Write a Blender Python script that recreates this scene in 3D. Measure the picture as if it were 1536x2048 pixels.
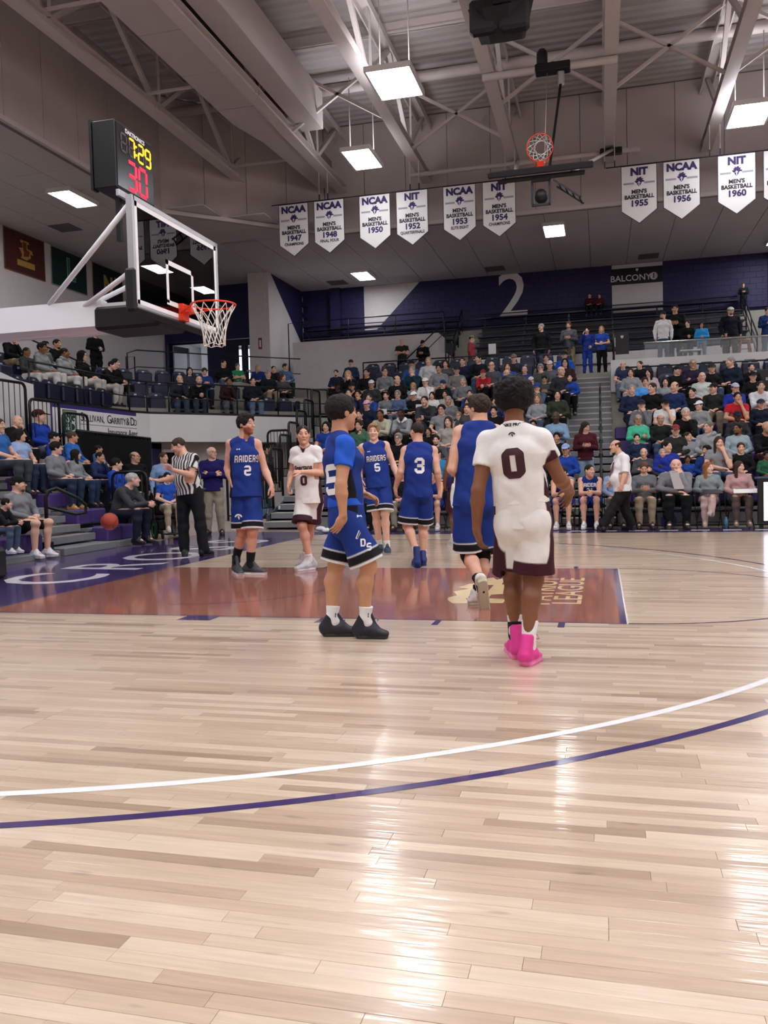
import bpy, bmesh, math, random
import numpy as np
from mathutils import Vector, Matrix
from mathutils.bvhtree import BVHTree
random.seed(7); np.random.seed(7)
D = bpy.data; S = bpy.context.scene; COL = S.collection
for o in list(D.objects): D.objects.remove(o)
PI = math.pi
# ---------------------------------------------------------------- camera
cam = D.cameras.new('camera'); camo = D.objects.new('camera', cam); COL.objects.link(camo)
cam.sensor_fit = 'VERTICAL'; cam.sensor_height = 34.6; cam.lens = 1681.56 / 2048 * 34.6
cam.clip_start = .05; cam.clip_end = 200
_r = Vector((0.96796266, 0.24974666, -0.02597881)); _u = Vector((0.01399919, 0.04962452, 0.99866983)); _f = Vector((-0.25070364, 0.96703879, -0.04453843))
camo.matrix_world = Matrix(((_r.x, _u.x, -_f.x, 4.018), (_r.y, _u.y, -_f.y, -8.406), (_r.z, _u.z, -_f.z, 1.179), (0, 0, 0, 1)))
S.camera = camo
# ---------------------------------------------------------------- daylight outside the lobby windows
W = D.worlds.new('daylight'); S.world = W; W.use_nodes = True
W.node_tree.nodes['Background'].inputs[0].default_value = (.70, .85, 1.0, 1); W.node_tree.nodes['Background'].inputs[1].default_value = 5.0
# ---------------------------------------------------------------- exposure
S.view_settings.view_transform = 'Standard'; S.view_settings.look = 'None'
S.view_settings.exposure = 0.25; S.view_settings.gamma = 1.0; S.view_settings.use_curve_mapping = False
HIGH_BAY = 26.0     # radiance of the high bay panels over the court
ADDED_UPLIGHT = 0.45  # relative strength of the unseen top panels added to brighten the roof
TROFFER = 32.0      # radiance of the flat panels in the low ceiling
try:
    S.cycles.max_bounces = 6; S.cycles.diffuse_bounces = 4; S.cycles.glossy_bounces = 3; S.cycles.transmission_bounces = 4
    S.cycles.transparent_max_bounces = 8; S.cycles.caustics_reflective = False; S.cycles.caustics_refractive = False
    S.cycles.use_denoising = True; S.cycles.sample_clamp_indirect = 6.0
except Exception: pass

# ---------------------------------------------------------------- helpers
def lin(h):
    if isinstance(h, str):
        h = h.lstrip('#'); c = [int(h[i:i+2], 16) / 255 for i in (0, 2, 4)]
    else: c = list(h)
    return tuple(x / 12.92 if x <= .04045 else ((x + .055) / 1.055) ** 2.4 for x in c)
MATS = {}
def mat(name, color='#808080', rough=.6, metal=0., spec=.4, noise=0., nscale=20., bump=0., bscale=60., objcol=False, vcol=False, emit=None, estr=0., coat=0., coatr=.1, alpha=1., trans=0., sheen=0.):
    if name in MATS: return MATS[name]
    m = D.materials.new(name); m.use_nodes = True; nt = m.node_tree; b = nt.nodes['Principled BSDF']; L = nt.links
    c = lin(color) + (1,)
    b.inputs['Base Color'].default_value = c; b.inputs['Roughness'].default_value = rough; b.inputs['Metallic'].default_value = metal
    b.inputs['Specular IOR Level'].default_value = spec; b.inputs['Coat Weight'].default_value = coat; b.inputs['Coat Roughness'].default_value = coatr
    b.inputs['Alpha'].default_value = alpha; b.inputs['Transmission Weight'].default_value = trans; b.inputs['Sheen Weight'].default_value = sheen
    src = None
    if objcol:
        n = nt.nodes.new('ShaderNodeObjectInfo'); src = n.outputs['Color']
    if vcol:
        n = nt.nodes.new('ShaderNodeAttribute'); n.attribute_name = 'Col'
        if src is None: src = n.outputs['Color']
        else:
            x = nt.nodes.new('ShaderNodeMix'); x.data_type = 'RGBA'; x.blend_type = 'MULTIPLY'; x.inputs[0].default_value = 1
            L.new(src, x.inputs[6]); L.new(n.outputs['Color'], x.inputs[7]); src = x.outputs[2]
    if noise or bump:
        tc = nt.nodes.new('ShaderNodeTexCoord')
    if noise:
        t = nt.nodes.new('ShaderNodeTexNoise'); t.inputs['Scale'].default_value = nscale; t.inputs['Detail'].default_value = 3
        L.new(tc.outputs['Object'], t.inputs['Vector'])
        mr = nt.nodes.new('ShaderNodeMapRange'); mr.inputs[3].default_value = 1 - noise; mr.inputs[4].default_value = 1 + noise; mr.inputs[1].default_value = .25; mr.inputs[2].default_value = .75
        L.new(t.outputs['Fac'], mr.inputs[0])
        x = nt.nodes.new('ShaderNodeMix'); x.data_type = 'RGBA'; x.blend_type = 'MULTIPLY'; x.inputs[0].default_value = 1
        if src is None: x.inputs[6].default_value = c
        else: L.new(src, x.inputs[6])
        L.new(mr.outputs[0], x.inputs[7]); src = x.outputs[2]
    if src is not None: L.new(src, b.inputs['Base Color'])
    if bump:
        t2 = nt.nodes.new('ShaderNodeTexNoise'); t2.inputs['Scale'].default_value = bscale; t2.inputs['Detail'].default_value = 2
        L.new(tc.outputs['Object'], t2.inputs['Vector'])
        bp = nt.nodes.new('ShaderNodeBump'); bp.inputs['Strength'].default_value = bump; bp.inputs['Distance'].default_value = .02
        L.new(t2.outputs['Fac'], bp.inputs['Height']); L.new(bp.outputs[0], b.inputs['Normal'])
    if emit is not None:
        b.inputs['Emission Color'].default_value = lin(emit) + (1,); b.inputs['Emission Strength'].default_value = estr
    MATS[name] = m; return m

def link(name, me, m=None, parent=None, loc=None):
    o = D.objects.new(name, me); COL.objects.link(o)
    if m is not None:
        if not isinstance(m, (list, tuple)): m = [m]
        if len(me.materials) == 0:
            for x in m: me.materials.append(x)
    if parent is not None: o.parent = parent
    if loc is not None: o.location = loc
    return o
def empty(name, loc=(0, 0, 0), rz=0., parent=None):
    o = D.objects.new(name, None); COL.objects.link(o); o.location = loc; o.rotation_euler = (0, 0, rz); o.empty_display_size = .1
    if parent is not None: o.parent = parent
    return o
def tag(o, label=None, cat=None, group=None, kind=None):
    if label: o['label'] = label
    if cat: o['category'] = cat
    if group: o['group'] = group
    if kind: o['kind'] = kind
    return o

class MB:
    def __init__(s): s.v = []; s.f = []; s.mi = []; s.sm = []
    def add(s, vs, fs, mi=0, smooth=False):
        b = len(s.v); s.v += [tuple(v) for v in vs]
        for f in fs: s.f.append(tuple(b + i for i in f)); s.mi.append(mi); s.sm.append(smooth)
        return s
    def box(s, lo, hi, mi=0):
        x0, y0, z0 = lo; x1, y1, z1 = hi
        return s.add([(x0, y0, z0), (x1, y0, z0), (x1, y1, z0), (x0, y1, z0), (x0, y0, z1), (x1, y0, z1), (x1, y1, z1), (x0, y1, z1)],
              [(0, 3, 2, 1), (4, 5, 6, 7), (0, 1, 5, 4), (1, 2, 6, 5), (2, 3, 7, 6), (3, 0, 4, 7)], mi)
    def bbox(s, lo, hi, c=.01, mi=0):     # box with chamfered edges
        lo = Vector(lo); hi = Vector(hi); c = min(c, *( (hi - lo) * .45 )); bm = bmesh.new(); bmesh.ops.create_cube(bm, size=1)
        for v in bm.verts: v.co = Vector([(lo[i] + hi[i]) / 2 + v.co[i] * (hi[i] - lo[i]) for i in range(3)])
        bmesh.ops.bevel(bm, geom=bm.edges[:], offset=c, segments=1, affect='EDGES')
        bm.verts.index_update(); s.add([v.co[:] for v in bm.verts], [[v.index for v in f.verts] for f in bm.faces], mi); bm.free(); return s
    def beam(s, a, b, w, h, up=(0, 0, 1), mi=0):   # rectangular bar from a to b
        a = Vector(a); b = Vector(b); d = (b - a).normalized(); up = Vector(up)
        if abs(d.dot(up)) > .99: up = Vector((1, 0, 0))
        x = d.cross(up).normalized(); y = x.cross(d).normalized(); P = []
        for p in (a, b):
            for sx, sy in ((-1, -1), (1, -1), (1, 1), (-1, 1)): P.append(p + x * (sx * w / 2) + y * (sy * h / 2))
        return s.add(P, [(0, 1, 2, 3), (7, 6, 5, 4), (0, 4, 5, 1), (1, 5, 6, 2), (2, 6, 7, 3), (3, 7, 4, 0)], mi)
    def tube(s, path, r, n=8, mi=0, closed=False):
        P = [Vector(p) for p in path]; N = len(P); rings = []; prev = None
        for i, p in enumerate(P):
            if closed: t = P[(i + 1) % N] - P[i - 1]
            else: t = P[min(i + 1, N - 1)] - P[max(i - 1, 0)]
            t.normalize()
            if prev is None:
                a = Vector((0, 0, 1)) if abs(t.z) < .9 else Vector((1, 0, 0)); x = t.cross(a).normalized()
            else: x = (prev - t * prev.dot(t)).normalized()
            prev = x; y = t.cross(x); rr = r[i] if isinstance(r, (list, tuple)) else r
            rings.append([p + x * (rr * math.cos(2 * PI * k / n)) + y * (rr * math.sin(2 * PI * k / n)) for k in range(n)])
        vs = [v for R in rings for v in R]; fs = []
        for i in range(N if closed else N - 1):
            j = (i + 1) % N
            for k in range(n): fs.append((i * n + k, i * n + (k + 1) % n, j * n + (k + 1) % n, j * n + k))
        if not closed: fs.append(tuple(range(n - 1, -1, -1))); fs.append(tuple((N - 1) * n + k for k in range(n)))
        return s.add(vs, fs, mi, True)
    def prism(s, poly, ext, mi=0):
        n = len(poly); e = Vector(ext); P = [Vector(p) for p in poly]
        return s.add(P + [p + e for p in P], [tuple(range(n - 1, -1, -1)), tuple(range(n, 2 * n))] + [(i, (i + 1) % n, n + (i + 1) % n, n + i) for i in range(n)], mi)
    def quad(s, *p, mi=0): return s.add(p, [tuple(range(len(p)))], mi)
    def lathe(s, prof, n=16, c=(0, 0, 0), mi=0):
        vs = [(c[0] + r * math.cos(2 * PI * k / n), c[1] + r * math.sin(2 * PI * k / n), c[2] + z) for r, z in prof for k in range(n)]; fs = []
        for i in range(len(prof) - 1):
            for k in range(n): fs.append((i * n + k, i * n + (k + 1) % n, (i + 1) * n + (k + 1) % n, (i + 1) * n + k))
        return s.add(vs, fs, mi, True)
    def mesh(s, name):
        me = D.meshes.new(name); me.from_pydata(s.v, [], s.f)
        me.polygons.foreach_set('material_index', s.mi); me.polygons.foreach_set('use_smooth', s.sm)
        bm = bmesh.new(); bm.from_mesh(me); bmesh.ops.recalc_face_normals(bm, faces=bm.faces[:]); bm.to_mesh(me); bm.free()
        me.update(); return me
    def obj(s, name, m, parent=None, loc=None): return link(name, s.mesh(name), m, parent, loc)
def struct(name, mb, m, parent=None):
    o = mb.obj(name, m, parent)
    if parent is None: o['kind'] = 'structure'
    return o
def share(name, me, parent, loc=(0, 0, 0), rz=0., sc=None, col=None):
    o = D.objects.new(name, me); COL.objects.link(o); o.parent = parent; o.location = loc
    if rz: o.rotation_euler = (0, 0, rz)
    if sc is not None: o.scale = sc
    if col is not None: o.color = lin(col) + (1,) if not isinstance(col, tuple) else col
    return o

# text as real geometry: origin o, direction ex (advance), ey (up); bold = outline growth
def text_mesh(body, size, bold=0., depth=.002, align='CENTER', sx=1., shear=0., spacing=1.):
    cu = D.curves.new('lettering', 'FONT'); cu.body = body; cu.size = size; cu.align_x = align; cu.align_y = 'CENTER'
    cu.offset = bold; cu.extrude = depth / 2; cu.shear = shear; cu.space_character = spacing; cu.resolution_u = 3
    ob = D.objects.new('lettering', cu); COL.objects.link(ob)
    dg = bpy.context.evaluated_depsgraph_get(); me = D.meshes.new_from_object(ob.evaluated_get(dg))
    D.objects.remove(ob); D.curves.remove(cu)
    if sx != 1:
        me.transform(Matrix.Diagonal((sx, 1, 1, 1)))
    return me
def frame_mat(o, ex, ey):
    ex = Vector(ex).normalized(); ey = Vector(ey); ey = (ey - ex * ey.dot(ex)).normalized(); ez = ex.cross(ey)
    return Matrix(((ex.x, ey.x, ez.x, o[0]), (ex.y, ey.y, ez.y, o[1]), (ex.z, ey.z, ez.z, o[2]), (0, 0, 0, 1)))
def text(name, body, o, ex, ey, size, m, parent=None, **k):
    me = text_mesh(body, size, **k); me.materials.clear(); me.materials.append(m); me.transform(frame_mat(o, ex, ey))
    ob = D.objects.new(name, me); COL.objects.link(ob)
    if parent is not None:
        ob.parent = parent; ob.matrix_parent_inverse = parent.matrix_basis.inverted() if parent.matrix_basis != Matrix() else Matrix()
    return ob
# ================================================================ THE SETTING
CZ = 8.38; DZ = 11.35; FY = 23.0; LX = -12.0; UY = 15.5; UX = -7.17; RX = 16.0; NY = -16.0
M_white = mat('painted_block_white', '#cbc5c4', .75, noise=.04, nscale=6, bump=.15, bscale=40)
M_purple = mat('painted_block_purple', '#221d49', .6, noise=.12, nscale=5, bump=.2, bscale=40)
M_panelwhite = mat('ceiling_panel_white', '#b5aaa6', .8, noise=.03, nscale=3)
M_steel = mat('white_steel', '#c2b8b4', .5, noise=.03, nscale=5)
M_black = mat('black_paint', '#0c0c0d', .45, noise=.1, nscale=12)
M_dark = mat('dark_vinyl', '#0f1012', .6)
M_tile = mat('acoustic_tile', '#c2bcba', .9, noise=.05, nscale=30, bump=.1, bscale=150)
M_grid = mat('ceiling_grid', '#6f6866', .7)
M_led = mat('led_panel', '#ffffff', .5, emit='#f8f8ff', estr=HIGH_BAY)
M_tro = mat('led_troffer', '#ffffff', .5, emit='#f8f8ff', estr=TROFFER)
M_up = mat('added_uplight_glow', '#ffffff', .5, emit='#f8f8ff', estr=HIGH_BAY * ADDED_UPLIGHT)  # glow of the panels added on the fixture tops to lift the ceiling
M_fix = mat('fixture_metal', '#d6d3d0', .4)

# ---- floor
PW = .05715
def wood_material():
    m = D.materials.new('maple_planks'); m.use_nodes = True; nt = m.node_tree; L = nt.links; b = nt.nodes['Principled BSDF']
    def N(t, **k):
        n = nt.nodes.new(t)
        for a, v in k.items(): setattr(n, a, v)
        return n
    def MA(op, a, bb=None):
        n = N('ShaderNodeMath', operation=op)
        for i, x in enumerate((a, bb)):
            if x is None: continue
            if isinstance(x, (int, float)): n.inputs[i].default_value = x
            else: L.new(x, n.inputs[i])
        return n.outputs[0]
    g = N('ShaderNodeNewGeometry'); sp = N('ShaderNodeSeparateXYZ'); L.new(g.outputs['Position'], sp.inputs[0])
    row = MA('FLOOR', MA('DIVIDE', sp.outputs[1], PW))
    wn = N('ShaderNodeTexWhiteNoise', noise_dimensions='1D'); L.new(row, wn.inputs['W'])
    xs = MA('ADD', sp.outputs[0], MA('MULTIPLY', wn.outputs['Value'], 3.0))
    col = MA('FLOOR', MA('DIVIDE', xs, .74))
    oi = N('ShaderNodeObjectInfo')
    w2 = N('ShaderNodeTexWhiteNoise', noise_dimensions='3D'); cb = N('ShaderNodeCombineXYZ'); L.new(row, cb.inputs[0]); L.new(col, cb.inputs[1]); L.new(w2.inputs[0], w2.inputs[0]) if False else L.new(cb.outputs[0], w2.inputs[0])
    # single planks carry their own number in the object colour's alpha; the slab uses the row and column
    isp = MA('LESS_THAN', oi.outputs['Alpha'], .999)
    mixr = N('ShaderNodeMix', data_type='FLOAT'); L.new(isp, mixr.inputs[0]); L.new(w2.outputs['Value'], mixr.inputs[2]); L.new(MA('MULTIPLY', oi.outputs['Alpha'], 1.0), mixr.inputs[3])
    cr = N('ShaderNodeValToRGB'); e = cr.color_ramp.elements
    stops = [(0, '#a58d76'), (.12, '#b9a189'), (.4, '#c4ad94'), (.7, '#cdb89e'), (1, '#d6c3ab')]
    e[0].position, e[0].color = 0, lin(stops[0][1]) + (1,); e[1].position, e[1].color = 1, lin(stops[-1][1]) + (1,)
    for p, c in stops[1:-1]: x = e.new(p); x.color = lin(c) + (1,)
    L.new(mixr.outputs[0], cr.inputs[0])
    # grain stretched along the boards
    mp = N('ShaderNodeMapping'); mp.inputs['Scale'].default_value = (1.6, 26, 1); L.new(g.outputs['Position'], mp.inputs['Vector'])
    of = N('ShaderNodeVectorMath', operation='ADD'); cb2 = N('ShaderNodeCombineXYZ'); L.new(MA('MULTIPLY', mixr.outputs[0], 40), cb2.inputs[0]); L.new(MA('MULTIPLY', wn.outputs['Value'], 17), cb2.inputs[2]); L.new(mp.outputs[0], of.inputs[0]); L.new(cb2.outputs[0], of.inputs[1])
    n1 = N('ShaderNodeTexNoise'); n1.inputs['Scale'].default_value = 2.2; n1.inputs['Detail'].default_value = 4; n1.inputs['Distortion'].default_value = .6; L.new(of.outputs[0], n1.inputs['Vector'])
    mr = N('ShaderNodeMapRange'); mr.inputs[1].default_value = .3; mr.inputs[2].default_value = .72; mr.inputs[3].default_value = .86; mr.inputs[4].default_value = 1.06; L.new(n1.outputs['Fac'], mr.inputs[0])
    n2 = N('ShaderNodeTexNoise'); n2.inputs['Scale'].default_value = 5.5; n2.inputs['Detail'].default_value = 1; mp2 = N('ShaderNodeMapping'); mp2.inputs['Scale'].default_value = (1, 3.2, 1); L.new(g.outputs['Position'], mp2.inputs['Vector']); L.new(mp2.outputs[0], n2.inputs['Vector'])
    mk = N('ShaderNodeMapRange'); mk.inputs[1].default_value = .70; mk.inputs[2].default_value = .80; mk.inputs[3].default_value = 1; mk.inputs[4].default_value = .74; L.new(n2.outputs['Fac'], mk.inputs[0])
    x = N('ShaderNodeMix', data_type='RGBA', blend_type='MULTIPLY'); x.inputs[0].default_value = 1; L.new(cr.outputs[0], x.inputs[6]); L.new(MA('MULTIPLY', mr.outputs[0], mk.outputs[0]), x.inputs[7])
    # seams between rows on the slab (fade in size with the boards themselves)
    fy = MA('FRACT', MA('DIVIDE', sp.outputs[1], PW)); fx = MA('FRACT', MA('DIVIDE', xs, .74))
    seam = MA('MAXIMUM', MA('LESS_THAN', fy, .028), MA('LESS_THAN', fx, .0025)); seam = MA('MULTIPLY', seam, MA('SUBTRACT', 1.0, isp))
    y = N('ShaderNodeMix', data_type='RGBA', blend_type='MULTIPLY'); L.new(MA('MULTIPLY', seam, .45), y.inputs[0]); L.new(x.outputs[2], y.inputs[6]); y.inputs[7].default_value = (.25, .18, .12, 1)
    L.new(y.outputs[2], b.inputs['Base Color'])
    b.inputs['Roughness'].default_value = .3; b.inputs['Specular IOR Level'].default_value = .35; b.inputs['Coat Weight'].default_value = .6; b.inputs['Coat Roughness'].default_value = .12
    wb = N('ShaderNodeTexNoise'); wb.inputs['Scale'].default_value = 9; mp3 = N('ShaderNodeMapping'); mp3.inputs['Scale'].default_value = (.3, 2.4, 1); L.new(g.outputs['Position'], mp3.inputs['Vector']); L.new(mp3.outputs[0], wb.inputs['Vector'])
    bp = N('ShaderNodeBump'); bp.inputs['Strength'].default_value = .11; bp.inputs['Distance'].default_value = .02; L.new(wb.outputs['Fac'], bp.inputs['Height']); L.new(bp.outputs[0], b.inputs['Normal']); L.new(bp.outputs[0], b.inputs['Coat Normal'])
    return m
M_wood = wood_material()
px0, px1 = 1.3, 6.1; r0, r1 = -122, -81; py0, py1 = r0 * PW, r1 * PW
fl = MB()
for lo, hi in (((LX, NY, -.12), (RX, py0, 0)), ((LX, py1, -.12), (RX, FY + 6, 0)), ((LX, py0, -.12), (px0, py1, 0)), ((px1, py0, -.12), (RX, py1, 0)), ((px0, py0, -.12), (px1, py1, -.02))): fl.box(lo, hi)
floor = struct('floor', fl, M_wood)
unit = {}
np_planks = 0
for r in range(r0, r1):
    x = px0
    while x < px1 - 1e-6:
        L_ = random.choice((.36, .52, .68, .84, 1.0, 1.16))
        if px1 - x - L_ < .3: L_ = round(px1 - x, 4)
        if L_ not in unit:
            g = .00045; me = MB().bbox((g, g, -.019), (L_ - g, PW - g, 0), .0006).mesh('plank'); me.materials.append(M_wood); unit[L_] = me
        if np_planks < 300:
            o = share('plank', unit[L_], floor, (x, r * PW, random.uniform(-.0002, .0002))); o.color = (1, 1, 1, random.random() * .99); np_planks += 1
        x += L_
# ---- court paint (thin coats of gloss paint lying on the boards)
def paint(name, col): return mat(name, col, .22, spec=.4, noise=.07, nscale=9, coat=.6, coatr=.07)
M_pp = paint('court_paint_purple', '#3f3064'); M_pw = paint('court_paint_white', '#f1f1f1'); M_pr = paint('court_paint_rust', '#9a5f4c'); M_py = paint('court_paint_cream', '#e6cc97')
def flat(name, poly, z, m): return MB().prism([(a, b, z - .0004) for a, b in poly], (0, 0, .0004)).obj(name, m, floor)
def ring(name, cx, cy, r, w, a0, a1, z, m, n=160):
    mb = MB(); P = []
    for i in range(n + 1):
        a = math.radians(a0 + (a1 - a0) * i / n); P += [(cx + (r - w) * math.cos(a), cy + (r - w) * math.sin(a), z), (cx + r * math.cos(a), cy + r * math.sin(a), z)]
    mb.add(P, [(2 * i, 2 * i + 1, 2 * i + 3, 2 * i + 2) for i in range(n)]); return mb.obj(name, m, floor)
FT = .3048; BL = -1.60; FTL = 13.75 * FT; K = 6 * FT
flat('end_apron', [(-4.36, -9), (BL, -9), (BL, 8.45), (-4.36, 8.85)], .0006, M_pp)
flat('side_apron', [(BL, 25 * FT), (RX - 1, 25 * FT), (RX - 1, 8.95), (-1.6, 8.45)], .0006, M_pp)
flat('lane_area', [(BL, -K), (FTL, -K), (FTL, K), (BL, K)], .0008, M_pr)
for s in (-1, 1):
    flat('lane_line', [(BL, s * K), (FTL, s * K), (FTL, s * (K - .03)), (BL, s * (K - .03))], .0012, M_pp)
    flat('lane_block', [(1.75 * FT, s * K), (2.75 * FT, s * K), (2.75 * FT, s * (K + .2)), (1.75 * FT, s * (K + .2))], .0012, M_pp)
    for t in (5.75, 8.9167, 12.0833): flat('lane_mark', [(t * FT, s * K), (t * FT + .0508, s * K), (t * FT + .0508, s * (K + .2)), (t * FT, s * (K + .2))], .0012, M_pp)
flat('free_throw_line', [(FTL - .0508, -K), (FTL, -K), (FTL, K), (FTL - .0508, K)], .0014, M_pp)
flat('free_throw_edge', [(FTL, -K), (FTL + .012, -K), (FTL + .012, K), (FTL, K)], .0014, M_pw)
ring('free_throw_circle', FTL, 0, K, .03, -90, 90, .0012, M_pp)
ring('restricted_arc', 0, 0, 4 * FT + .03, .03, -90, 90, .0016, M_pp)
ring('three_point_line_white', 0, 0, 19.75 * FT, .05, -90, 90, .0012, M_pw, 240)
ring('three_point_line_purple', 0, 0, 20.75 * FT, .05, -90, 90, .0012, M_pp, 240)
for s in (-1, 1):
    for nm, rr, m_ in (('white', 19.75, M_pw), ('purple', 20.75, M_pp)): flat('three_point_line_' + nm, [(BL, s * rr * FT), (0, s * rr * FT), (0, s * (rr * FT - .05)), (BL, s * (rr * FT - .05))], .0012, m_)
flat('far_sideline', [(BL, 7.57), (RX - 1, 7.57), (RX - 1, 7.62), (BL, 7.62)], .0011, M_pp)
for i, ch in enumerate('CROSS'):
    text('apron_letter', ch, (-2.52, .55 + i * 1.38, .0014), (0, 1, 0), (-1, 0, 0), 1.75, M_pw, floor, sx=.95, depth=.0008, bold=.006, shear=.06)
text('lane_lettering', 'PATRIOT', (3.45, 0, .0018), (0, 1, 0), (-1, 0, 0), .36, M_py, floor, depth=.0006, bold=.003, sx=1.32)
text('lane_lettering', 'LEAGUE', (3.72, 0, .0018), (0, 1, 0), (-1, 0, 0), .36, M_py, floor, depth=.0006, bold=.003, sx=1.42)
em = [(2.62, -.75), (2.70, -.95), (2.95, -.92), (3.15, -.9), (3.15, -.66), (2.98, -.62), (2.98, -.38), (3.14, -.3), (3.16, .3), (3.0, .34), (2.99, .55), (3.16, .62), (3.18, .95), (2.98, .92), (2.9, .72), (2.84, .92), (2.72, .78), (2.8, .5), (2.66, .38), (2.58, .1), (2.7, 0), (2.58, -.2), (2.66, -.45), (2.6, -.6)]
flat('lane_emblem', em, .0016, M_py)
flat('lane_emblem_cut', [(2.86, -.3), (2.92, -.3), (2.92, .3), (2.86, .3)], .0019, M_pr)
for i in range(9):
    x = 3.4 + i * .55; flat('apron_mark', [(x, 7.95), (x + .32, 7.95), (x + .36, 8.2), (x + .04, 8.2)], .0014, M_pw)

# ---- far wall of painted blocks: white wedge, big 2, white board
BW, BH = .406, .2
wf = MB(); wf.box((-8.0, FY + .06, 0), (RX, FY + .3, CZ + .4)); wall_far = struct('wall_far', wf, M_purple)
blk = {}
def block(mname, m, w):
    k = (mname, w)
    if k not in blk:
        me = MB().bbox((.0015, -.05, .0015), (w - .0015, .06, BH - .0015), .002).mesh('block'); me.materials.append(m); blk[k] = me
    return blk[k]
nb = 0; rest = MB()
rows_b = [z for z in np.arange(CZ - 9 * BH, CZ - .01, BH)]
for j, z in enumerate(rows_b):
    x = -7.2 + (BW / 2 if j % 2 else 0)
    while x < 12.6:
        xc = x + BW / 2; zc = z + BH / 2; t = (zc - 6.73) / (8.38 - 6.73)
        wht = False
        if nb < 300 and j >= 1: share('block', block('w' if wht else 'p', M_white if wht else M_purple, BW), wall_far, (x, FY, z)); nb += 1
        else: rest.box((x + .004, FY - .05, z + .004), (x + BW - .004, FY + .06, z + BH - .004))
        x += BW
o = rest.obj('block_courses', M_purple, wall_far); o['kind'] = 'stuff'
M_signw = mat('sign_white', '#d9d6d4', .6); M_signk = mat('sign_black', '#111114', .5)
MB().prism([(-4.68, FY - .056, 6.72), (-4.2, FY - .056, 6.72), (-2.5, FY - .056, CZ), (-4.68, FY - .056, CZ)], (0, .005, 0)).obj('painted_wedge', M_white, wall_far)
text('painted_numeral', '2', (.97, FY - .058, 7.53), (1, 0, 0), (0, 0, 1), 2.38, M_signw, wall_far, depth=.004, bold=.012, sx=1.0)
MB().box((4.48, FY - .058, 6.70), (6.2, FY - .052, CZ)).obj('painted_field', M_white, wall_far)
bs = empty('balcony_sign', (5.34, FY - .06, 8.0)); tag(bs, 'black wall sign with white lettering BALCONY and a circled 1', 'sign')
MB().bbox((-.86, -.03, -.32), (.86, 0, .24), .005).obj('panel', M_signk, bs)
me = text_mesh('BALCONY', .30, .003, .004); me.transform(frame_mat((-.22, -.034, -.12), (1, 0, 0), (0, 0, 1))); link('lettering', me, M_signw, bs)
MB().lathe([(0, 0), (.13, 0), (.13, .006)], 24).obj('disc', M_signw, bs).matrix_local = frame_mat((.56, -.031, -.1), (1, 0, 0), (0, 0, 1))
me = text_mesh('1', .24, .006, .004); me.transform(frame_mat((.56, -.041, -.1), (1, 0, 0), (0, 0, 1))); link('numeral', me, M_signk, bs)
me = MB().prism([(-.04, -.034, .2), (.04, -.034, .2), (.04, -.034, .14), (0, -.034, .1), (-.04, -.034, .14)], (0, .003, 0)).mesh('crest'); link('crest', me, M_signw, bs)
# projecting pilaster in the purple wall
MB().box((-6.0, FY - .25, 4), (-5.6, FY, CZ)).obj('pilaster', M_purple, wall_far)
MB().box((9.6, FY - .2, 4), (9.9, FY, CZ)).obj('pilaster', M_purple, wall_far)
# ---- left wall with conference banners; door wall; white pier
struct('wall_left', MB().box((LX - .3, NY, 0), (LX, 20.8, CZ)), M_white)
wr = struct('wall_return', MB().box((-7.5, 19.5, 4.0), (-7.2, FY + .1, CZ)), M_white)
MB().prism([(-7.195, 19.75, CZ), (-7.195, 22.95, CZ), (-7.195, 22.95, 6.2)], (.004, 0, 0)).obj('painted_wedge', M_purple, wr)
struct('pillar', MB().box((-7.95, 19.46, 4.0), (-7.35, 19.75, CZ)), M_white)
DY = 20.8
wd = MB(); DK = 4.12
wd.box((LX, DY, 6.38), (-7.9, DY + .25, CZ)); wd.box((LX, DY, DK), (-11.92, DY + .25, 6.38)); wd.box((-10.25, DY, DK), (-9.55, DY + .25, 6.38)); wd.box((-8.0, DY, DK), (-7.9, DY + .25, 6.38))
wall_door = struct('wall_door_side', wd, M_purple)
M_door = mat('door_dark_purple', '#15132b', .5, noise=.1)
M_glass = mat('window_glass', '#ffffff', .02, spec=.5, alpha=.12)
d2 = empty('door_2', (-9.55, DY + .1, DK)); d2['kind'] = 'structure'
for i in range(2):
    x0 = i * .775; mb = MB(); xs_ = .52 if i == 0 else .12
    mb.box((x0 + .01, 0, 0), (x0 + xs_, .05, 2.24)); mb.box((x0 + xs_ + .12, 0, 0), (x0 + .765, .05, 2.24)); mb.box((x0 + xs_, 0, 0), (x0 + xs_ + .12, .05, .75)); mb.box((x0 + xs_, 0, 2.0), (x0 + xs_ + .12, .05, 2.24))
    mb.obj('door_leaf', M_door, d2)
    MB().box((x0 + xs_, .02, .75), (x0 + xs_ + .12, .028, 2.0)).obj('pane', M_glass, d2)
    MB().beam((x0 + .08, -.05, 1.05), (x0 + .69, -.05, 1.05), .05, .05).obj('push_bar', M_steel, d2)
d1 = empty('door_1', (-11.92, DY + .02, DK)); d1['kind'] = 'structure'
MB().box((0, .2, 0), (.07, .25, 2.26)).box((1.6, .2, 0), (1.67, .25, 2.26)).box((0, .2, 2.2), (1.67, .25, 2.26)).obj('door_frame', M_door, d1)
mb = MB(); mb.beam((.07, .3, .12), (.3, 1.1, .12), .05, .24); mb.beam((.07, .3, 2.1), (.3, 1.1, 2.1), .05, .2); mb.beam((.07, .3, 1.1), (.07, .3, 2.2), .06, .1, up=(0, 1, 0)); mb.beam((.3, 1.1, 0), (.3, 1.1, 2.2), .06, .1, up=(0, 1, 0)); mb.beam((.07, .3, 0), (.07, .3, 1.1), .06, .1, up=(0, 1, 0)); mb.obj('door_leaf', M_door, d1)
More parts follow.
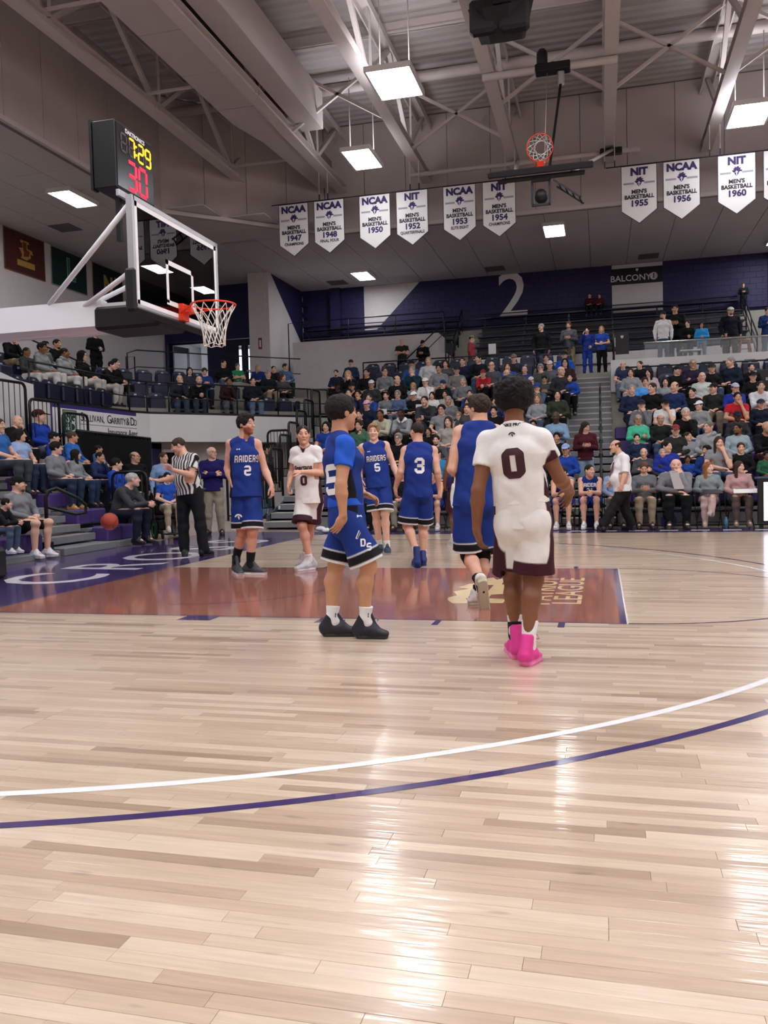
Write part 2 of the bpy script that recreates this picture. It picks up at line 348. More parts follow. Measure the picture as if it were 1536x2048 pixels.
# lobby behind: white walls, windows open to daylight
lob = MB(); LY = 26.5
lob.box((-13.2, LY, DK - .3), (-11.6, LY + .2, 7.2)); lob.box((-11.0, LY, DK - .3), (-10.0, LY + .2, 7.2)); lob.box((-9.2, LY, DK - .3), (-8.9, LY + .2, 7.2)); lob.box((-8.2, LY, DK - .3), (-7.3, LY + .2, 7.2)); lob.box((-13.2, LY, 6.9), (-7.3, LY + .2, 7.2))
lob.box((-13.4, DY + .25, DK - .3), (-13.2, LY + .2, 7.2)); lob.box((-7.5, DY + .25, DK - .3), (-7.3, LY + .2, 7.2)); lob.box((-13.4, DY + .25, 7.0), (-7.3, LY + .2, 7.2)); lob.box((-13.4, DY + .25, DK - .3), (-7.3, LY + .2, DK))
lob.box((-12.2, 24.2, DK), (-11.5, 24.8, 7.0))
struct('wall_lobby', lob, M_white)
for i, (a, b_) in enumerate(((-11.6, -11.0), (-10.0, -9.2), (-8.9, -8.2))):
    w = empty('window_%d' % (i + 1), (a, LY + .1, DK)); w['kind'] = 'structure'; MB().box((0, 0, 0), (b_ - a, .012, 2.8)).obj('pane', M_glass, w); MB().box((0, -.05, 1.0), (b_ - a, .03, 1.06)).obj('rail', M_door, w)
# ---- walls behind and beside the camera (plain, unseen)
struct('wall_near', MB().box((LX - .3, NY - .3, 0), (RX + .3, NY, DZ + .3)), M_white)
struct('wall_right', MB().box((RX, NY, 0), (RX + .3, FY + 6, DZ + .3)), M_white)

# ---- low ceiling with tiles
TS = 1.22
ceil = struct('ceiling', MB().box((LX, NY, CZ + .03), (UX - .05, FY + .3, CZ + .1)).box((UX - .05, UY + .05, CZ + .03), (RX, FY + .3, CZ + .1)).prism([(UX - .05, 12.1, CZ + .03), (UX - .05, UY + .06, CZ + .03), (-3.73, UY + .06, CZ + .03)], (0, 0, .07)), M_grid)
tm = MB().bbox((.008, .008, 0), (TS - .008, TS - .008, .03), .004).mesh('tile'); tm.materials.append(M_tile)
tm2 = MB().bbox((.008, .008, 0), (TS - .008, TS / 2 - .008, .03), .004).mesh('tile'); tm2.materials.append(M_tile)
LOWL = [(-8.73, 10.46, 0), (-4.13, 20.95, 0), (2.77, 17.5, 0), (-8.73, 3.2, 0), (-8.73, -4.2, 0), (9.6, 17.5, 0), (9.6, 20.95, 0), (13.4, 17.5, 0)]
VENT = [(-10.54, 12.71), (-5.41, 21.93), (.47, 21.87), (5.68, 21.98)]
nt_ = 0; far_tiles = []
def tile_at(x, y):
    global nt_
    for lx, ly, _ in LOWL:
        if abs(x + TS / 2 - lx) < .9 and abs(y + TS / 2 - ly) < 1.2: pass
    if nt_ < 300: share('tile', tm, ceil, (x, y, CZ)); nt_ += 1
    else: far_tiles.append((x, y))
xs = list(np.arange(UX - .05 - 4 * TS, UX - .1, TS))
for y in np.arange(4.0, FY - .2, TS):
    for x in xs: tile_at(x, y)
for y in np.arange(UY + .1, FY - .2, TS):
    for x in np.arange(UX - .05, 10.5, TS): tile_at(x, y)
# the corner triangle under the angled panel
for y in np.arange(12.16, UY, TS):
    for x in np.arange(UX - .05, -3.8, TS):
        if (x + TS / 2 - UX) < (y + TS - 12.1): tile_at(x, y)
if far_tiles:
    mb = MB()
    for x, y in far_tiles: mb.box((x + .008, y + .008, CZ), (x + TS - .008, y + TS - .008, CZ + .03))
    o = mb.obj('tile_field', M_tile, ceil); o['kind'] = 'stuff'
def troffer(x, y, w, l, z, mled, label, drop=0.):
    t = empty('ceiling_light', (x, y, z)); tag(t, label, 'light')
    MB().box((-w / 2 - .04, -l / 2 - .04, 0), (-w / 2, l / 2 + .04, .06)).box((w / 2, -l / 2 - .04, 0), (w / 2 + .04, l / 2 + .04, .06)).box((-w / 2, -l / 2 - .04, 0), (w / 2, -l / 2, .06)).box((-w / 2, l / 2, 0), (w / 2, l / 2 + .04, .06)).box((-w / 2 - .04, -l / 2 - .04, .06), (w / 2 + .04, l / 2 + .04, .1)).obj('frame', M_fix, t)
    if 'outside' in label: t['group'] = 'panel lights of the hall outside the picture'
    MB().box((-w / 2, -l / 2, .01), (w / 2, l / 2, .05)).obj('diffuser', mled, t)
    if drop:
        MB().box((-w / 2, -l / 2, .102), (w / 2, l / 2, .11)).obj('added_uplight', M_up, t)  # unseen glowing panel added on the fixture top to brighten the ceiling
        for sx in (-.3, .3): MB().tube([(sx, 0, .1), (sx, 0, drop)], .012, 6).obj('hanger', M_steel, t)
    return t
LB = ['flat ceiling panel light in the low ceiling above the wall banners', 'flat ceiling panel light in the low ceiling by the white wedge on the purple wall', 'flat ceiling panel light in the low ceiling between the two rows of banners']
for i, (x, y, _) in enumerate(LOWL): troffer(x, y, .58, 1.2, CZ - .1, M_tro, LB[i] if i < 3 else 'flat ceiling panel light in the low ceiling outside the picture', 0)
M_vent = mat('vent_grey', '#5c5654', .6)
for i, (x, y) in enumerate(VENT):
    v = empty('ceiling_vent', (x, y, CZ)); tag(v, ['square air vent in the low ceiling above the maroon banner', 'square air vent in the ceiling corner over the purple wall', 'square air vent in the ceiling just over the painted 2', 'square air vent in the ceiling over the balcony sign'][i], 'vent')
    MB().box((-.33, -.33, -.02), (.33, -.28, 0)).box((-.33, .28, -.02), (.33, .33, 0)).box((-.33, -.28, -.02), (-.28, .28, 0)).box((.28, -.28, -.02), (.33, .28, 0)).obj('frame', M_vent, v)
    mb = MB()
    for k in range(8): mb.beam((-.28, -.25 + k * .07, -.008), (.28, -.25 + k * .07, -.008), .05, .006, up=(0, .5, 1))
    o = mb.obj('louvre', M_vent, v); o['kind'] = 'stuff'

# ---- high roof: upper walls of flat panels, deck, trusses
up = struct('wall_upper', MB().box((UX - .2, NY, CZ - .1), (UX - .05, 12.1, DZ)).prism([(UX - .05, 12.1, CZ - .1), (-3.73, UY + .05, CZ - .1), (-3.73, UY + .2, CZ - .1), (UX - .2, 12.1, CZ - .1)], (0, 0, DZ - CZ + .1)).box((-3.73, UY + .05, CZ - .1), (RX, UY + .2, DZ)), M_grid)
pm = MB().bbox((.006, -.05, .004), (1.214, 0, DZ - CZ + .02), .004).mesh('panel'); pm.materials.append(M_panelwhite)
x = -3.73
while x < 12: share('panel', pm, up, (x, UY + .05, CZ - .06)); x += 1.22
y = 12.1 - 1.22
while y > NY: share('panel', pm, up, (UX - .05, y, CZ - .06), PI / 2); y -= 1.22
dl = math.hypot(3.44, 3.45); n = 4
for k in range(n):
    o = share('panel', pm, up, (UX - .05 + 3.44 * k / n, 12.1 + 3.45 * k / n, CZ - .06), math.atan2(3.45, 3.44)); o.scale = (dl / n / 1.22, 1, 1)
trm = MB().box((-3.73, UY - .03, CZ - .12), (RX, UY + .06, CZ - .02)).box((UX - .06, NY, CZ - .12), (UX + .03, 12.1, CZ - .02)).beam((UX, 12.1, CZ - .07), (-3.73, UY, CZ - .07), .1, .1)
trm.obj('edge_trim', M_steel, up)
dk = MB(); xs = np.arange(UX - .2, RX, .15)
# corrugated deck: ribs run along the court
ys = np.arange(NY, UY + .2, .075); P = []
for i, yv in enumerate(ys): P += [(UX - .2, yv, DZ + (.04 if (i // 2) % 2 else 0)), (RX, yv, DZ + (.04 if (i // 2) % 2 else 0))]
dk.add(P, [(2 * i, 2 * i + 1, 2 * i + 3, 2 * i + 2) for i in range(len(ys) - 1)]); dk.box((UX - .3, NY, DZ + .08), (RX + .3, UY + .3, DZ + .2))
struct('ceiling_deck', dk, mat('deck_white', '#a9a29e', .7))
mb = MB()
for yv in np.arange(-14, 15.4, 2.45):
    mb2 = MB(); mb2.box((UX - .1, yv - .06, DZ - .26), (RX, yv + .06, DZ - .22)); mb2.box((UX - .1, yv - .012, DZ - .26), (RX, yv + .012, DZ)); struct('beam', mb2, M_steel)
struct('trim_1', MB().tube([(UX, 12.35, DZ - .42), (RX, 12.35, DZ - .42)], .13, 10), M_steel)
TX = [-5.61, -3.18, -.65, 1.86, 4.33, 6.79, 9.26]; TB = 9.41; TT = DZ - .3
ND = [9.17 + 3.92 * k for k in range(-6, 2)]
for i, x in enumerate(TX):
    t = empty('roof_truss', (x, 0, 0)); t['kind'] = 'structure'
    MB().box((-.135, NY + .1, TB), (.135, UY, TB + .02)).box((-.012, NY + .1, TB + .02), (.012, UY, TB + .2)).box((-.135, NY + .1, TB + .2), (.135, UY, TB + .215)).obj('bottom_chord', M_steel, t)
    MB().box((-.15, NY + .1, TT), (.15, UY, TT + .02)).box((-.15, NY + .1, TT - .16), (-.12, UY, TT)).box((.12, NY + .1, TT - .16), (.15, UY, TT)).obj('top_chord', M_steel, t)
    for y in ND:
        for s in (-1, 1):
            e = y + s * 1.96
            if e < UY and y < UY: MB().beam((0, y + s * .05, TB + .2), (0, e - s * .05, TT), .10, .10).obj('web_member', M_steel, t)
        if y < UY: MB().beam((.07, y, TB + .2), (.07, y, TT), .045, .045).obj('web_post', M_steel, t)
for i in range(1, len(TX) - 1):
    for yv in (11.13,) if i != 2 else (13.1,):
        b = empty('cross_brace', (0, yv, 0)); b['kind'] = 'structure'
        for z0, z1 in ((TB + .1, TT - .1), (TT - .1, TB + .1)): MB().beam((TX[i] + .1, 0, z0), (TX[i + 1] - .1, 0, z1), .07, .07).obj('strut', M_steel, b)
for i, yv in ((0, 8.6), (0, 13.2), (0, 5.1)):
    struct('beam', MB().beam((TX[0], yv, TB + .25), (TX[1], yv, TB + .25), .05, .05), M_steel)
# duct enclosure along the second truss
M_duct = mat('soffit_board', '#b3a9a6', .75, noise=.03, nscale=3)
so = struct('ceiling_soffit', MB().prism([(-4.2, NY + .2, TB + .06), (-3.33, NY + .2, TB + .06), (-3.33, 11.0, TB + .06), (-3.33, 15.0, TB + .06), (-3.75, 15.0, TB + .06), (-3.95, 11.4, TB + .06), (-4.2, 10.2, TB + .06)], (0, 0, .7)), M_grid)
for k in range(16):
    y = NY + .2 + k * 1.68
    if y + 1.66 < 10.2: MB().bbox((-4.21, y, TB + .03), (-3.32, y + 1.665, TB + .058), .003).obj('panel', M_duct, so)
MB().prism([(-4.21, 9.40, TB + .03), (-3.32, 9.40, TB + .03), (-3.32, 15.0, TB + .03), (-3.74, 15.0, TB + .03), (-3.94, 11.4, TB + .03), (-4.2, 10.2, TB + .03)], (0, 0, .028)).obj('panel', M_duct, so)
MB().box((-4.215, NY + .2, TB + .06), (-4.2, 10.1, TB + .76)).obj('side_panel', M_duct, so)
dd = struct('ceiling_duct', MB().bbox((-3.0, NY + .3, TB + .25), (-2.45, 11.6, TB + 1.15), .01), M_duct)
MB().box((-2.97, 11.6, TB + .3), (-2.48, 11.62, TB + 1.1)).obj('grille', M_vent, dd)

# ---- high bay lights
HB = [(.12, 8.4, .86, 1.28, 9.0, 'bright high bay panel light hanging by the truss next to the folded basket, nearer one'), (-1.62, 12.1, .68, 1.28, 9.0, 'bright high bay panel light above the 1950 and 1952 banners'), (7.35, 12.3, .8, 1.28, 9.0, 'bright high bay panel light above the 1960 banner')]
for x, y, w, l, z, lb in HB: troffer(x, y, w, l, z, M_led, lb, DZ - z - .3)
for y in (4.3, .6, -3.2, -7.0, -11.0):
    for x in (-3.9, .4, 4.6, 8.6, 12.4):
        if y < 4 or x > 0: troffer(x, y, .86, 1.28, 9.0, M_led, 'bright high bay panel light over the court outside the picture', DZ - 9.3)
for x, y in ((12.4, 8.4), (12.4, 12.2)): troffer(x, y, .86, 1.28, 9.0, M_led, 'bright high bay panel light over the court outside the picture', DZ - 9.3)
# ================================================================ STANDS
M_deckg = mat('bleacher_grey', '#74767a', .5, noise=.08, nscale=8)
M_edge = mat('step_edge', '#b3b1a8', .5)
M_seatp = mat('bench_purple', '#47346f', .4, noise=.04)
M_navy = mat('seat_navy', '#171c36', .4, noise=.06)
M_num = mat('seat_number_plate', '#b9bcc4', .5)
M_conc = mat('concrete', '#8e8b80', .85, noise=.08, nscale=6)
M_rail = mat('black_rail', '#08080a', .35)
M_benchd = mat('bench_dark', '#1b1a30', .4)
M_greyp = mat('riser_panel', '#47464a', .7, noise=.06)
M_paper = mat('paper_white', '#dcdad8', .8)
def ROW(i): return 9.9 + .84 * i, .80 + .36 * i         # hip line, seat height of far row i
XL, XA, XB, XR = -3.4, 3.2, 4.33, 14.5; XM = -2.25
bl = empty('bleacher', (0, 9.3, 0)); tag(bl, 'grey pull-out bleacher with purple bench seats behind the team chairs', 'bleacher')
def loc(o, p): o.location = (o.location.x - p.location.x, o.location.y - p.location.y, o.location.z - p.location.z); return o
modm = MB().bbox((.006, -.17, -.30), (.454, .17, 0), .03).mesh('seat_module'); modm.materials.append(M_seatp)
stepm = None
for i in range(5):
    y, z = ROW(i); dkz = z - .44; yf = y - .60
    for a, b in ((XM, XA), (XB, XR)):
        loc(MB().box((a, yf, dkz - .05), (b, yf + .84, dkz)).obj('deck', M_deckg, bl), bl)
        loc(MB().box((a, yf + .02, dkz - .31 if i else 0.02), (b, yf + .05, dkz - .09)).obj('riser', M_deckg, bl), bl)
        x = a + .02
        while x + .46 < b: loc(share('seat_module', modm, bl, (x, y + .02, z - .05)), bl); x += .46
        loc(MB().box((a, yf + .1, .02), (a + .04, yf + .84, dkz - .05)).obj('side_frame', M_black, bl), bl)
    for s in range(4):
        s, XA_, XB_ = s % 2, (XA, XL)[s // 2], (XB, XM)[s // 2]; zz = dkz - .18 * (1 - s); yy = yf - .02 + .42 * s
        t = loc(MB().box((XA_ + .03, yy, zz - .13), (XB_ - .03, yy + .46, zz - .012)).obj('step', M_deckg, bl), bl)
        loc(MB().box((XA_ + .03, yy - .004, zz - .012), (XB_ - .03, yy + .46, zz)).obj('nosing', M_edge, t), bl)
        t2 = t.children[0]; t2.location = (0, 0, 0)
        if s == 0 and i: 
            for xx in (XA_ + .06, XB_ - .10): MB().box((xx, yy - .012, zz - .11), (xx + .04, yy - .003, zz - .03)).obj('row_number', M_paper, t)
struct('trim_2', MB().box((XM, 9.3 + .2, .02), (XR, 9.36 + .2, .06)), M_black)
# upper rows of fixed seating on concrete
cf = MB()
for i in range(5, 11):
    y, z = ROW(i); dkz = z - .44; yf = y - .60
    for a, b in (((XL, XA), (XB, XR)) if i < 9 else ((XL - .6, XA),)): cf.box((a, yf, 1.0), (b, 19.0 if i == 10 else yf + .86, dkz))
    for s in range(2): cf.box((XA, yf + .42 * s, 1.0), (XB, yf + .44 + .42 * s, dkz - .18 * (1 - s)))
CON = 4.12
cf.box((XL - 1.2, 18.8, 1.0), (XA, 20.4, CON)); cf.box((XA, 18.3, 1.0), (XB, 20.4, CON)); cf.box((XB, 17.1, 1.0), (RX, 20.4, CON))
fus = struct('floor_upper_stand', cf, M_conc)
for i in range(5, 11):
    y, z = ROW(i); yf = y - .60
    for s in range(2): zz = z - .44 - .18 * (1 - s); yy = yf + .42 * s; MB().box((XA + .02, yy - .012, zz - .03), (XB - .02, yy + .05, zz + .004)).obj('nosing', M_edge, fus); MB().box((XA + .02, yy - .006, zz - .17), (XB - .02, yy - .001, zz - .03)).obj('riser', M_deckg, fus)
struct('wall_platform', MB().box((XB, 17.04, 3.4), (RX, 17.1, 4.32)), mat('platform_white', '#d4d2cd', .5))
struct('wall_balcony_front', MB().box((-6.4, 19.62, CON), (-1.2, 20.9, 5.88)).box((-1.2, 19.6, CON), (-.95, 21.2, 5.2)).box((-.1, 19.62, CON), (8.6, 19.75, 4.9)).box((10.2, 19.62, CON), (RX, 19.75, 4.9)), M_white)
struct('wall_stand_side', MB().prism([(XL - .05, 9.6, 0), (XL - .05, 19.6, 0), (XL - .05, 19.6, 3.9), (XL - .05, 13.5, 1.4), (XL - .05, 9.6, .3)], (.05, 0, 0)), M_greyp)
def stadium_seat_meshes():
    s = {}
    b = MB()
    prof = [(-.22, .43), (-.235, .62), (-.20, .80), (-.13, .86), (.13, .86), (.20, .80), (.235, .62), (.22, .43)]
    for dy, inv in ((.16, 0), (.21, 1)): pass
    b.prism([(x, .17 + (z - .43) * .12, z) for x, z in prof], (0, .045, 0)); s['seat_back'] = b.mesh('seat_back')
    s['seat_pan_open'] = MB().bbox((-.215, -.20, .32), (.215, .17, .36), .02).mesh('seat_pan'); s['seat_pan_open'].materials.append(M_navy)
    s['seat_pan'] = MB().bbox((-.225, .05, .38), (.225, .16, .76), .03).mesh('seat_pan')
    s['stand'] = MB().box((-.2, .13, .34), (.2, .17, .37)).add([], []).box((-.03, .13, 0), (.03, .17, .345)).mesh('stand')
    s['number_plate'] = MB().box((-.035, .20, .765), (.035, .212, .815)).mesh('number_plate')
    for k, m in (('seat_back', M_navy), ('seat_pan', M_navy), ('stand', M_black), ('number_plate', M_num)): s[k].materials.append(m)
    return s
SM = stadium_seat_meshes(); SEATS = []
def stadium_seat(x, y, z, rz, label, group, wide=1.):
    SEATS.append((x, y, z, rz, label, group))
def place_seats(people):
    ALL = []
    for x, y, z, rz, label, group in SEATS:
        if any(abs(px_ - x) < 1.6 and abs((px_ - x) * math.cos(rz) + (py_ - y) * math.sin(rz)) < .50 and abs(-(px_ - x) * math.sin(rz) + (py_ - y) * math.cos(rz)) < .4 and abs(pz_ - z - .47) < .3 for px_, py_, pz_, r_ in people): continue
        ALL.append((x, y, z, rz, label, group, False))
    near = lambda x, y, z: min(SEATS, key=lambda q: (q[0] - x) ** 2 + (q[1] - y) ** 2 + 9 * (q[2] + .47 - z) ** 2)
    for px_, py_, pz_, r_ in people:
        q = near(px_, py_, pz_)
        if (q[0] - px_) ** 2 + (q[1] - py_) ** 2 < .5 and abs(q[2] + .47 - pz_) < .3: ALL.append((px_ - math.sin(r_) * .07, py_ + math.cos(r_) * .07, q[2], r_, q[4], q[5], True))
    for x, y, z, rz, label, group, occ in ALL:
        t = empty('stadium_seat', (x, y, z), rz); tag(t, label if not occ else label.replace('folding', 'opened'), 'seat', group)
        for k in SM:
            if k in ('seat_pan', 'seat_pan_open') and (k == 'seat_pan_open') != occ: continue
            share(k if k != 'seat_pan_open' else 'seat_pan', SM[k], t)
OCC = []          # hip points of people in fixed seats; filled below, seats go everywhere else too
for i in range(5, 11):
    y, z = ROW(i); dkz = z - .44
    for a, b in (((XL + .2, XA - .2), (XB + .35, 9.2 if i > 6 else 7.6)) if i < 9 else ((XL + .2, XA - .2),)):
        n = int((b - a) / .56)
        for k in range(n + 1):
            stadium_seat(a + k * .56, y - .02, dkz, 0, 'navy folding stadium seat in the upper rows of the far stand', 'navy folding seats in the upper far stand')
# balcony benches
bb = empty('balcony_bleacher', (0, 19.9, CON)); tag(bb, 'dark tiered bench seating with navy planks under the painted 2', 'bleacher')
def bz(k): return 19.9 + .68 * k, 5.0 + .45 * k
for k in range(5):
    y, z = bz(k)
    segs = [(-.1, 8.6), (10.2, RX - .1)]
    if k >= 2: segs.append((-6.3 - .15 * k, -.95))
    for a, b in segs:
        loc(MB().box((a, y - .3, z - .48), (b, y + .38, z - .44)).obj('deck', M_greyp, bb), bb)
        loc(MB().box((a, y - .26, z - .78), (b, y - .22, z - .48)).obj('riser', M_greyp, bb), bb)
        loc(MB().bbox((a, y - .14, z - .05), (b, y + .16, z), .01).obj('seat_plank', M_benchd, bb), bb)
        x = a + .05
        while x < b: loc(MB().box((x, y - .03, z - .44), (x + .05, y + .05, z - .05)).obj('seat_post', M_rail, bb), bb); x += 1.5
        loc(MB().tube([(a, y + .2, z + .16), (b, y + .2, z + .16)], .018, 6).obj('back_rail', M_rail, bb), bb)
# infill stairs through the balcony
st = MB()
for k in range(10): 
    st.box((-.95, 19.7 + .33 * k, CON), (-.1, 20.1 + .33 * k, CON + .23 * (k + 1))); st.box((8.6, 19.7 + .33 * k, CON), (10.2, 20.1 + .33 * k, CON + .23 * (k + 1)))
struct('floor_stair', st, M_conc)
struct('floor_top_walk', MB().box((-7.2, 22.7, 4.0), (RX, FY, 6.3)), M_greyp)
# ---- railings
def railing(pts, label, posts=(), h=0, mid=(), r=.022, group=None, name='railing', pick=None):
    t = empty(name, Vector(pts[0]) * 1.0); tag(t, label, 'railing', group); p0 = Vector(pts[0])
    MB().tube([Vector(p) - p0 for p in pts], r, 8).obj('top_rail', M_rail, t)
    for m in mid: MB().tube([Vector(p) - p0 - Vector((0, 0, m)) for p in pts], r * .7, 6).obj('mid_rail', M_rail, t)
    for a, b in posts: MB().tube([Vector(a) - p0, Vector(b) - p0], r, 8).obj('post', M_rail, t)
    return t
def row_rail(a, b, y, z0, h, label, step=1.5, mid=(.45,)):
    n = max(1, round((b - a) / step)); return railing([(a, y, z0 + h), (b, y, z0 + h)], label, [((a + (b - a) * k / n, y, z0), (a + (b - a) * k / n, y, z0 + h)) for k in range(n + 1)], mid=mid)
y5, z5 = ROW(5)
row_rail(XL, XA - .1, y5 - .575, z5 - .43, .70, 'black front rail of the navy seats between the players and the aisle', 3.2, mid=())
row_rail(XB + .3, 9.5, y5 + .84 * 3 - .555, z5 + 1.08 - .43, .72, 'black rail crossing the navy seats under the glass platform', 9, mid=())
row_rail(XL - .2, .6, 18.72, 3.96, .95, 'black rail on the top row in front of the white balcony wall')
row_rail(.9, XA - .1, 18.9, CON, .9, 'black rail of the walkway behind the top row beside the aisle', mid=(.45,))
def picket(base, d, up, n, label, group, lean=0.):
    # rounded panel of thin bars standing along direction d
    d = Vector(d); t = empty('rail_panel', base); tag(t, label, 'railing', group); w = d.length; dn = d.normalized(); z = Vector((0, 0, 1)); c = .12
    path = [Vector((0, 0, 0)), z * (up - c)] + [z * (up - c + c * math.sin(a)) + dn * (c - c * math.cos(a)) for a in (.5, 1.05, PI / 2)] + [dn * (w - c) + z * up] + [dn * (w - c + c * math.sin(a)) + z * (up - c + c * math.cos(a)) for a in (.5, 1.05, PI / 2)] + [dn * w]
    MB().tube(path, .03, 8).obj('frame', M_rail, t); MB().tube([z * .12, dn * w + z * .12], .016, 6).obj('bottom_rail', M_rail, t)
    for k in range(1, n): MB().tube([dn * (w * k / n) + z * .12, dn * (w * k / n) + z * up], .009, 5).obj('bar', M_rail, t)
    return t
for i in range(7):
    y, z = ROW(i); picket((XL - .08 - .08 * i, y - .5, z - .44), (0, .74, 0), 1.15, 8, ['black barred end panel of the far stand, %s' % w for w in ('lowest one by the green hoodie', 'second from the floor', 'third from the floor', 'fourth from the floor', 'fifth from the floor', 'sixth from the floor', 'topmost')][i], 'barred end panels of the far stand')
    picket((XL - .9, y - .5, z - .6), (.62, 0, 0), 1.1, 7, ['black barred cross panel at the far stand end, %s' % w for w in ('lowest one', 'second up', 'third up', 'fourth up', 'fifth up', 'sixth up', 'topmost')][i], 'barred cross panels of the far stand') if i < 4 else None
# aisle centre rail
t = empty('aisle_rail', (4.02, 9.4, 0)); tag(t, 'black centre handrail of the stepped aisle', 'railing')
for i in range(6):
    y, z = ROW(i); MB().tube([(0, y - 9.58, z - .434), (0, y - 9.58, z + .62)], .028, 8).obj('post', M_rail, t); MB().bbox((-.05, y - 9.63, z - .434), (.05, y - 9.53, z - .34), .01).obj('collar', M_rail, t)
    MB().tube([(0, y - 9.6, z + .6), (0, y - 9.6 + .5, z + .8)], .022, 8).obj('handrail', M_rail, t)
# stair rails of the balcony
railing([(-.85, 19.4, CON + .9), (-.85, 22.5, CON + 3.0)], 'black sloping handrail of the balcony stair by the white wall', [((-.85, 19.5 + k, CON + .1 + .7 * k), (-.85, 19.5 + k, CON + .95 + .68 * k)) for k in range(4)], mid=(.45,))
railing([(-2.9, 18.9, CON + .2), (-.95, 19.5, CON + 2.1), (.6, 19.5, CON + 2.1)], 'black handrail slanting across the white balcony wall', [((-.95, 19.5, CON), (-.95, 19.5, CON + 2.1))], mid=(.35,))
railing([(8.7, 19.5, CON + 1.0), (8.7, 22.4, CON + 2.9)], 'black sloping stair rail behind the man in the navy jacket', [((8.7, 19.6 + k, CON + .1 + .7 * k), (8.7, 19.6 + k, CON + 1.05 + .65 * k)) for k in range(3)], mid=(.3, .6))
row_rail(-6.4, -1.2, 20.7, 5.88, .9, 'black rail along the top of the white balcony wall', mid=(.4,))
railing([(-6.95, 20.7, 4.1), (-6.95, 20.7, 6.75), (-6.4, 20.7, 6.8)], 'black curved end rail of the balcony benches', [], mid=())
railing([(XB + .1, 17.3, CON), (XB + .1, 17.3, CON + 1.0), (XB + .1, 18.9, CON + 1.0), (XB + .1, 18.9, CON)], 'black guard rail between the aisle top and the glass platform', [], mid=(.5,))
# glass guard
gg = empty('glass_guard', (5.27, 17.12, CON)); tag(gg, 'clear glass guard with a silver handrail along the standing platform', 'railing')
M_gl2 = mat('guard_glass', '#cfd6d8', .03, spec=.5, alpha=.16)
M_chrome = mat('brushed_metal', '#c9c9c6', .25, metal=.9)
for k in range(6): MB().box((k * 1.5 + .01, 0, .14), (k * 1.5 + 1.49, .015, .60)).obj('pane', M_gl2, gg)
MB().tube([(-.02, 0, .64), (9.2, 0, .64)], .03, 10).obj('handrail', M_chrome, gg)
MB().box((0, -.02, 0), (9.1, .04, .16)).obj('shoe_rail', M_chrome, gg)
# ---- left balcony and its curved front
PC = [(-7.6, -14), (-7.6, 4.0), (-7.6, 7.1), (-7.6, 11.0), (-7.45, 11.55), (-7.08, 12.0), (-6.36, 12.82), (-5.82, 13.6), (-5.0, 14.62), (-4.34, 15.36), (-3.9, 15.9)]
def offs(P, d):
    Q = []
    for i, p in enumerate(P):
        a = Vector(P[max(i - 1, 0)]); b = Vector(P[min(i + 1, len(P) - 1)]); t = (b - a).normalized(); Q.append((p[0] - t.y * d, p[1] + t.x * d))
    return Q
def strip(P, z0, z1, th, mb=None):
    mb = mb or MB(); Q = offs(P, th)
    for i in range(len(P) - 1): mb.prism([(*P[i], z0), (*P[i + 1], z0), (*Q[i + 1], z0), (*Q[i], z0)], (0, 0, z1 - z0))
    return mb
M_fascia = mat('balcony_front_white', '#cfd0ce', .6, noise=.02, nscale=4)
wb = strip(PC[2:], 2.2, 2.93, .18); wb.prism([(-7.6, -14, 2.2), (-7.6, 7.1, 2.2), (-7.6, 7.1, 3.28), (-7.6, 6.6, 3.32), (-7.6, 5.2, 3.62), (-7.6, -14, 3.9)], (-.18, 0, 0)); struct('wall_balcony_left', wb, M_fascia)
struct('trim_3', strip(PC[2:], 2.93, 2.99, .2), M_black)
bd = MB()
for k in range(3): strip(offs(PC, .1 + .85 * k), 2.4, 2.75 + .42 * k, 1.2 if k < 2 else 6.0, bd)
bd.box((LX, 15.5, 2.3), (-6.6, DY + .3, CON)); bd.box((LX, 4, 2.3), (-10.2, 16, CON)); bd.box((-6.9, 16.2, 2.3), (-3.4, 19.7, 3.6)); bd.box((-8.1, 18.5, 2.3), (-4.0, 21, CON))
struct('floor_left_balcony', bd, M_conc)
lower = offs(PC, .7); lw = MB()
lw.box((-7.75, -14, 0), (-7.6, 10.3, 2.2)); strip([(-7.6, 11.85), (-7.6, 12.35)], 0, 2.2, .15, lw); lw.box((-7.75, 10.3, 2.02), (-7.6, 11.85, 2.2)); strip([(-7.35, 13.0), (-6.7, 13.7), (-6.1, 14.5), (-5.0, 15.6), (-3.4, 17.2)], 0, 2.25, .15, lw)
lw.prism([(-7.6, 12.35, 2.03), (-7.35, 13.0, 2.03), (-7.5, 13.05, 2.03), (-7.75, 12.4, 2.03)], (0, 0, .2))
wl2 = struct('wall_under_balcony', lw, M_white)
struct('wall_under_corridor', MB().box((-10.5, 12.0, 0), (-10.3, 16, 2.3)).box((-10.5, 16, 0), (-3, 17.4, 2.3)).box((-10.5, 11.9, 0), (-7.7, 12.0, 2.3)).box((-12, -16, 2.22), (-7.62, 16.5, 2.4)), M_white)
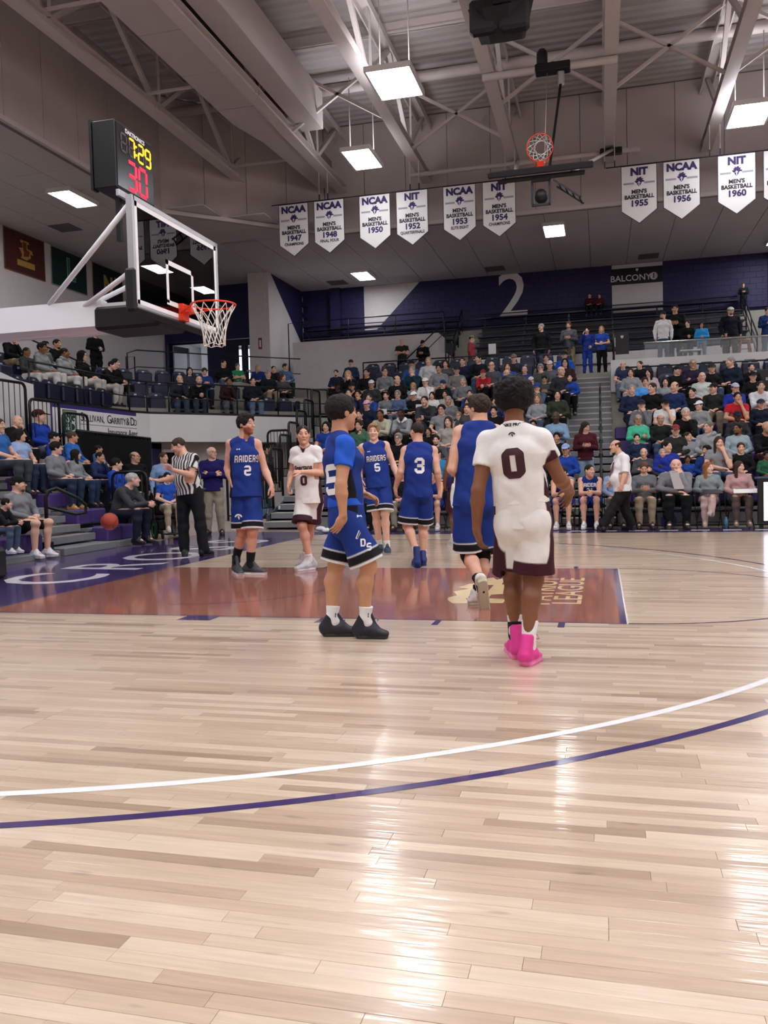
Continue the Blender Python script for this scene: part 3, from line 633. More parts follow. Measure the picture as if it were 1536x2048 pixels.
# wall where it shows purple round the door, and the door itself
MB().box((-7.598, 10.0, 0), (-7.59, 10.3, 2.18)).box((-7.598, 11.85, 0), (-7.59, 12.36, 2.18)).box((-7.598, 10.0, 2.03), (-7.59, 12.36, 2.18)).obj('painted_surround', M_purple, wl2)
d3 = empty('door_3', (-7.68, 10.3, 0)); d3['kind'] = 'structure'
MB().box((0, .03, 0), (.05, .5, 2.02)).box((0, .5, 0), (.05, 1.0, 1.0)).box((0, .5, 1.75), (.05, 1.0, 2.02)).box((0, 1.0, 0), (.05, 1.52, 2.02)).obj('door_leaf', mat('door_purple', '#2a2357', .5), d3)
MB().box((.02, .5, 1.0), (.03, 1.0, 1.75)).obj('pane', M_glass, d3); MB().box((.05, .2, 1.86), (.12, .55, 1.94)).obj('closer', M_steel, d3); MB().beam((.08, .2, 1.0), (.08, 1.4, 1.0), .04, .05).obj('push_bar', M_steel, d3)
d4 = empty('door_4', (-7.58, 12.37, 0)); d4['kind'] = 'structure'
mb = MB(); mb.beam((0, .03, 0), (0, .03, 2.0), .07, .07); mb.beam((.22, .62, 0), (.22, .62, 2.0), .07, .07); mb.beam((0, 0, 1.98), (.22, .62, 1.98), .08, .08); mb.obj('door_frame', mat('frame_white', '#e8e8ea', .4), d4)
ex = empty('exit_sign', (-7.57, 9.75, 2.07)); tag(ex, 'small red lit EXIT sign on the wall beside the purple door', 'sign')
MB().bbox((-.01, -.15, -.1), (.03, .15, .1), .005).obj('case', mat('exit_red', '#d83030', .4, emit='#ff2a22', estr=1.2), ex)
me = text_mesh('EXIT', .13, .002, .002); me.transform(frame_mat((.033, 0, 0), (0, 1, 0), (0, 0, 1))); link('lettering', me, M_paper, ex)
# sponsor sign
ss = empty('wall_sign', (-7.59, 9.82, 2.575)); tag(ss, 'long white sign with purple bands reading Sullivan, Garrity and Donnelly Insurance Agency', 'sign')
M_sgreen = mat('sign_green', '#12462f', .5); M_sink = mat('sign_ink', '#26262a', .5); M_spur = mat('sign_purple', '#33286b', .5); M_sw = mat('sign_face', '#dfe0df', .5)
MB().box((0, -2.22, -.355), (.012, 2.22, .355)).obj('panel', M_sw, ss)
MB().box((.012, -2.22, .27), (.016, 2.22, .355)).box((.012, -2.22, -.355), (.016, 2.22, -.29)).box((.012, -2.22, -.29), (.016, -2.16, .27)).box((.012, 2.15, -.29), (.016, 2.22, .27)).obj('border', M_spur, ss)
MB().box((.012, -1.80, -.28), (.018, -1.28, .24)).obj('badge', M_sgreen, ss)
MB().box((.018, -1.77, .205), (.02, -1.31, .215)).box((.018, -1.77, -.26), (.02, -1.76, .215)).box((.018, -1.32, -.26), (.02, -1.31, .215)).obj('badge_line', M_sw, ss)
def stxt(nm, b, y, z, sz, m, **k): me = text_mesh(b, sz, depth=.002, **k); me.transform(frame_mat((.022, y, z), (0, 1, 0), (0, 0, 1))); return link(nm, me, m, ss)
stxt('lettering', 'S', -1.63, .05, .3, M_sw, bold=.003); stxt('lettering', 'G', -1.43, .05, .3, M_sw, bold=.003); stxt('lettering', '&', -1.63, -.15, .22, M_sw); stxt('lettering', 'D', -1.43, -.15, .3, M_sw, bold=.003)
stxt('lettering', 'S', -1.08, .11, .29, M_sink); stxt('lettering', 'ULLIVAN,', -.60, .09, .225, M_sink, sx=.9); stxt('lettering', 'G', .03, .11, .29, M_sink); stxt('lettering', 'ARRITY', .44, .09, .225, M_sink, sx=.9); stxt('lettering', '&', .86, .1, .26, M_sink); stxt('lettering', 'D', 1.08, .11, .29, M_sink); stxt('lettering', 'ONNELLY', 1.55, .09, .225, M_sink, sx=.84)
stxt('lettering', 'Insurance Agency Inc.', .92, -.19, .25, M_sink, sx=.88); MB().box((.012, -1.15, -.055), (.018, 1.9, -.045)).obj('rule', M_sink, ss)
# railings of the left balcony
def curve_rail(d, z, label, i0=2, mid=(.42,), h=.85, P=PC):
    Q = [(x, y, z + h) for x, y in offs(P, d)[i0:]]; posts = []
    for a, b in zip(Q[:-1], Q[1:]):
        n = max(1, int((Vector(b) - Vector(a)).length / 1.6)); posts += [(Vector(a).lerp(Vector(b), k / n) - Vector((0, 0, h)), Vector(a).lerp(Vector(b), k / n)) for k in range(n)]
    posts.append((Vector(Q[-1]) - Vector((0, 0, h)), Q[-1])); return railing(Q, label, posts, mid=mid)
curve_rail(.1, 2.93, 'black front rail following the curved white balcony front')
railing([(-9.9, 6.5, 5.0), (-9.9, 9.6, 4.9), (-9.9, 12.6, 4.45), (-9.9, 13.6, 4.4)], 'black sloping rail behind the upper balcony seats by the block wall', [((-9.9, 9.6, 3.6), (-9.9, 9.6, 4.9)), ((-9.9, 12.6, 3.6), (-9.9, 12.6, 4.45))])
railing([(-10.35, 15.3, CON), (-10.35, 15.3, CON + .95), (-10.35, 15.8, CON + 1.02), (-10.35, 15.8, CON)], 'black hoop rail standing beside the police officer', [])
railing([(-9.7, 14.3, CON), (-9.7, 14.3, CON + .9), (-9.5, 14.5, CON + 1.0), (-7.6, 16.6, CON + 1.0), (-5.7, 18.4, CON + 1.0)], 'black rail on the walkway between the corner seats and the purple doors', [((-7.6, 16.6, CON), (-7.6, 16.6, CON + 1))], mid=(.5,))
GB = 'navy folding seats in the balcony over the sponsor sign'
for k, (d, z) in enumerate(((.72, 2.75), (1.57, 3.17), (2.42, 3.59))):
    for y in np.arange(5.6, 11.2 if k == 0 else 12.4, .55):
        if k == 2 and y > 12: continue
        stadium_seat(-7.6 - d, y, z, PI / 2, 'navy folding stadium seat in the balcony over the sponsor sign', GB)
    Q = offs(PC, d); ar = PI / 4
    for a, b in zip(Q[5:9], Q[6:10]):
        pass
GC = 'navy folding seats in the curved corner of the balcony'
def along(P, s):
    for a, b in zip(P[:-1], P[1:]):
        L_ = (Vector(b) - Vector(a)).length
        if s <= L_: t = s / L_; return Vector((a[0] + (b[0] - a[0]) * t, a[1] + (b[1] - a[1]) * t)), math.atan2(b[1] - a[1], b[0] - a[0])
        s -= L_
    return None
CORNER = {}
for k, (d, z) in enumerate(((.95, 2.75), (1.75, 3.17), (2.55, 3.59))):
    Q = offs(PC[3:], d)[1:]; s = .25
    while True:
        r = along(Q, s)
        if r is None or r[0].x > -4.6: break
        stadium_seat(r[0].x, r[0].y, z, r[1], 'navy folding stadium seat in the curved corner of the balcony', GC); s += .58
# ---- end bleacher behind the baseline
eb = empty('end_bleacher', (-4.4, 4, 0)); tag(eb, 'grey bleacher with purple bench seats behind the basket', 'bleacher')
def eloc(o): o.location = (o.location.x + 4.4, o.location.y - 4, o.location.z); return o
mode = MB().bbox((-.17, .006, -.28), (.17, .454, 0), .03).mesh('seat_module'); mode.materials.append(M_seatp)
for k in range(5):
    x = -4.75 - .6 * k; z = .42 + .31 * k; dz = z - .4
    for a, b in ((-6.0, 3.3), (5.0, 6.15)):
        if k: eloc(MB().box((x - .28, a, dz - .05), (x + .32, b, dz)).obj('deck', M_deckg, eb)); eloc(MB().box((x + .28, a, dz - .22), (x + .31, b, dz - .05)).obj('riser', M_deckg, eb))
        else: eloc(MB().bbox((x - .2, a, .002), (x + .36, b, .1), .01).obj('skirt', M_deckg, eb))
        y = a + .02
        while y + .46 < b: eloc(share('seat_module', mode, eb, (x - .05, y, z - .05))); y += .46
    for s in range(2 if k else 1):
        zz = .12 + .31 * k - .155 * s if k else .12; xx = x + .12 + .3 * s if k else x
        t = eloc(MB().bbox((xx - .28, 3.36, max(zz - .12, .002)), (xx + .16 if k else -4.36, 4.86, zz), .008).obj('step', M_deckg, eb))
        MB().box((xx + .12 if k else -4.40, 3.37, zz + .0005), (xx + .155 if k else -4.37, 4.85, zz + .004)).obj('nosing', mat('tread_yellow', '#a3977a', .6), t)
t = empty('handrail', (-4.62, 3.3, .4)); tag(t, 'black looped handrail at the bleacher aisle beside the man in shorts', 'railing')
MB().tube([(0, 0, -.28), (0, 0, .55), (.04, .04, .66), (.12, .12, .70), (.3, .42, .52), (.36, .55, .40), (.34, .56, .28), (.24, .42, .26), (.0, .03, .40)], .03, 8).obj('loop', M_rail, t); MB().bbox((-.07, -.07, -.29), (.07, .07, -.16), .01).obj('foot', M_black, t)
t = empty('handrail', (-5.3, 1.3, .9)); tag(t, 'black looped handrail by the woman in the light blue shirt', 'railing')
MB().tube([(-.5, -.6, 1.05), (0, 0, .75), (.06, .1, .66), (.04, .1, .5), (-.05, 0, .42), (-.5, -.6, .62)], .03, 8).obj('loop', M_rail, t); MB().tube([(-.5, -.6, -.2), (-.5, -.6, 1.05)], .03, 8).obj('post', M_rail, t)
for i, (p, d, up, n, lb) in enumerate((((-7.2, 5.0, 1.7), (0, 1.3, 0), 1.5, 8, 'black barred guard panel above the bald man at the bleacher top'), ((-7.15, 6.35, 1.7), (0, .95, 0), 1.2, 7, 'black barred guard panel behind the man in the maroon cap'), ((-7.1, 7.35, 1.7), (0, .9, 0), .98, 6, 'black barred guard panel in front of the green sign badge'), ((-5.3, 6.3, .005), (.75, 0, 0), 1.35, 7, 'black barred guard panel beside the man in the royal blue pullover'))): picket(p, d, up, n, lb, 'barred guard panels of the end bleacher')
# folded black netting beside the end bleacher
fc = empty('folded_partition', (-7.0, 7.6, 0)); tag(fc, 'folded black partition standing at the end of the bleacher under the sign', 'partition')
P = []
for i in range(41): P.append((.18 * (i % 2) - .05 + .5 * (i / 40) ** 2, i * .055))
mb = MB(); vs = [(x, y, 0) for x, y in P] + [(x, y, 2.28 - .12 * (y / 2.2)) for x, y in P]; mb.add(vs, [(i, i + 1, 42 + i, 41 + i) for i in range(40)]); mb.obj('curtain', mat('black_curtain', '#0b0b0c', .8), fc)
MB().tube([(.05, 0, 2.3), (.2, 1.1, 2.25), (.55, 2.2, 2.18)], .035, 8).obj('top_bar', M_rail, fc)
# ---- small signs and hanging panels
def notice(x, y, z, w, h, label, lines, rz=0):
    t = empty('paper_notice', (x, y, z), rz); tag(t, label, 'sign'); MB().box((-w / 2, -.004, -h / 2), (w / 2, .004, h / 2)).obj('sheet', M_paper, t)
    for s, zz, sz in lines:
        me = text_mesh(s, sz, depth=.002); me.transform(frame_mat((0, -.006, zz), (1, 0, 0), (0, 0, 1))); link('lettering', me, M_sink, t)
    return t
notice(4.68, 18.72, 5.07, .42, .28, 'white paper notice about fan seating beside the aisle top', [('Fan Seating', .02, .07), ('Section', -.07, .06)])
notice(-.45, 13.485, 2.72 + .12, .52, .34, 'white paper notice hung on the rail below the man in the white cap', [('Fan Seating', .04, .085), ('Section', -.08, .08)])
notice(-1.62, 13.485, 2.86, .22, .14, 'small white row marker on the front rail of the navy seats', [('A', -.01, .09)])
notice(.55, 19.95, 5.28, .25, .34, 'white sheet taped up beside the man in the red shirt', [])
def skirt(x, y, z, w, h, label, lines):
    t = empty('section_banner', (x, y, z)); tag(t, label, 'banner'); MB().bbox((-w / 2, -.012, -h), (w / 2, .012, 0), .004).obj('cloth', M_signk, t)
    for s, xx, zz, sz in lines:
        me = text_mesh(s, sz, .002, .002); me.transform(frame_mat((xx, -.016, zz), (1, 0, 0), (0, 0, 1))); link('lettering', me, M_signw, t)
    MB().prism([(-.04, -.018, -.06), (.04, -.018, -.06), (.04, -.018, -.11), (0, -.018, -.15), (-.04, -.018, -.11)], (0, .003, 0)).obj('crest', M_signw, t)
    return t
skirt(.35, 13.48, 2.86, 1.0, .5, 'black section banner on the rail below the navy seats by the blue cap', [('SECTION', 0, -.22, .1)])
skirt(8.36, 15.18, 3.62, .8, .62, 'black section banner with a white B at the right edge', [('SECTION', 0, -.24, .1), ('B', -.06, -.43, .32)])
skirt(4.66, 17.26, 5.1, .38, .6, 'plain black cloth panel on the guard rail under the fan notice', [])
# lit scoring table screen
tb = empty('scorer_table', (7.66, 8.15, 0)); tag(tb, 'scoring table with a bright white lit screen front at the right edge', 'table')
MB().bbox((-.88, .0, .1), (.88, .08, .92), .01).obj('screen_case', M_black, tb); MB().box((-.78, -.006, .16), (.84, .002, .86)).obj('screen', mat('screen_white', '#ffffff', .3, emit='#dfe4ff', estr=2.2), tb); MB().bbox((-.9, 0, .92), (.9, .22, .96), .01).obj('top', mat('table_top', '#3a4458', .4), tb)
for x in (-.8, .8): MB().box((x - .03, .1, 0), (x + .03, .2, .92)).obj('leg', M_black, tb)
MB().lathe([(0, 0), (.032, 0), (.034, .14), (.02, .17), (.02, .2), (0, .2)], 12).obj('bottle', mat('bottle_blue', '#2f6fb5', .2), None, (7.05, 8.27, .962))
tag(D.objects['bottle'], 'blue drinks bottle standing on the scoring table', 'bottle')
# a stool and black cases on the standing platform
stl = empty('bar_stool', (8.15, 18.4, CON)); tag(stl, 'orange wooden stool behind the glass guard', 'stool'); M_or = mat('stool_wood', '#9a4d22', .5)
MB().lathe([(0, .70), (.17, .70), (.17, .74), (0, .74)], 14).obj('seat', M_or, stl)
for sx in (-1, 1):
    for sy in (-1, 1): MB().beam((sx * .2, sy * .2, 0), (sx * .11, sy * .11, .7), .04, .04).obj('leg', M_or, stl)
for z in (.25, .45): MB().beam((-.17, -.17, z), (.17, -.17, z), .03, .03).obj('rung', M_or, stl)
stn = empty('side_table', (6.55, 17.42, CON)); tag(stn, 'small table with a white top behind the glass guard', 'table'); MB().bbox((-.3, -.2, .36), (.3, .2, .40), .01).obj('top', M_paper, stn); MB().lathe([(.18, 0), (.05, .03), (.04, .36), (0, .36)], 10).obj('pedestal', M_black, stn)
# ================================================================ BASKETS, CLOCK, BANNERS
M_orange = mat('rim_orange', '#e23a1c', .35)
M_net = mat('net_cord', '#e8e4dc', .8)
def clear_glass(name, tint=.93, ior=1.5):
    m = D.materials.new(name); m.use_nodes = True; nt = m.node_tree; nt.nodes.remove(nt.nodes['Principled BSDF']); L = nt.links
    t = nt.nodes.new('ShaderNodeBsdfTransparent'); t.inputs[0].default_value = (tint, tint, tint, 1); g = nt.nodes.new('ShaderNodeBsdfGlossy'); g.inputs['Roughness'].default_value = .01
    fr = nt.nodes.new('ShaderNodeFresnel'); fr.inputs[0].default_value = ior; mx = nt.nodes.new('ShaderNodeMixShader'); L.new(fr.outputs[0], mx.inputs[0]); L.new(t.outputs[0], mx.inputs[1]); L.new(g.outputs[0], mx.inputs[2]); L.new(mx.outputs[0], nt.nodes['Material Output'].inputs[0]); return m
M_bglass = clear_glass('board_glass', .9, 1.6)
M_alu = mat('aluminium', '#c4c6c8', .35, metal=.7)
M_wline = mat('board_white', '#efefef', .4)
M_pad = mat('padding_black', '#101113', .6, noise=.1, bump=.1, bscale=30)
M_boom = mat('boom_white', '#e9ecef', .35)
def net(parent, c, R, ux, uy, dn, L=.42, nloop=12, Rb=.115):
    ux = Vector(ux); uy = Vector(uy); dn = Vector(dn); c = Vector(c); mb = MB()
    def P(a, t): 
        r = R * (1 - t) + Rb * t - .035 * math.sin(PI * t); return c + (ux * math.cos(a) + uy * math.sin(a)) * r + dn * (L * t)
    for k in range(nloop):
        for s in (-1, 1):
            a0 = 2 * PI * k / nloop
            mb.tube([P(a0 + s * t * 2.2 * 2 * PI / nloop, t) for t in np.linspace(0, 1, 9)], .0045, 5)
    mb.tube([P(a, 1 + .02 * math.sin(6 * a)) for a in np.linspace(0, 2 * PI, 25)[:-1]], .0045, 5, closed=True)
    return mb.obj('net', M_net, parent)
def rim(parent, c, ux, uy, dn, plate):
    ux = Vector(ux); uy = Vector(uy); dn = Vector(dn); c = Vector(c); R = .2286 + .009
    MB().tube([c + ux * (R * math.cos(a)) + uy * (R * math.sin(a)) for a in np.linspace(0, 2 * PI, 41)[:-1]], .0095, 8, closed=True).obj('rim_ring', M_orange, parent)
    # neck and breakaway plate toward the board (-ux)
    mb = MB(); b = c - ux * (R - .005); e = c - ux * plate
    mb.beam(b + dn * .03, e + dn * .03, .12, .07, up=-dn); mb.obj('rim_neck', M_orange, parent)
    MB().beam(e + dn * -.03 - ux * -.02, e + dn * .15 - ux * -.02, .14, .05, up=ux).obj('rim_plate', M_orange, parent)
    mb = MB()
    for s in (-1, 1): mb.tube([c + ux * (-R * math.cos(s * .9)) + uy * (R * math.sin(s * .9)) + dn * .01, e + uy * s * .05 + dn * .08], .008, 6)
    mb.obj('rim_brace', M_orange, parent)
hp = empty('basketball_hoop', (0, 0, 3.05)); tag(hp, 'main basketball goal with glass backboard, orange rim and white net over the lane', 'basketball hoop')
BX, BT, BB = -.381, .90, -.15
def hb(nm, mb, m): return mb.obj(nm, m, hp)
hb('glass_sheet', MB().box((BX - .013, -.90, BB + .02), (BX, .90, BT - .02)), M_bglass)
fr = MB().box((BX - .06, -.92, BT - .02), (BX + .006, .92, BT + .025)).box((BX - .06, -.945, BB), (BX + .006, -.90, BT + .025)).box((BX - .06, .90, BB), (BX + .006, .945, BT + .025)).box((BX - .06, -.92, BB - .02), (BX + .006, .92, BB + .025))
hb('board_frame', fr, M_alu)
x0, x1 = BX + .0005, BX + .003
hb('border_line', MB().box((x0, -.90, BT - .07), (x1, .90, BT - .02)).box((x0, -.90, BB + .02), (x1, -.85, BT - .02)).box((x0, .85, BB + .02), (x1, .90, BT - .02)).box((x0, -.90, BB + .02), (x1, .90, BB + .07)), M_wline)
hb('target_square', MB().box((x0, -.305, .40), (x1, .305, .45)).box((x0, -.305, .0), (x1, -.255, .45)).box((x0, .255, .0), (x1, .305, .45)).box((x0, -.305, -.02), (x1, .305, .03)), M_wline)
pd = MB().bbox((BX - .09, -.96, BB - .06), (BX + .03, .96, BB + .0), .025).bbox((BX - .09, -.985, BB - .06), (BX + .03, -.935, BB + .36), .025).bbox((BX - .09, .935, BB - .06), (BX + .03, .985, BB + .36), .025)
hb('edge_padding', pd, M_pad)
rim(hp, (0, 0, 0), (1, 0, 0), (0, 1, 0), (0, 0, -1), .37)
net(hp, (0, 0, -.01), .233, (1, 0, 0), (0, 1, 0), (0, 0, -1))
hb('back_brace', MB().beam((BX - .10, -.6, BB + .0), (BX - .10, -.6, BT - .1), .09, .06, up=(1, 0, 0)).beam((BX - .10, .6, BB), (BX - .10, .6, BT - .1), .09, .06, up=(1, 0, 0)).beam((BX - .10, -.6, BT - .12), (BX - .10, .6, BT - .12), .06, .09).beam((BX - .10, -.6, BB + .05), (BX - .10, .6, BB + .05), .06, .09), M_black)
hb('boom', MB().box((-3.6, -.26, -.18), (-1.2, -.14, .1)).box((-3.6, .14, -.18), (-1.2, .26, .1)).box((-1.6, -.2, .02), (-1.3, .2, .09)).box((-2.5, -.2, .02), (-2.38, .2, .09)).box((-3.6, -.2, .02), (-3.48, .2, .09)).box((-3.6, -.2, -.17), (-1.2, .2, -.15)), M_boom)
hb('boom_pad', MB().bbox((-1.28, -.29, -.23), (-.48, .29, .02), .03), M_pad)
hb('boom_tip', MB().box((-1.2, -.24, .02), (-.45, .24, .06)), M_boom)
for s in (-1, 1): hb('support_strut', MB().tube([(-1.85, s * .24, .10), (BX - .06, s * .86, BT - .03)], .028, 10), M_boom); hb('lower_strut', MB().tube([(-1.5, s * .2, .02), (BX - .08, s * .62, .35)], .028, 10), M_boom)
hb('base_arm', MB().beam((-3.5, -.2, -.05), (-3.9, -.2, -2.7), .12, .14).beam((-3.5, .2, -.05), (-3.9, .2, -2.7), .12, .14), M_boom); hb('wheel_base', MB().bbox((-4.3, -.6, -3.045), (-3.2, .6, -2.65), .05), M_pad)
# shot clock
sc_ = empty('shot_clock', (-.84, 0, 4.05)); tag(sc_, 'black shot clock box with yellow game time above red digits on top of the backboard', 'clock')
M_scf = mat('clock_face', '#141617', .18, spec=.6); M_case = mat('clock_case', '#0a0a0b', .4)
MB().bbox((-.30, -.39, .23), (-.03, .39, .93), .008).obj('case', M_case, sc_); MB().box((-.03, -.37, .25), (-.024, .37, .91)).obj('face', M_scf, sc_)
MB().bbox((-.04, -.40, .13), (.0, .46, .20), .004).obj('mount_bracket', M_alu, sc_); MB().beam((-.1, -.25, -.3), (-.1, -.25, .24), .05, .05).beam((-.1, .25, -.3), (-.1, .25, .24), .05, .05).obj('mount_post', M_black, sc_)
MB().box((-.33, -.40, .22), (-.30, -.30, .95)).box((-.33, .30, .22), (-.30, .40, .95)).obj('back_plate', M_case, sc_)
M_yel = mat('led_yellow', '#ffb400', .4, emit='#ffb61a', estr=2.6); M_red = mat('led_red', '#ff1a2a', .4, emit='#ff1e38', estr=2.4); M_off = mat('led_unlit', '#4a3a34', .5)
SEG = {'0': 'abcdef', '1': 'bc', '2': 'abged', '3': 'abgcd', '4': 'fgbc', '5': 'afgcd', '6': 'afgedc', '7': 'abc', '8': 'abcdefg', '9': 'abfgcd'}
def seg_digit(nm, d, y, z, w, h, m, dots=False, inv=False):
    a = {'a': ((0, h), (w, h)), 'b': ((w, h), (w, h / 2)), 'c': ((w, h / 2), (w, 0)), 'd': ((0, 0), (w, 0)), 'e': ((0, 0), (0, h / 2)), 'f': ((0, h / 2), (0, h)), 'g': ((0, h / 2), (w, h / 2))}
    mb = MB(); t = w * .2
    for s in 'abcdefg':
        if (s in SEG[d]) == inv: continue
        (p0, q0), (p1, q1) = a[s]; dx, dz = p1 - p0, q1 - q0; L_ = math.hypot(dx, dz); dx /= L_; dz /= L_; g = t * .45
        if dots:
            n = 7
            for off in (-.32, .32):
                for k in range(n):
                    f = g + (L_ - 2 * g) * (k + .5) / n; cy, cz = y + p0 + dx * f + off * t * dz, z + q0 + dz * f - off * t * dx; r = t * .24; mb.box((-.023, cy - r, cz - r), (-.019, cy + r, cz + r))
        else:
            pts = [(p0 + dx * g * .4, q0 + dz * g * .4), (p0 + dx * (g + t * .4) - dz * t / 2, q0 + dz * (g + t * .4) + dx * t / 2), (p1 - dx * (g + t * .4) - dz * t / 2, q1 - dz * (g + t * .4) + dx * t / 2), (p1 - dx * g * .4, q1 - dz * g * .4), (p1 - dx * (g + t * .4) + dz * t / 2, q1 - dz * (g + t * .4) - dx * t / 2), (p0 + dx * (g + t * .4) + dz * t / 2, q0 + dz * (g + t * .4) - dx * t / 2)]
            mb.prism([(-.023, y + a_, z + b_) for a_, b_ in pts], (.004, 0, 0))
    if mb.v: mb.obj(nm, m, sc_)
for d, y in (('7', -.125), ('2', .06), ('9', .21)): seg_digit('digit', d, y, .64, .105, .185, M_yel); seg_digit('unlit_segments', d, y, .64, .105, .185, M_off, inv=True)
seg_digit('unlit_segments', '8', -.285, .64, .105, .185, M_off)
MB().box((-.023, .005, .68), (-.019, .025, .70)).box((-.023, .005, .77), (-.019, .025, .79)).obj('colon', M_yel, sc_)
for d, y in (('3', -.16), ('0', .06)): seg_digit('large_digit', d, y, .28, .15, .29, M_red, dots=True)
me = text_mesh('DAKTRONICS', .062, .002, .002); me.transform(frame_mat((-.022, 0, .875), (0, 1, 0), (0, 0, 1))); link('maker_lettering', me, M_paper, sc_)

# ---- championship banners
M_ban = mat('banner_cloth', '#cfcdca', .8, bump=.06, bscale=6); M_bnp = mat('banner_purple', '#2b1c50', .7); M_bnd = mat('banner_trim', '#1d1626', .7); M_bng = mat('banner_grey', '#8d8892', .7)
BY, BS = 13.7, .93
def bx(x): return 4.018 + (x - 4.018) * BS
def text_on(parent, nm, s, x, z, size, m, y=-.006, **k): me = text_mesh(s, size, depth=.002, **k); me.transform(frame_mat((x, y, z), (1, 0, 0), (0, 0, 1))); return link(nm, me, m, parent)
cres = [(-.055, .0), (-.10, .03), (-.115, .075), (-.07, .07), (-.085, .10), (-.045, .145), (-.04, .20), (-.02, .14), (.02, .17), (.075, .165), (.055, .135), (.12, .12), (.085, .085), (.15, .055), (.125, .02), (.09, .035), (.06, .0), (.04, -.045), (0, -.085), (-.04, -.05)]
def banner(x, top, year, sub, label):
    t = empty('championship_banner', (bx(x), BY, 8.655)); t.scale = (BS, BS, BS); tag(t, label, 'banner', 'championship banners over the far stand'); w, h, p = .455, 1.18, .34
    MB().prism([(-w, 0, 0), (w, 0, 0), (w, 0, -h), (0, 0, -h - p), (-w, 0, -h)], (0, .006, 0)).obj('cloth', M_ban, t)
    tr = MB()
    for a, b in (((-w, 0), (-w, -h)), ((w, 0), (w, -h)), ((-w, -h), (0, -h - p)), ((w, -h), (0, -h - p)), ((-w, 0), (w, 0))): tr.beam((a[0], .003, a[1]), (b[0], .003, b[1]), .014, .016, up=(0, 1, 0))
    tr.obj('trim', M_bnd, t)
    text_on(t, 'lettering', top, 0, -.17, .26, M_bnp, bold=.015, sx=1.02)
    MB().prism([(x_ * .95, -.002, -.47 + z_ * .95) for x_, z_ in cres], (0, -.003, 0)).obj('emblem', M_bnp, t)
    MB().box((-.012, -.008, -.53), (.012, -.004, -.42)).box((-.035, -.008, -.465), (.035, -.004, -.445)).obj('cross', M_ban, t)
    MB().box((-.40, -.003, -.49), (-.13, -.001, -.44)).box((.13, -.003, -.49), (.40, -.001, -.44)).obj('faded_band', M_bng, t)
    text_on(t, 'lettering', "MEN'S", 0, -.69, .145, M_bnd, bold=.006); text_on(t, 'lettering', 'BASKETBALL', 0, -.825, .145, M_bnd, bold=.006, sx=.92)
    text_on(t, 'year', year, 0, -1.0, .22, M_bnp, bold=.009, sx=1.05)
    if sub: text_on(t, 'lettering', sub, 0, -1.17, .115, M_bnd, bold=.003, sx=.9 if len(sub) < 11 else .8)
BN = [(-4.67, 'NCAA', '1947', 'CHAMPIONS'), (-3.57, 'NCAA', '1948', 'FINAL FOUR'), (-2.19, 'NCAA', '1950', ''), (-1.09, 'NIT', '1952', 'QUARTERFINALS'), (.27, 'NCAA', '1953', 'ELITE EIGHT'), (1.38, 'NIT', '1954', 'CHAMPIONS'), (5.10, 'NIT', '1955', ''), (6.17, 'NCAA', '1956', ''), (7.52, 'NIT', '1960', ''), (8.62, 'NIT', '1961', 'SEMIFINALS')]
BLAB = {'1947': 'the one nearest the corner soffit, ending in CHAMPIONS', '1948': 'the only one with FINAL FOUR below its year', '1950': 'without a last line, below the smaller hanging light', '1952': 'the only one with QUARTERFINALS below its year', '1953': 'the only one with ELITE EIGHT below its year', '1954': 'an NIT one ending in CHAMPIONS beside the folded basket', '1955': 'an NIT one first on the second pole', '1956': 'an NCAA one between two NIT banners on the second pole', '1960': 'an NIT one hanging under the large light by the picture edge', '1961': 'cut off by the picture edge'}
for x, a, b, c in BN: banner(x, a, b, c, "white pennant banner, %s" % BLAB[b])
for a, b, lb in ((-5.35, 1.95, 'thin dark pole holding the six banners beside the folded basket'), (4.25, 9.3, 'thin dark pole holding the banners by the picture edge')):
    a, b = bx(a), bx(b); t = empty('banner_pole', (a, BY, 8.67)); tag(t, lb, 'pole'); MB().tube([(0, 0, 0), (b - a, 0, 0)], .014, 6).obj('bar', M_bnd, t)
    for x in TX:
        if a < x < b:
            for q in (-.12, .12): MB().box((x - a + q - .01, -.01, 0), (x - a + q + .01, .01, TB - 8.67)).obj('hanger', M_steel, t); MB().box((x - a + q - .012, -.02, .0), (x - a + q + .012, .02, .16)).obj('clamp', M_bnd, t)
# ---- conference banners on the left wall
def flag(y, w, h, zt, c1, c2, label, build):
    t = empty('wall_banner', (LX + .02, y, zt)); tag(t, label, 'banner')
    MB().box((0, -w / 2, -h), (.012, w / 2, 0)).obj('cloth', mat(label[:14] + '_c', c1, .8), t); mt = mat(label[:14] + '_t', c2, .7)
    MB().box((.0, -w / 2 - .03, -h - .03), (.01, w / 2 + .03, -h)).box((0, -w / 2 - .03, 0), (.01, w / 2 + .03, .03)).box((0, -w / 2 - .03, -h), (.01, -w / 2, 0)).box((0, w / 2, -h), (.01, w / 2 + .03, 0)).obj('border', mt, t); build(t)
def ft(t, s, y, z, size, m, x=.016, **k): me = text_mesh(s, size, depth=.004, **k); me.transform(frame_mat((x, y, z), (0, 1, 0), (0, 0, 1))); return link('lettering', me, m, t)
M_fg = mat('felt_green', '#0f6a48', .8); M_fw = mat('felt_white', '#a9a49c', .8); M_fgold = mat('felt_gold', '#b08a3c', .8); M_fm = mat('felt_maroon', '#6b2f23', .8)
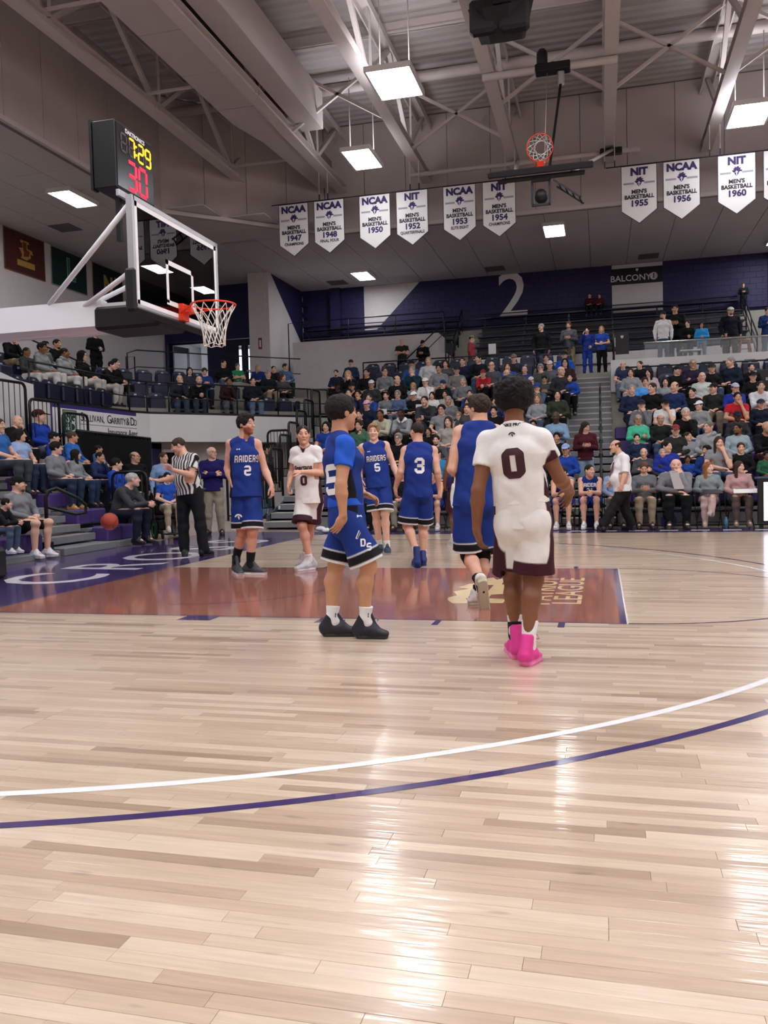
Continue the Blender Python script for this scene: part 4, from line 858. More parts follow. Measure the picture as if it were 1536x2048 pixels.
def b1(t):
    MB().prism([(.014, -.18, -.18), (.014, .16, -.18), (.014, .20, -.24), (.014, .10, -.25), (.014, .10, -.38), (.014, .30, -.40), (.014, .34, -.52), (.014, .22, -.5), (.014, .24, -.62), (.014, .05, -.72), (.014, -.2, -.7), (.014, -.14, -.6), (.014, -.2, -.5), (.014, -.28, -.42), (.014, -.12, -.40), (.014, -.12, -.26), (.014, -.2, -.25)], (.004, 0, 0)).obj('emblem', M_fgold, t)
    MB().prism([(.02, -.10, -.22), (.02, .06, -.22), (.02, .06, -.42), (.02, .2, -.45), (.02, .14, -.6), (.02, -.08, -.64), (.02, -.06, -.5), (.02, -.1, -.4)], (.003, 0, 0)).obj('emblem_fill', M_fm, t); MB().box((.014, -.36, -.93), (.02, .40, -.76)).obj('name_band', M_fgold, t)
def b2(t): ft(t, 'L', .05, -.55, .92, M_fw, bold=.03); ft(t, 'L', .05, -.55, .92, M_fg, x=.022, bold=.008)
def b3(t): ft(t, 'N', .0, -.56, .72, M_fw, bold=.03); ft(t, 'N', .0, -.56, .72, M_fgold, x=.022, bold=.012); MB().lathe([(0, 0), (.05, 0), (.05, .004)], 5).obj('star', M_fgold, t).matrix_local = frame_mat((.018, .42, -.24), (0, 1, 0), (0, 0, 1))
flag(12.82, 1.72, 1.12, 8.34, '#4a1f1a', '#6d4a34', 'maroon wall banner with a gold bird and letter emblem', b1); flag(14.92, 1.76, 1.12, 8.34, '#0c2a26', '#8b8f8c', 'dark green wall banner with a big letter L', b2); flag(17.05, 1.72, 1.12, 8.34, '#12141f', '#6d5b34', 'black wall banner with a gold letter N', b3)
# ---- folded side basket under the roof
fb = empty('folded_basket', (3.0, 7.75, 6.75)); tag(fb, 'folded up ceiling basket with its rim and net turned sideways under the roof', 'basketball hoop')
tl = math.radians(20); cu_, su = math.cos(tl), math.sin(tl)
def fp(x, d, n): return (x, d * cu_ - n * su, d * su + n * cu_)     # d along the board away from camera, n normal to it (up)
def fbox(nm, lo, hi, m, c=.01):
    mb = MB().bbox(lo, hi, c); mb.v = [fp(*v) for v in mb.v]; return mb.obj(nm, m, fb)
fbox('glass_sheet', (-.9, -.1, 0), (.9, .95, .012), M_bglass, .002); fbox('edge_padding', (-.96, -.16, -.05), (.96, -.09, .07), M_pad, .02); fbox('board_frame', (-.92, .92, -.03), (.92, .96, .02), M_alu)
fbox('side_frame', (-.93, -.1, -.03), (-.89, .95, .02), M_alu); fbox('side_frame', (.89, -.1, -.03), (.93, .95, .02), M_alu)
fbox('mounting_frame', (-.8, .0, -.16), (.8, .08, -.09), M_black); fbox('mounting_frame', (-.8, .75, -.16), (.8, .82, -.09), M_black); fbox('mast_plate', (-.16, -.05, -.2), (.16, .85, -.12), M_black)
rim(fb, fp(0, .1, .39), fp(0, 0, 1), (1, 0, 0), fp(0, 1, 0), .37); net(fb, fp(0, .11, .39), .233, fp(0, 0, 1), (1, 0, 0), fp(0, 1, 0))
MB().lathe([(0, -.15), (.1, -.15), (.13, 0), (.1, .15), (0, .15)], 12).obj('motor', M_black, fb).matrix_local = Matrix.Translation((0, .2, -.42)) @ Matrix.Rotation(PI / 2, 4, 'X')
MB().beam((-.16, .1, -.15), (-.16, .1, -.62), .04, .04).beam((.16, .1, -.15), (.16, .1, -.62), .04, .04).beam((-.16, .1, -.6), (.16, .1, -.6), .04, .04).obj('motor_frame', M_black, fb)
mb = MB(); A0, A1 = Vector((.24, .0, -.2)), Vector((.72, -.2, -.62))
mb.beam(A0, A1, .03, .03).beam(A0 + Vector((.05, .25, -.05)), A1 + Vector((.05, .25, -.05)), .03, .03)
for f in (.2, .45, .7, .95): p_ = A0.lerp(A1, f); mb.beam(p_, p_ + Vector((.05, .25, -.05)), .025, .025)
mb.obj('ladder_brace', M_black, fb)
for s in (-1, 1): MB().tube([fp(s * .55, .8, -.1), (s * 1.2 + .2, 6.5, 2.55)], .04, 8).obj('stay', M_steel, fb)
MB().tube([(-3.9, 6.65, 2.55), (2.1, 6.65, 2.55)], .06, 10).obj('hinge_pipe', M_steel, fb)
MB().bbox((1.1, 6.5, 2.47), (1.65, 6.72, 2.62), .02).obj('pipe_clamp', M_black, fb)
wn = empty('winch', (3.25, 9.4, 9.33)); tag(wn, 'black winch on a white pipe with a lifting strap down to the folded basket', 'winch')
MB().tube([(-1.5, 0, 0), (1.2, 0, 0)], .075, 10).obj('pipe', M_steel, wn)
MB().bbox((-.42, -.14, -.09), (.28, .14, .07), .02).obj('carriage', M_black, wn); MB().lathe([(0, 0), (.09, 0), (.11, .05), (.11, .25), (.07, .32), (0, .32)], 12, (-.28, 0, .07)).obj('motor', M_black, wn)
MB().bbox((.02, -.07, -.38), (.16, .05, -.08), .03).obj('strap_guide', M_alu, wn); MB().beam((.09, -.02, -.3), (-.1, -1.15, -2.35), .05, .012).obj('strap', M_black, wn); MB().tube([(-.18, 0, -.05), (-.2, -1.2, -2.4)], .006, 5).obj('cable', M_steel, wn)
# ---- loudspeaker cluster
sp = empty('speaker_cluster', (2.5, 6.25, 8.75)); tag(sp, 'big black faceted loudspeaker cluster hanging from the roof', 'speaker'); M_spk = mat('speaker_black', '#121314', .7)
bm = bmesh.new(); bmesh.ops.create_cone(bm, cap_ends=True, segments=8, radius1=.42, radius2=.56, depth=.55)
for v in bm.verts:
    if v.co.z < 0: v.co.x *= .9; v.co.y *= .9
me = D.meshes.new('cabinet'); bm.to_mesh(me); bm.free(); me.transform(Matrix.Rotation(.5, 4, 'X') @ Matrix.Rotation(.3, 4, 'Z')); link('cabinet', me, M_spk, sp)
MB().bbox((-.5, -.42, -.3), (-.05, -.2, .25), .05).bbox((.0, -.45, -.32), (.48, -.2, .2), .05).obj('grille_box', M_spk, sp); MB().bbox((-.1, -.47, .08), (.2, -.4, .24), .01).obj('horn_mouth', M_case, sp); MB().box((.12, -.475, .2), (.2, -.468, .24)).obj('label_plate', M_paper, sp)
for a in (-.3, 0, .3): MB().tube([(a, 0, .25), (a, 0, 2.3)], .01, 5).obj('cable', M_black, sp)
hd = empty('roof_hook', (1.72, 6.1, 9.34)); tag(hd, 'small red and white fitting under the truss beside the loudspeaker', 'fitting'); MB().bbox((-.07, -.05, -.12), (.07, .05, .06), .02).obj('body', mat('fitting_red', '#7d1f22', .5), hd); MB().lathe([(0, 0), (.07, 0), (.07, .05), (0, .05)], 12, (0, 0, -.17)).obj('ring', M_wline, hd); MB().beam((-.05, 0, .06), (-.1, -.5, .1), .03, .03).obj('arm', M_steel, hd)
# fire notice on the pier
t = empty('fire_notice', (-7.55, 19.455, 5.9)); tag(t, 'small red and white fire sign on the white pier', 'sign'); MB().box((-.07, -.006, -.2), (.07, 0, .2)).obj('plate', mat('notice_red', '#7c2b30', .5), t); MB().box((-.03, -.009, -.12), (.03, -.006, .12)).obj('symbol', M_paper, t)
# ---- loose ball in the air beside the seated man
def ball(x, y, z, lb):
    t = empty('basketball', (x, y, z)); tag(t, lb, 'ball'); bm = bmesh.new(); bmesh.ops.create_uvsphere(bm, u_segments=32, v_segments=20, radius=.119); me = D.meshes.new('cover'); bm.to_mesh(me); bm.free()
    for p in me.polygons: p.use_smooth = True
    link('cover', me, mat('ball_leather', '#a8402f', .55, noise=.12, nscale=30, bump=.3, bscale=400), t); Mx = mat('ball_seam', '#3a1512', .6); mb = MB()
    C = lambda f: [f(a) for a in np.linspace(0, 2 * PI, 33)[:-1]]
    mb.tube(C(lambda a: (.1195 * math.cos(a), .1195 * math.sin(a), 0)), .0022, 5, closed=True); mb.tube(C(lambda a: (.1195 * math.cos(a), 0, .1195 * math.sin(a))), .0022, 5, closed=True)
    for s in (-1, 1): mb.tube(C(lambda a: (s * (.062 + .03 * abs(math.cos(a))) , .1195 * math.sin(a) * math.sqrt(max(0, 1 - ((.062 + .03 * abs(math.cos(a))) / .1195) ** 2)), .1195 * math.cos(a) * math.sqrt(max(0, 1 - ((.062 + .03 * abs(math.cos(a))) / .1195) ** 2)))), .0022, 5, closed=True)
    mb.obj('seam', Mx, t).rotation_euler = (.4, .3, .5); return t

ball(-2.5, 1.77, .635, 'red basketball in the air in front of the older man in the rain jacket')
# ================================================================ PEOPLE: one smooth surface per figure from a blended distance field
def V(*a): return np.array(a, float)
class Field:
    def __init__(s, h): s.h = h; s.P = []
    def cap(s, a, b, ra, rb=None, k=.02, op='+'): s.P.append(('c', V(*a), V(*b), ra, ra if rb is None else rb, k, op)); return s
    def ell(s, c, r, k=.02, R=None, op='+'): s.P.append(('e', V(*c), V(*r), R, 0, k, op)); return s
    def ecap(s, a, b, ra, rb, side, k=.02, op='+'):   # bar with oval section; ra, rb = (half width along side, half depth)
        s.P.append(('o', V(*a), V(*b), ra, rb, k, op, V(*side))); return s
    def cut(s, p, n, k=.0): s.P.append(('p', V(*p), V(*n), 0, 0, k, '^')); return s      # keep where (x-p).n < 0
    def fn(s, f): s.P.append(('f', f)); return s
    def _b(s, q):
        if q[0] == 'c': r = max(q[3], q[4]); return np.minimum(q[1], q[2]) - r, np.maximum(q[1], q[2]) + r
        if q[0] == 'e': r = max(q[2]) if q[3] is not None else q[2]; return q[1] - r, q[1] + r
        r = max(*q[3], *q[4]); return np.minimum(q[1], q[2]) - r, np.maximum(q[1], q[2]) + r
    def mesh(s, name, smooth=0):
        h = s.h; B = [s._b(q) for q in s.P if q[0] in 'ceo' and q[5 if q[0] != 'f' else 0] is not None and q[6] == '+']
        lo = np.min([b[0] for b in B], 0) - 2.5 * h; hi = np.max([b[1] for b in B], 0) + 2.5 * h
        n = np.ceil((hi - lo) / h).astype(int) + 1; ax = [(lo[i] + h * np.arange(n[i])).astype(np.float32) for i in range(3)]
        G = np.full(n, .3, np.float32)
        for q in s.P:
            if q[0] == 'f': G += q[1](ax[0][:, None, None], ax[1][None, :, None], ax[2][None, None, :]); continue
            if q[0] == 'p':
                d = (ax[0][:, None, None] - q[1][0]) * q[2][0] + (ax[1][None, :, None] - q[1][1]) * q[2][1] + (ax[2][None, None, :] - q[1][2]) * q[2][2]
                G = np.maximum(G, d.astype(np.float32)); continue
            b0, b1 = s._b(q); m = q[5] + 3 * h
            i0 = np.maximum(((b0 - m - lo) / h).astype(int), 0); i1 = np.minimum(((b1 + m - lo) / h).astype(int) + 2, n)
            if (i1 <= i0).any(): continue
            sl = tuple(slice(i0[i], i1[i]) for i in range(3)); x = ax[0][sl[0]][:, None, None]; y = ax[1][sl[1]][None, :, None]; z = ax[2][sl[2]][None, None, :]
            if q[0] == 'c':
                a, b = q[1], q[2]; d = b - a; L2 = max(float(d @ d), 1e-12); px, py, pz = x - a[0], y - a[1], z - a[2]
                t = np.clip((px * d[0] + py * d[1] + pz * d[2]) / L2, 0, 1)
                f = np.sqrt((px - t * d[0]) ** 2 + (py - t * d[1]) ** 2 + (pz - t * d[2]) ** 2) - (q[3] + t * (q[4] - q[3]))
            elif q[0] == 'e':
                px, py, pz = x - q[1][0], y - q[1][1], z - q[1][2]; R = q[3]
                if R is not None: px, py, pz = (px * R[0][0] + py * R[1][0] + pz * R[2][0]), (px * R[0][1] + py * R[1][1] + pz * R[2][1]), (px * R[0][2] + py * R[1][2] + pz * R[2][2])
                r = q[2]; k0 = np.sqrt((px / r[0]) ** 2 + (py / r[1]) ** 2 + (pz / r[2]) ** 2); k1 = np.sqrt((px / r[0] ** 2) ** 2 + (py / r[1] ** 2) ** 2 + (pz / r[2] ** 2) ** 2)
                f = k0 * (k0 - 1) / np.maximum(k1, 1e-6)
            else:
                a, b = q[1], q[2]; d = b - a; L_ = max(np.linalg.norm(d), 1e-6); w = d / L_; u = q[7] - w * (q[7] @ w); u /= max(np.linalg.norm(u), 1e-6); v = np.cross(w, u)
                px, py, pz = x - a[0], y - a[1], z - a[2]; t = np.clip((px * w[0] + py * w[1] + pz * w[2]) / L_, 0, 1); zz = px * w[0] + py * w[1] + pz * w[2] - t * L_
                xx = px * u[0] + py * u[1] + pz * u[2]; yy = px * v[0] + py * v[1] + pz * v[2]
                rx = q[3][0] + t * (q[4][0] - q[3][0]); ry = q[3][1] + t * (q[4][1] - q[3][1]); rm = np.minimum(rx, ry); k0 = np.sqrt((xx / rx) ** 2 + (yy / ry) ** 2 + (zz / rm) ** 2); k1 = np.sqrt((xx / rx ** 2) ** 2 + (yy / ry ** 2) ** 2 + (zz / rm ** 2) ** 2)
                f = k0 * (k0 - 1) / np.maximum(k1, 1e-6)
            f = f.astype(np.float32); g = G[sl]; k = q[5]
            if q[6] == '+':
                if k > 0: hh = np.maximum(k - np.abs(g - f), 0) / k; G[sl] = np.minimum(g, f) - hh * hh * (k * .25)
                else: G[sl] = np.minimum(g, f)
            else:
                f = -f
                if k > 0: hh = np.maximum(k - np.abs(g - f), 0) / k; G[sl] = np.maximum(g, f) + hh * hh * (k * .25)
                else: G[sl] = np.maximum(g, f)
        return nets(G, lo, h, name)
def nets(G, lo, h, name):
    G[0], G[-1], G[:, 0], G[:, -1], G[:, :, 0], G[:, :, -1] = (.1,) * 6
    S = G < 0; nx, ny, nz = G.shape
    c = S[:-1, :-1, :-1].astype(np.int8)
    for dx, dy, dz in ((1, 0, 0), (0, 1, 0), (0, 0, 1), (1, 1, 0), (1, 0, 1), (0, 1, 1), (1, 1, 1)): c = c + S[dx:nx - 1 + dx, dy:ny - 1 + dy, dz:nz - 1 + dz]
    I = np.argwhere((c > 0) & (c < 8)); idx = np.full(c.shape, -1, np.int32); idx[I[:, 0], I[:, 1], I[:, 2]] = np.arange(len(I))
    C = np.array([(a, b, d) for a in (0, 1) for b in (0, 1) for d in (0, 1)]); val = np.stack([G[I[:, 0] + a, I[:, 1] + b, I[:, 2] + d] for a, b, d in C], 1)
    acc = np.zeros((len(I), 3)); cnt = np.zeros(len(I))
    for i in range(8):
        for j in range(i + 1, 8):
            if np.abs(C[i] - C[j]).sum() != 1: continue
            m = (val[:, i] < 0) != (val[:, j] < 0); t = val[m, i] / (val[m, i] - val[m, j]); acc[m] += C[i] + t[:, None] * (C[j] - C[i]); cnt[m] += 1
    P = lo + h * (I + acc / cnt[:, None]); Q = []
    for axis in range(3):
        sl0 = [slice(1, -1)] * 3; sl1 = [slice(1, -1)] * 3; sl0[axis] = slice(0, -1); sl1[axis] = slice(1, None)
        a, b = S[tuple(sl0)], S[tuple(sl1)]; E = np.argwhere(a != b)
        if not len(E): continue
        off = np.ones(3, int); off[axis] = 0; E = E + off; inside = S[E[:, 0], E[:, 1], E[:, 2]]
        u = np.zeros(3, int); v = np.zeros(3, int); u[(axis + 1) % 3] = 1; v[(axis + 2) % 3] = 1
        q = np.stack([idx[tuple((E - o).T)] for o in (0 * u, u, u + v, v)], 1)
        q[~inside] = q[~inside][:, ::-1]; Q.append(q)
    Q = np.concatenate(Q); Q = Q[(Q >= 0).all(1)]
    me = D.meshes.new(name); me.vertices.add(len(P)); me.vertices.foreach_set('co', P.astype(np.float32).ravel()); me.loops.add(4 * len(Q)); me.loops.foreach_set('vertex_index', Q.astype(np.int32).ravel())
    me.polygons.add(len(Q)); me.polygons.foreach_set('loop_start', np.arange(0, 4 * len(Q), 4, dtype=np.int32)); me.polygons.foreach_set('loop_total', np.full(len(Q), 4, np.int32)); me.polygons.foreach_set('use_smooth', np.ones(len(Q), bool))
    me.update(calc_edges=True); return me
def paint_mesh(me, f):   # vertex colours of the thing itself (prints, trims, lips): f(points) -> linear rgb
    n = len(me.vertices); co = np.empty(n * 3, np.float32); me.vertices.foreach_get('co', co); c = np.ones((n, 4), np.float32); c[:, :3] = f(co.reshape(n, 3).astype(float))
    a = me.color_attributes.new('Col', 'FLOAT_COLOR', 'POINT'); a.data.foreach_set('color', c.ravel()); return me
def soft(d, w=.004): return np.clip(.5 - d / (2 * w), 0, 1)
def mixc(c, col, m): return c * (1 - m[:, None]) + np.array(lin(col)) * m[:, None]
def nrm(v): v = np.asarray(v, float); return v / max(np.linalg.norm(v), 1e-9)
def frame(fwd, up=(0, 0, 1), tilt=0.):     # head frame: x to the person's left hand side of the picture plane, y backward, z up
    y = -nrm(fwd); z = np.asarray(up, float); z = nrm(z - y * (z @ y)); x = np.cross(y, z)
    if tilt: x, z = x * math.cos(tilt) + z * math.sin(tilt), z * math.cos(tilt) - x * math.sin(tilt)
    return np.stack([x, y, z], 1)
def head_prims(F, c, R, s=1., fat=0., fine=True):
    T = lambda p: np.asarray(c) + R @ (V(*p) * s); r = lambda *a: tuple(x * s for x in a)
    F.ell(T((0, .012, .020)), r(.075, .096, .088), .02, R); F.ell(T((0, -.022, -.03)), r(.064 + fat, .070, .082), .02, R)
    F.ecap(T((0, -.030, -.058)), T((0, -.066, -.098)), r(.056 + fat, .050), r(.030 + fat * .6, .026), R[:, 0], .03)
    F.cap(T((-.034, -.080, .024)), T((.034, -.080, .024)), .011 * s, k=.018)
    for e in (-1, 1):
        F.ell(T((e * .031, -.098, .004)), r(.017, .016, .012), .016, R, '-')
        F.ell(T((e * .038, -.074, -.026)), r(.022, .020, .020), .02, R)
        F.ell(T((e * .077, .008, -.008)), r(.010, .020, .032), .008, R)
        F.ell(T((e * .031, -.0835, .004)), r(.0125, .0125, .0115), .003, R)
    F.cap(T((0, -.088, .012)), T((0, -.112, -.026)), .009 * s, .0125 * s, .010); F.cap(T((-.012, -.098, -.030)), T((.012, -.098, -.030)), .008 * s, k=.008)
    F.cap(T((-.018, -.0885, -.058)), T((.018, -.0885, -.058)), .0075 * s, k=.010); F.cap(T((-.014, -.0875, -.070)), T((.014, -.0875, -.070)), .0078 * s, k=.009)
    if fine: F.cap(T((-.020, -.101, -.064)), T((.020, -.101, -.064)), .0035 * s, k=.004, op='-')
    F.ell(T((0, -.080, -.100)), r(.018, .016, .015), .016, R)
def head_paint(c, R, s, lip='#b57a70', brow='#3a2c22', beard=None, stub=None):
    c = np.asarray(c)
    def f(p):
        q = (p - c) @ R / s; col = np.ones((len(p), 3)); near = np.linalg.norm(q, axis=1) < .2
        x, y, z = q.T; ax_ = np.abs(x)
        def m(d): return soft(d, .0035) * near * (y < -.03)
        for (a, b, w) in ((-.064, 0, .0075),): col = mixc(col, lip, m(np.maximum(np.abs(z + .064) - w + ax_ * .18, ax_ - .024)) * (y < -.07))
        if beard is not None: col = mixc(col, beard, near * soft(np.maximum(np.maximum(z + .042 + np.maximum(0, .05 - ax_) * .40, y + .01), -(np.hypot(ax_ / 1.9, z + .064) - .011)), .006))
        bz = z - .026 - .004 * np.cos((ax_ - .034) * 60); col = mixc(col, brow, m(np.maximum(np.abs(bz) - .0042, np.abs(ax_ - .034) - .02)))
        ez = np.maximum(np.abs(z - .003) - .0065 + np.abs(ax_ - .031) * .25, np.abs(ax_ - .031) - .0145); e = m(ez) * (y < -.07); col = mixc(col, '#e9e4df', e)
        col = mixc(col, '#20150f', m(np.hypot(ax_ - .031, z - .004) - .0062) * e); col = mixc(col, '#2a1a14', m(np.maximum(np.abs(ez) - .0012, -(z - .004))) * (y < -.07) * .8)
        return col
    return f
def finger(F, p, d, n, L_, r, curl):
    # three bones; curl bends toward the palm normal n
    p = np.asarray(p, float); d = nrm(d); n = nrm(n); a = curl * .6
    for i, f in enumerate((.45, .31, .24)):
        dd = d * math.cos(a) + n * math.sin(a); q = p + dd * (L_ * f); F.cap(p, q, r * (1 - .1 * i), r * (.92 - .1 * i), .004); p = q; a += curl
def hand_prims(F, w, d, n, side, s=1., curl=.45, spread=.06, thumb=.6):
    # w wrist, d direction to the fingers, n palm normal, side +1/-1: which way the thumb lies along d x n
    w = np.asarray(w, float); d = nrm(d); n = np.asarray(n, float); n = nrm(n - d * (n @ d)); t = np.cross(d, n) * side
    kn = w + d * .085 * s
    F.ecap(w, w + d * .05 * s, (.030 * s, .019 * s), (.038 * s, .016 * s), t, .015); F.ecap(w + d * .04 * s, kn - d * .008 * s, (.038 * s, .016 * s), (.040 * s, .0125 * s), t, .012)
    for i, (o, L_) in enumerate(((.031, .072), (.0105, .080), (-.010, .074), (-.030, .059))):
        F_d = d + t * (spread * (1.5 - i)); finger(F, kn + t * (o * s) - d * .004 * s, F_d, n, L_ * s, .0086 * s, curl * (1 + .12 * i))
    b = w + d * .026 * s + t * .026 * s; e1 = b + (d * .62 + t * .62 + n * thumb * .5) * .040 * s; e2 = e1 + (d * .85 + t * .25 + n * thumb * .5) * .032 * s; e3 = e2 + (d * .95 + t * .05 + n * thumb * .5) * .024 * s
    F.cap(b, e1, .0155 * s, .0115 * s, .012); F.cap(e1, e2, .0108 * s, .0100 * s, .004); F.cap(e2, e3, .0098 * s, .0085 * s, .004)
def body_prims(F, J, s=1., m=1., belly=0., hands=True, fine=True, feet=True, fat=0., female=0.):
    j = {k: np.asarray(v, float) for k, v in J.items() if k not in ('R',)}; R = J['R']; r = lambda x: x * s * m
    side = nrm(j['hipR'] - j['hipL']); ss = nrm(j['shR'] - j['shL']); pel = (j['hipL'] + j['hipR']) / 2; nk = j['neck']; up = nrm(nk - pel); fw = np.cross(side, up)  # forward when side = right hand
    if 'fwd' in j: fw = nrm(j['fwd'] - up * (j['fwd'] @ up))
    waist = pel + (nk - pel) * .34 + j.get('bend', np.zeros(3)); ch = pel + (nk - pel) * .70 + j.get('bend', np.zeros(3)) * .8 
    F.ecap(pel - side * .0 + up * .0, waist, (.155 * s * m + belly * .3 + .012 * female, .112 * s * m + belly * .3), (.128 * s * m + belly * .6 - .012 * female, .095 * s * m + belly * .6), side, .05)
    if belly: F.ell(waist + fw * (.03 + belly * .5), (.14 * s + belly, .14 * s + belly, .13 * s + belly * .5), .06)
    F.ecap(waist, ch, (.130 * s * m + belly * .4, .096 * s * m + belly * .3), (.160 * s * m, .112 * s * m), ss, .05)
    F.ecap(ch, nk - up * .055 * s, (.165 * s * m, .108 * s * m), (.125 * s * m, .075 * s * m), ss, .05)
    for e in (-1, 1): F.ell(ch + ss * e * .070 * s + fw * (.062 + .02 * female) * s - up * .01, (.072 * s, .05 * s, .06 * s), .04); F.ell(pel + side * e * .070 * s - fw * .036 * s - up * .03 * s, (.085 * s * m, .082 * s * m, .095 * s * m), .05)
    hd = j['head']; F.cap(nk - up * .02 * s, hd + R @ V(0, .022, -.06) * s, .062 * s * m, .054 * s * m, .03)
    for sd, sg in (('L', -1), ('R', 1)):
        sh, el, wr = j['sh' + sd], j['el' + sd], j['wr' + sd]
        F.cap(nk - up * .005 * s, sh + up * .008 * s - ss * sg * .02, .044 * s * m, .048 * s * m, .04); F.ell(sh, (.061 * s * m,) * 3, .03)
        mid = sh + (el - sh) * .5; F.cap(sh, mid, r(.054), r(.049), .014); F.cap(mid, el, r(.049), r(.039), .014)
        f1 = el + (wr - el) * .28; F.cap(el, f1, r(.040), r(.042), .02); F.cap(f1, wr, r(.042), r(.0265), .02)
        if hands and 'hd' + sd in j: hand_prims(F, wr, j['hd' + sd], j['pn' + sd], J['ts' + sd], s, J.get('curl' + sd, .45), J.get('spr' + sd, .06))
        hp_, kn, an = j['hip' + sd], j['kn' + sd], j['an' + sd]
        mt = hp_ + (kn - hp_) * .55; F.cap(hp_, mt, r(.088) + belly * .12, r(.073), .04); F.cap(mt, kn, r(.073), r(.054), .03); F.ell(kn, (r(.055),) * 3, .03)
        ax_ = nrm(an - kn); bk = -(fw - ax_ * (fw @ ax_)); bk = J['cb' + sd] if 'cb' + sd in J else bk; bk = nrm(bk)
        c1 = kn + (an - kn) * .30 + bk * .020 * s; F.cap(kn, c1, r(.050), r(.056), .03); F.cap(c1, an, r(.056), r(.034), .03)
        if feet: to = j['to' + sd]; dn = nrm(to - an); F.cap(an, an - up * 0 + V(0, 0, -.05) * s * 0, r(.036), r(.036), .02); F.cap(an, an + (to - an) * .55, .034 * s, .030 * s, .02); F.cap(an + (to - an) * .55, to, .032 * s, .024 * s, .02)
    return pel, waist, ch, up, fw, side, ss
def shoe_mesh(name, an, to, h, s=1., col=None, sole=None, high=.0, up=None):
    # ankle point, toe point (centre of the toe box): foot axis between them, sole underneath
    an = np.asarray(an, float); to = np.asarray(to, float); d0 = to - an; up = V(0, 0, 1) if up is None else nrm(up)
    f = nrm(d0 - up * (d0 @ up)); x = np.cross(f, up); up = np.cross(x, f); L_ = d0 @ f; base = an + up * ((d0 @ up) - .018 * s)    # sole plane through the toe
    F = Field(h); heel = base - f * .055 * s + up * .035 * s
    F.ecap(heel, base + f * L_ * .35 + up * .045 * s, (.038 * s, .042 * s), (.044 * s, .046 * s), x, .02); F.ecap(base + f * L_ * .35 + up * .040 * s, base + f * (L_ + .0) + up * .022 * s, (.046 * s, .042 * s), (.040 * s, .024 * s), x, .03)
    F.ecap(heel + up * .02, an + up * (.015 + high) * s - f * .006, (.040 * s, .042 * s), (.042 * s, .046 * s), x, .03)
    F.cap(base + f * L_ * .45 + up * .066 * s, an + f * .038 * s + up * (.040 + high) * s, .024 * s, .018 * s, .025)
    F.ell(an + up * (.058 + high) * s - f * .004, (.032 * s, .032 * s, .034 * s), .006, None, '-')
    F.cut(base - up * .016 * s, -up)
    sl = lambda z: soft(z - (.020 * s), .003)
    for q in range(1): F.ecap(base - f * .045 * s - up * .004 * s, base + f * L_ * .97 - up * .004 * s, (.042 * s, .022 * s), (.044 * s, .020 * s), x, .012)
    F.cut(base - up * .018 * s, -up)
    me = F.mesh(name)
    def pf(p):
        q = p - base; z = q @ up; y = q @ f; c = np.ones((len(p), 3)) * np.array(lin(col or '#ffffff'))
        c = mixc(c, sole or '#dddddd', sl(z + 0 * y))
        return c
    paint_mesh(me, pf); return me
M_skin = mat('skin', '#ffffff', .5, spec=.35, objcol=True, vcol=True, noise=.05, nscale=25)
M_cloth = mat('cloth', '#ffffff', .85, spec=.2, objcol=True, noise=.07, nscale=14, bump=.12, bscale=22)
M_clothv = mat('cloth_printed', '#ffffff', .75, spec=.25, vcol=True, noise=.05, nscale=16, bump=.10, bscale=26)
M_hair = mat('hair', '#ffffff', .75, spec=.25, objcol=True, noise=.35, nscale=45, bump=.5, bscale=70)
M_shoe = mat('shoe', '#ffffff', .5, spec=.4, vcol=True, noise=.06, nscale=30)
M_shoeo = mat('shoe_plain', '#ffffff', .5, spec=.4, objcol=True, vcol=True)
M_sock = mat('sock', '#ffffff', .9, objcol=True, vcol=True, noise=.05, bump=.1, bscale=120)
M_lens = mat('spectacle_frame', '#141414', .3)
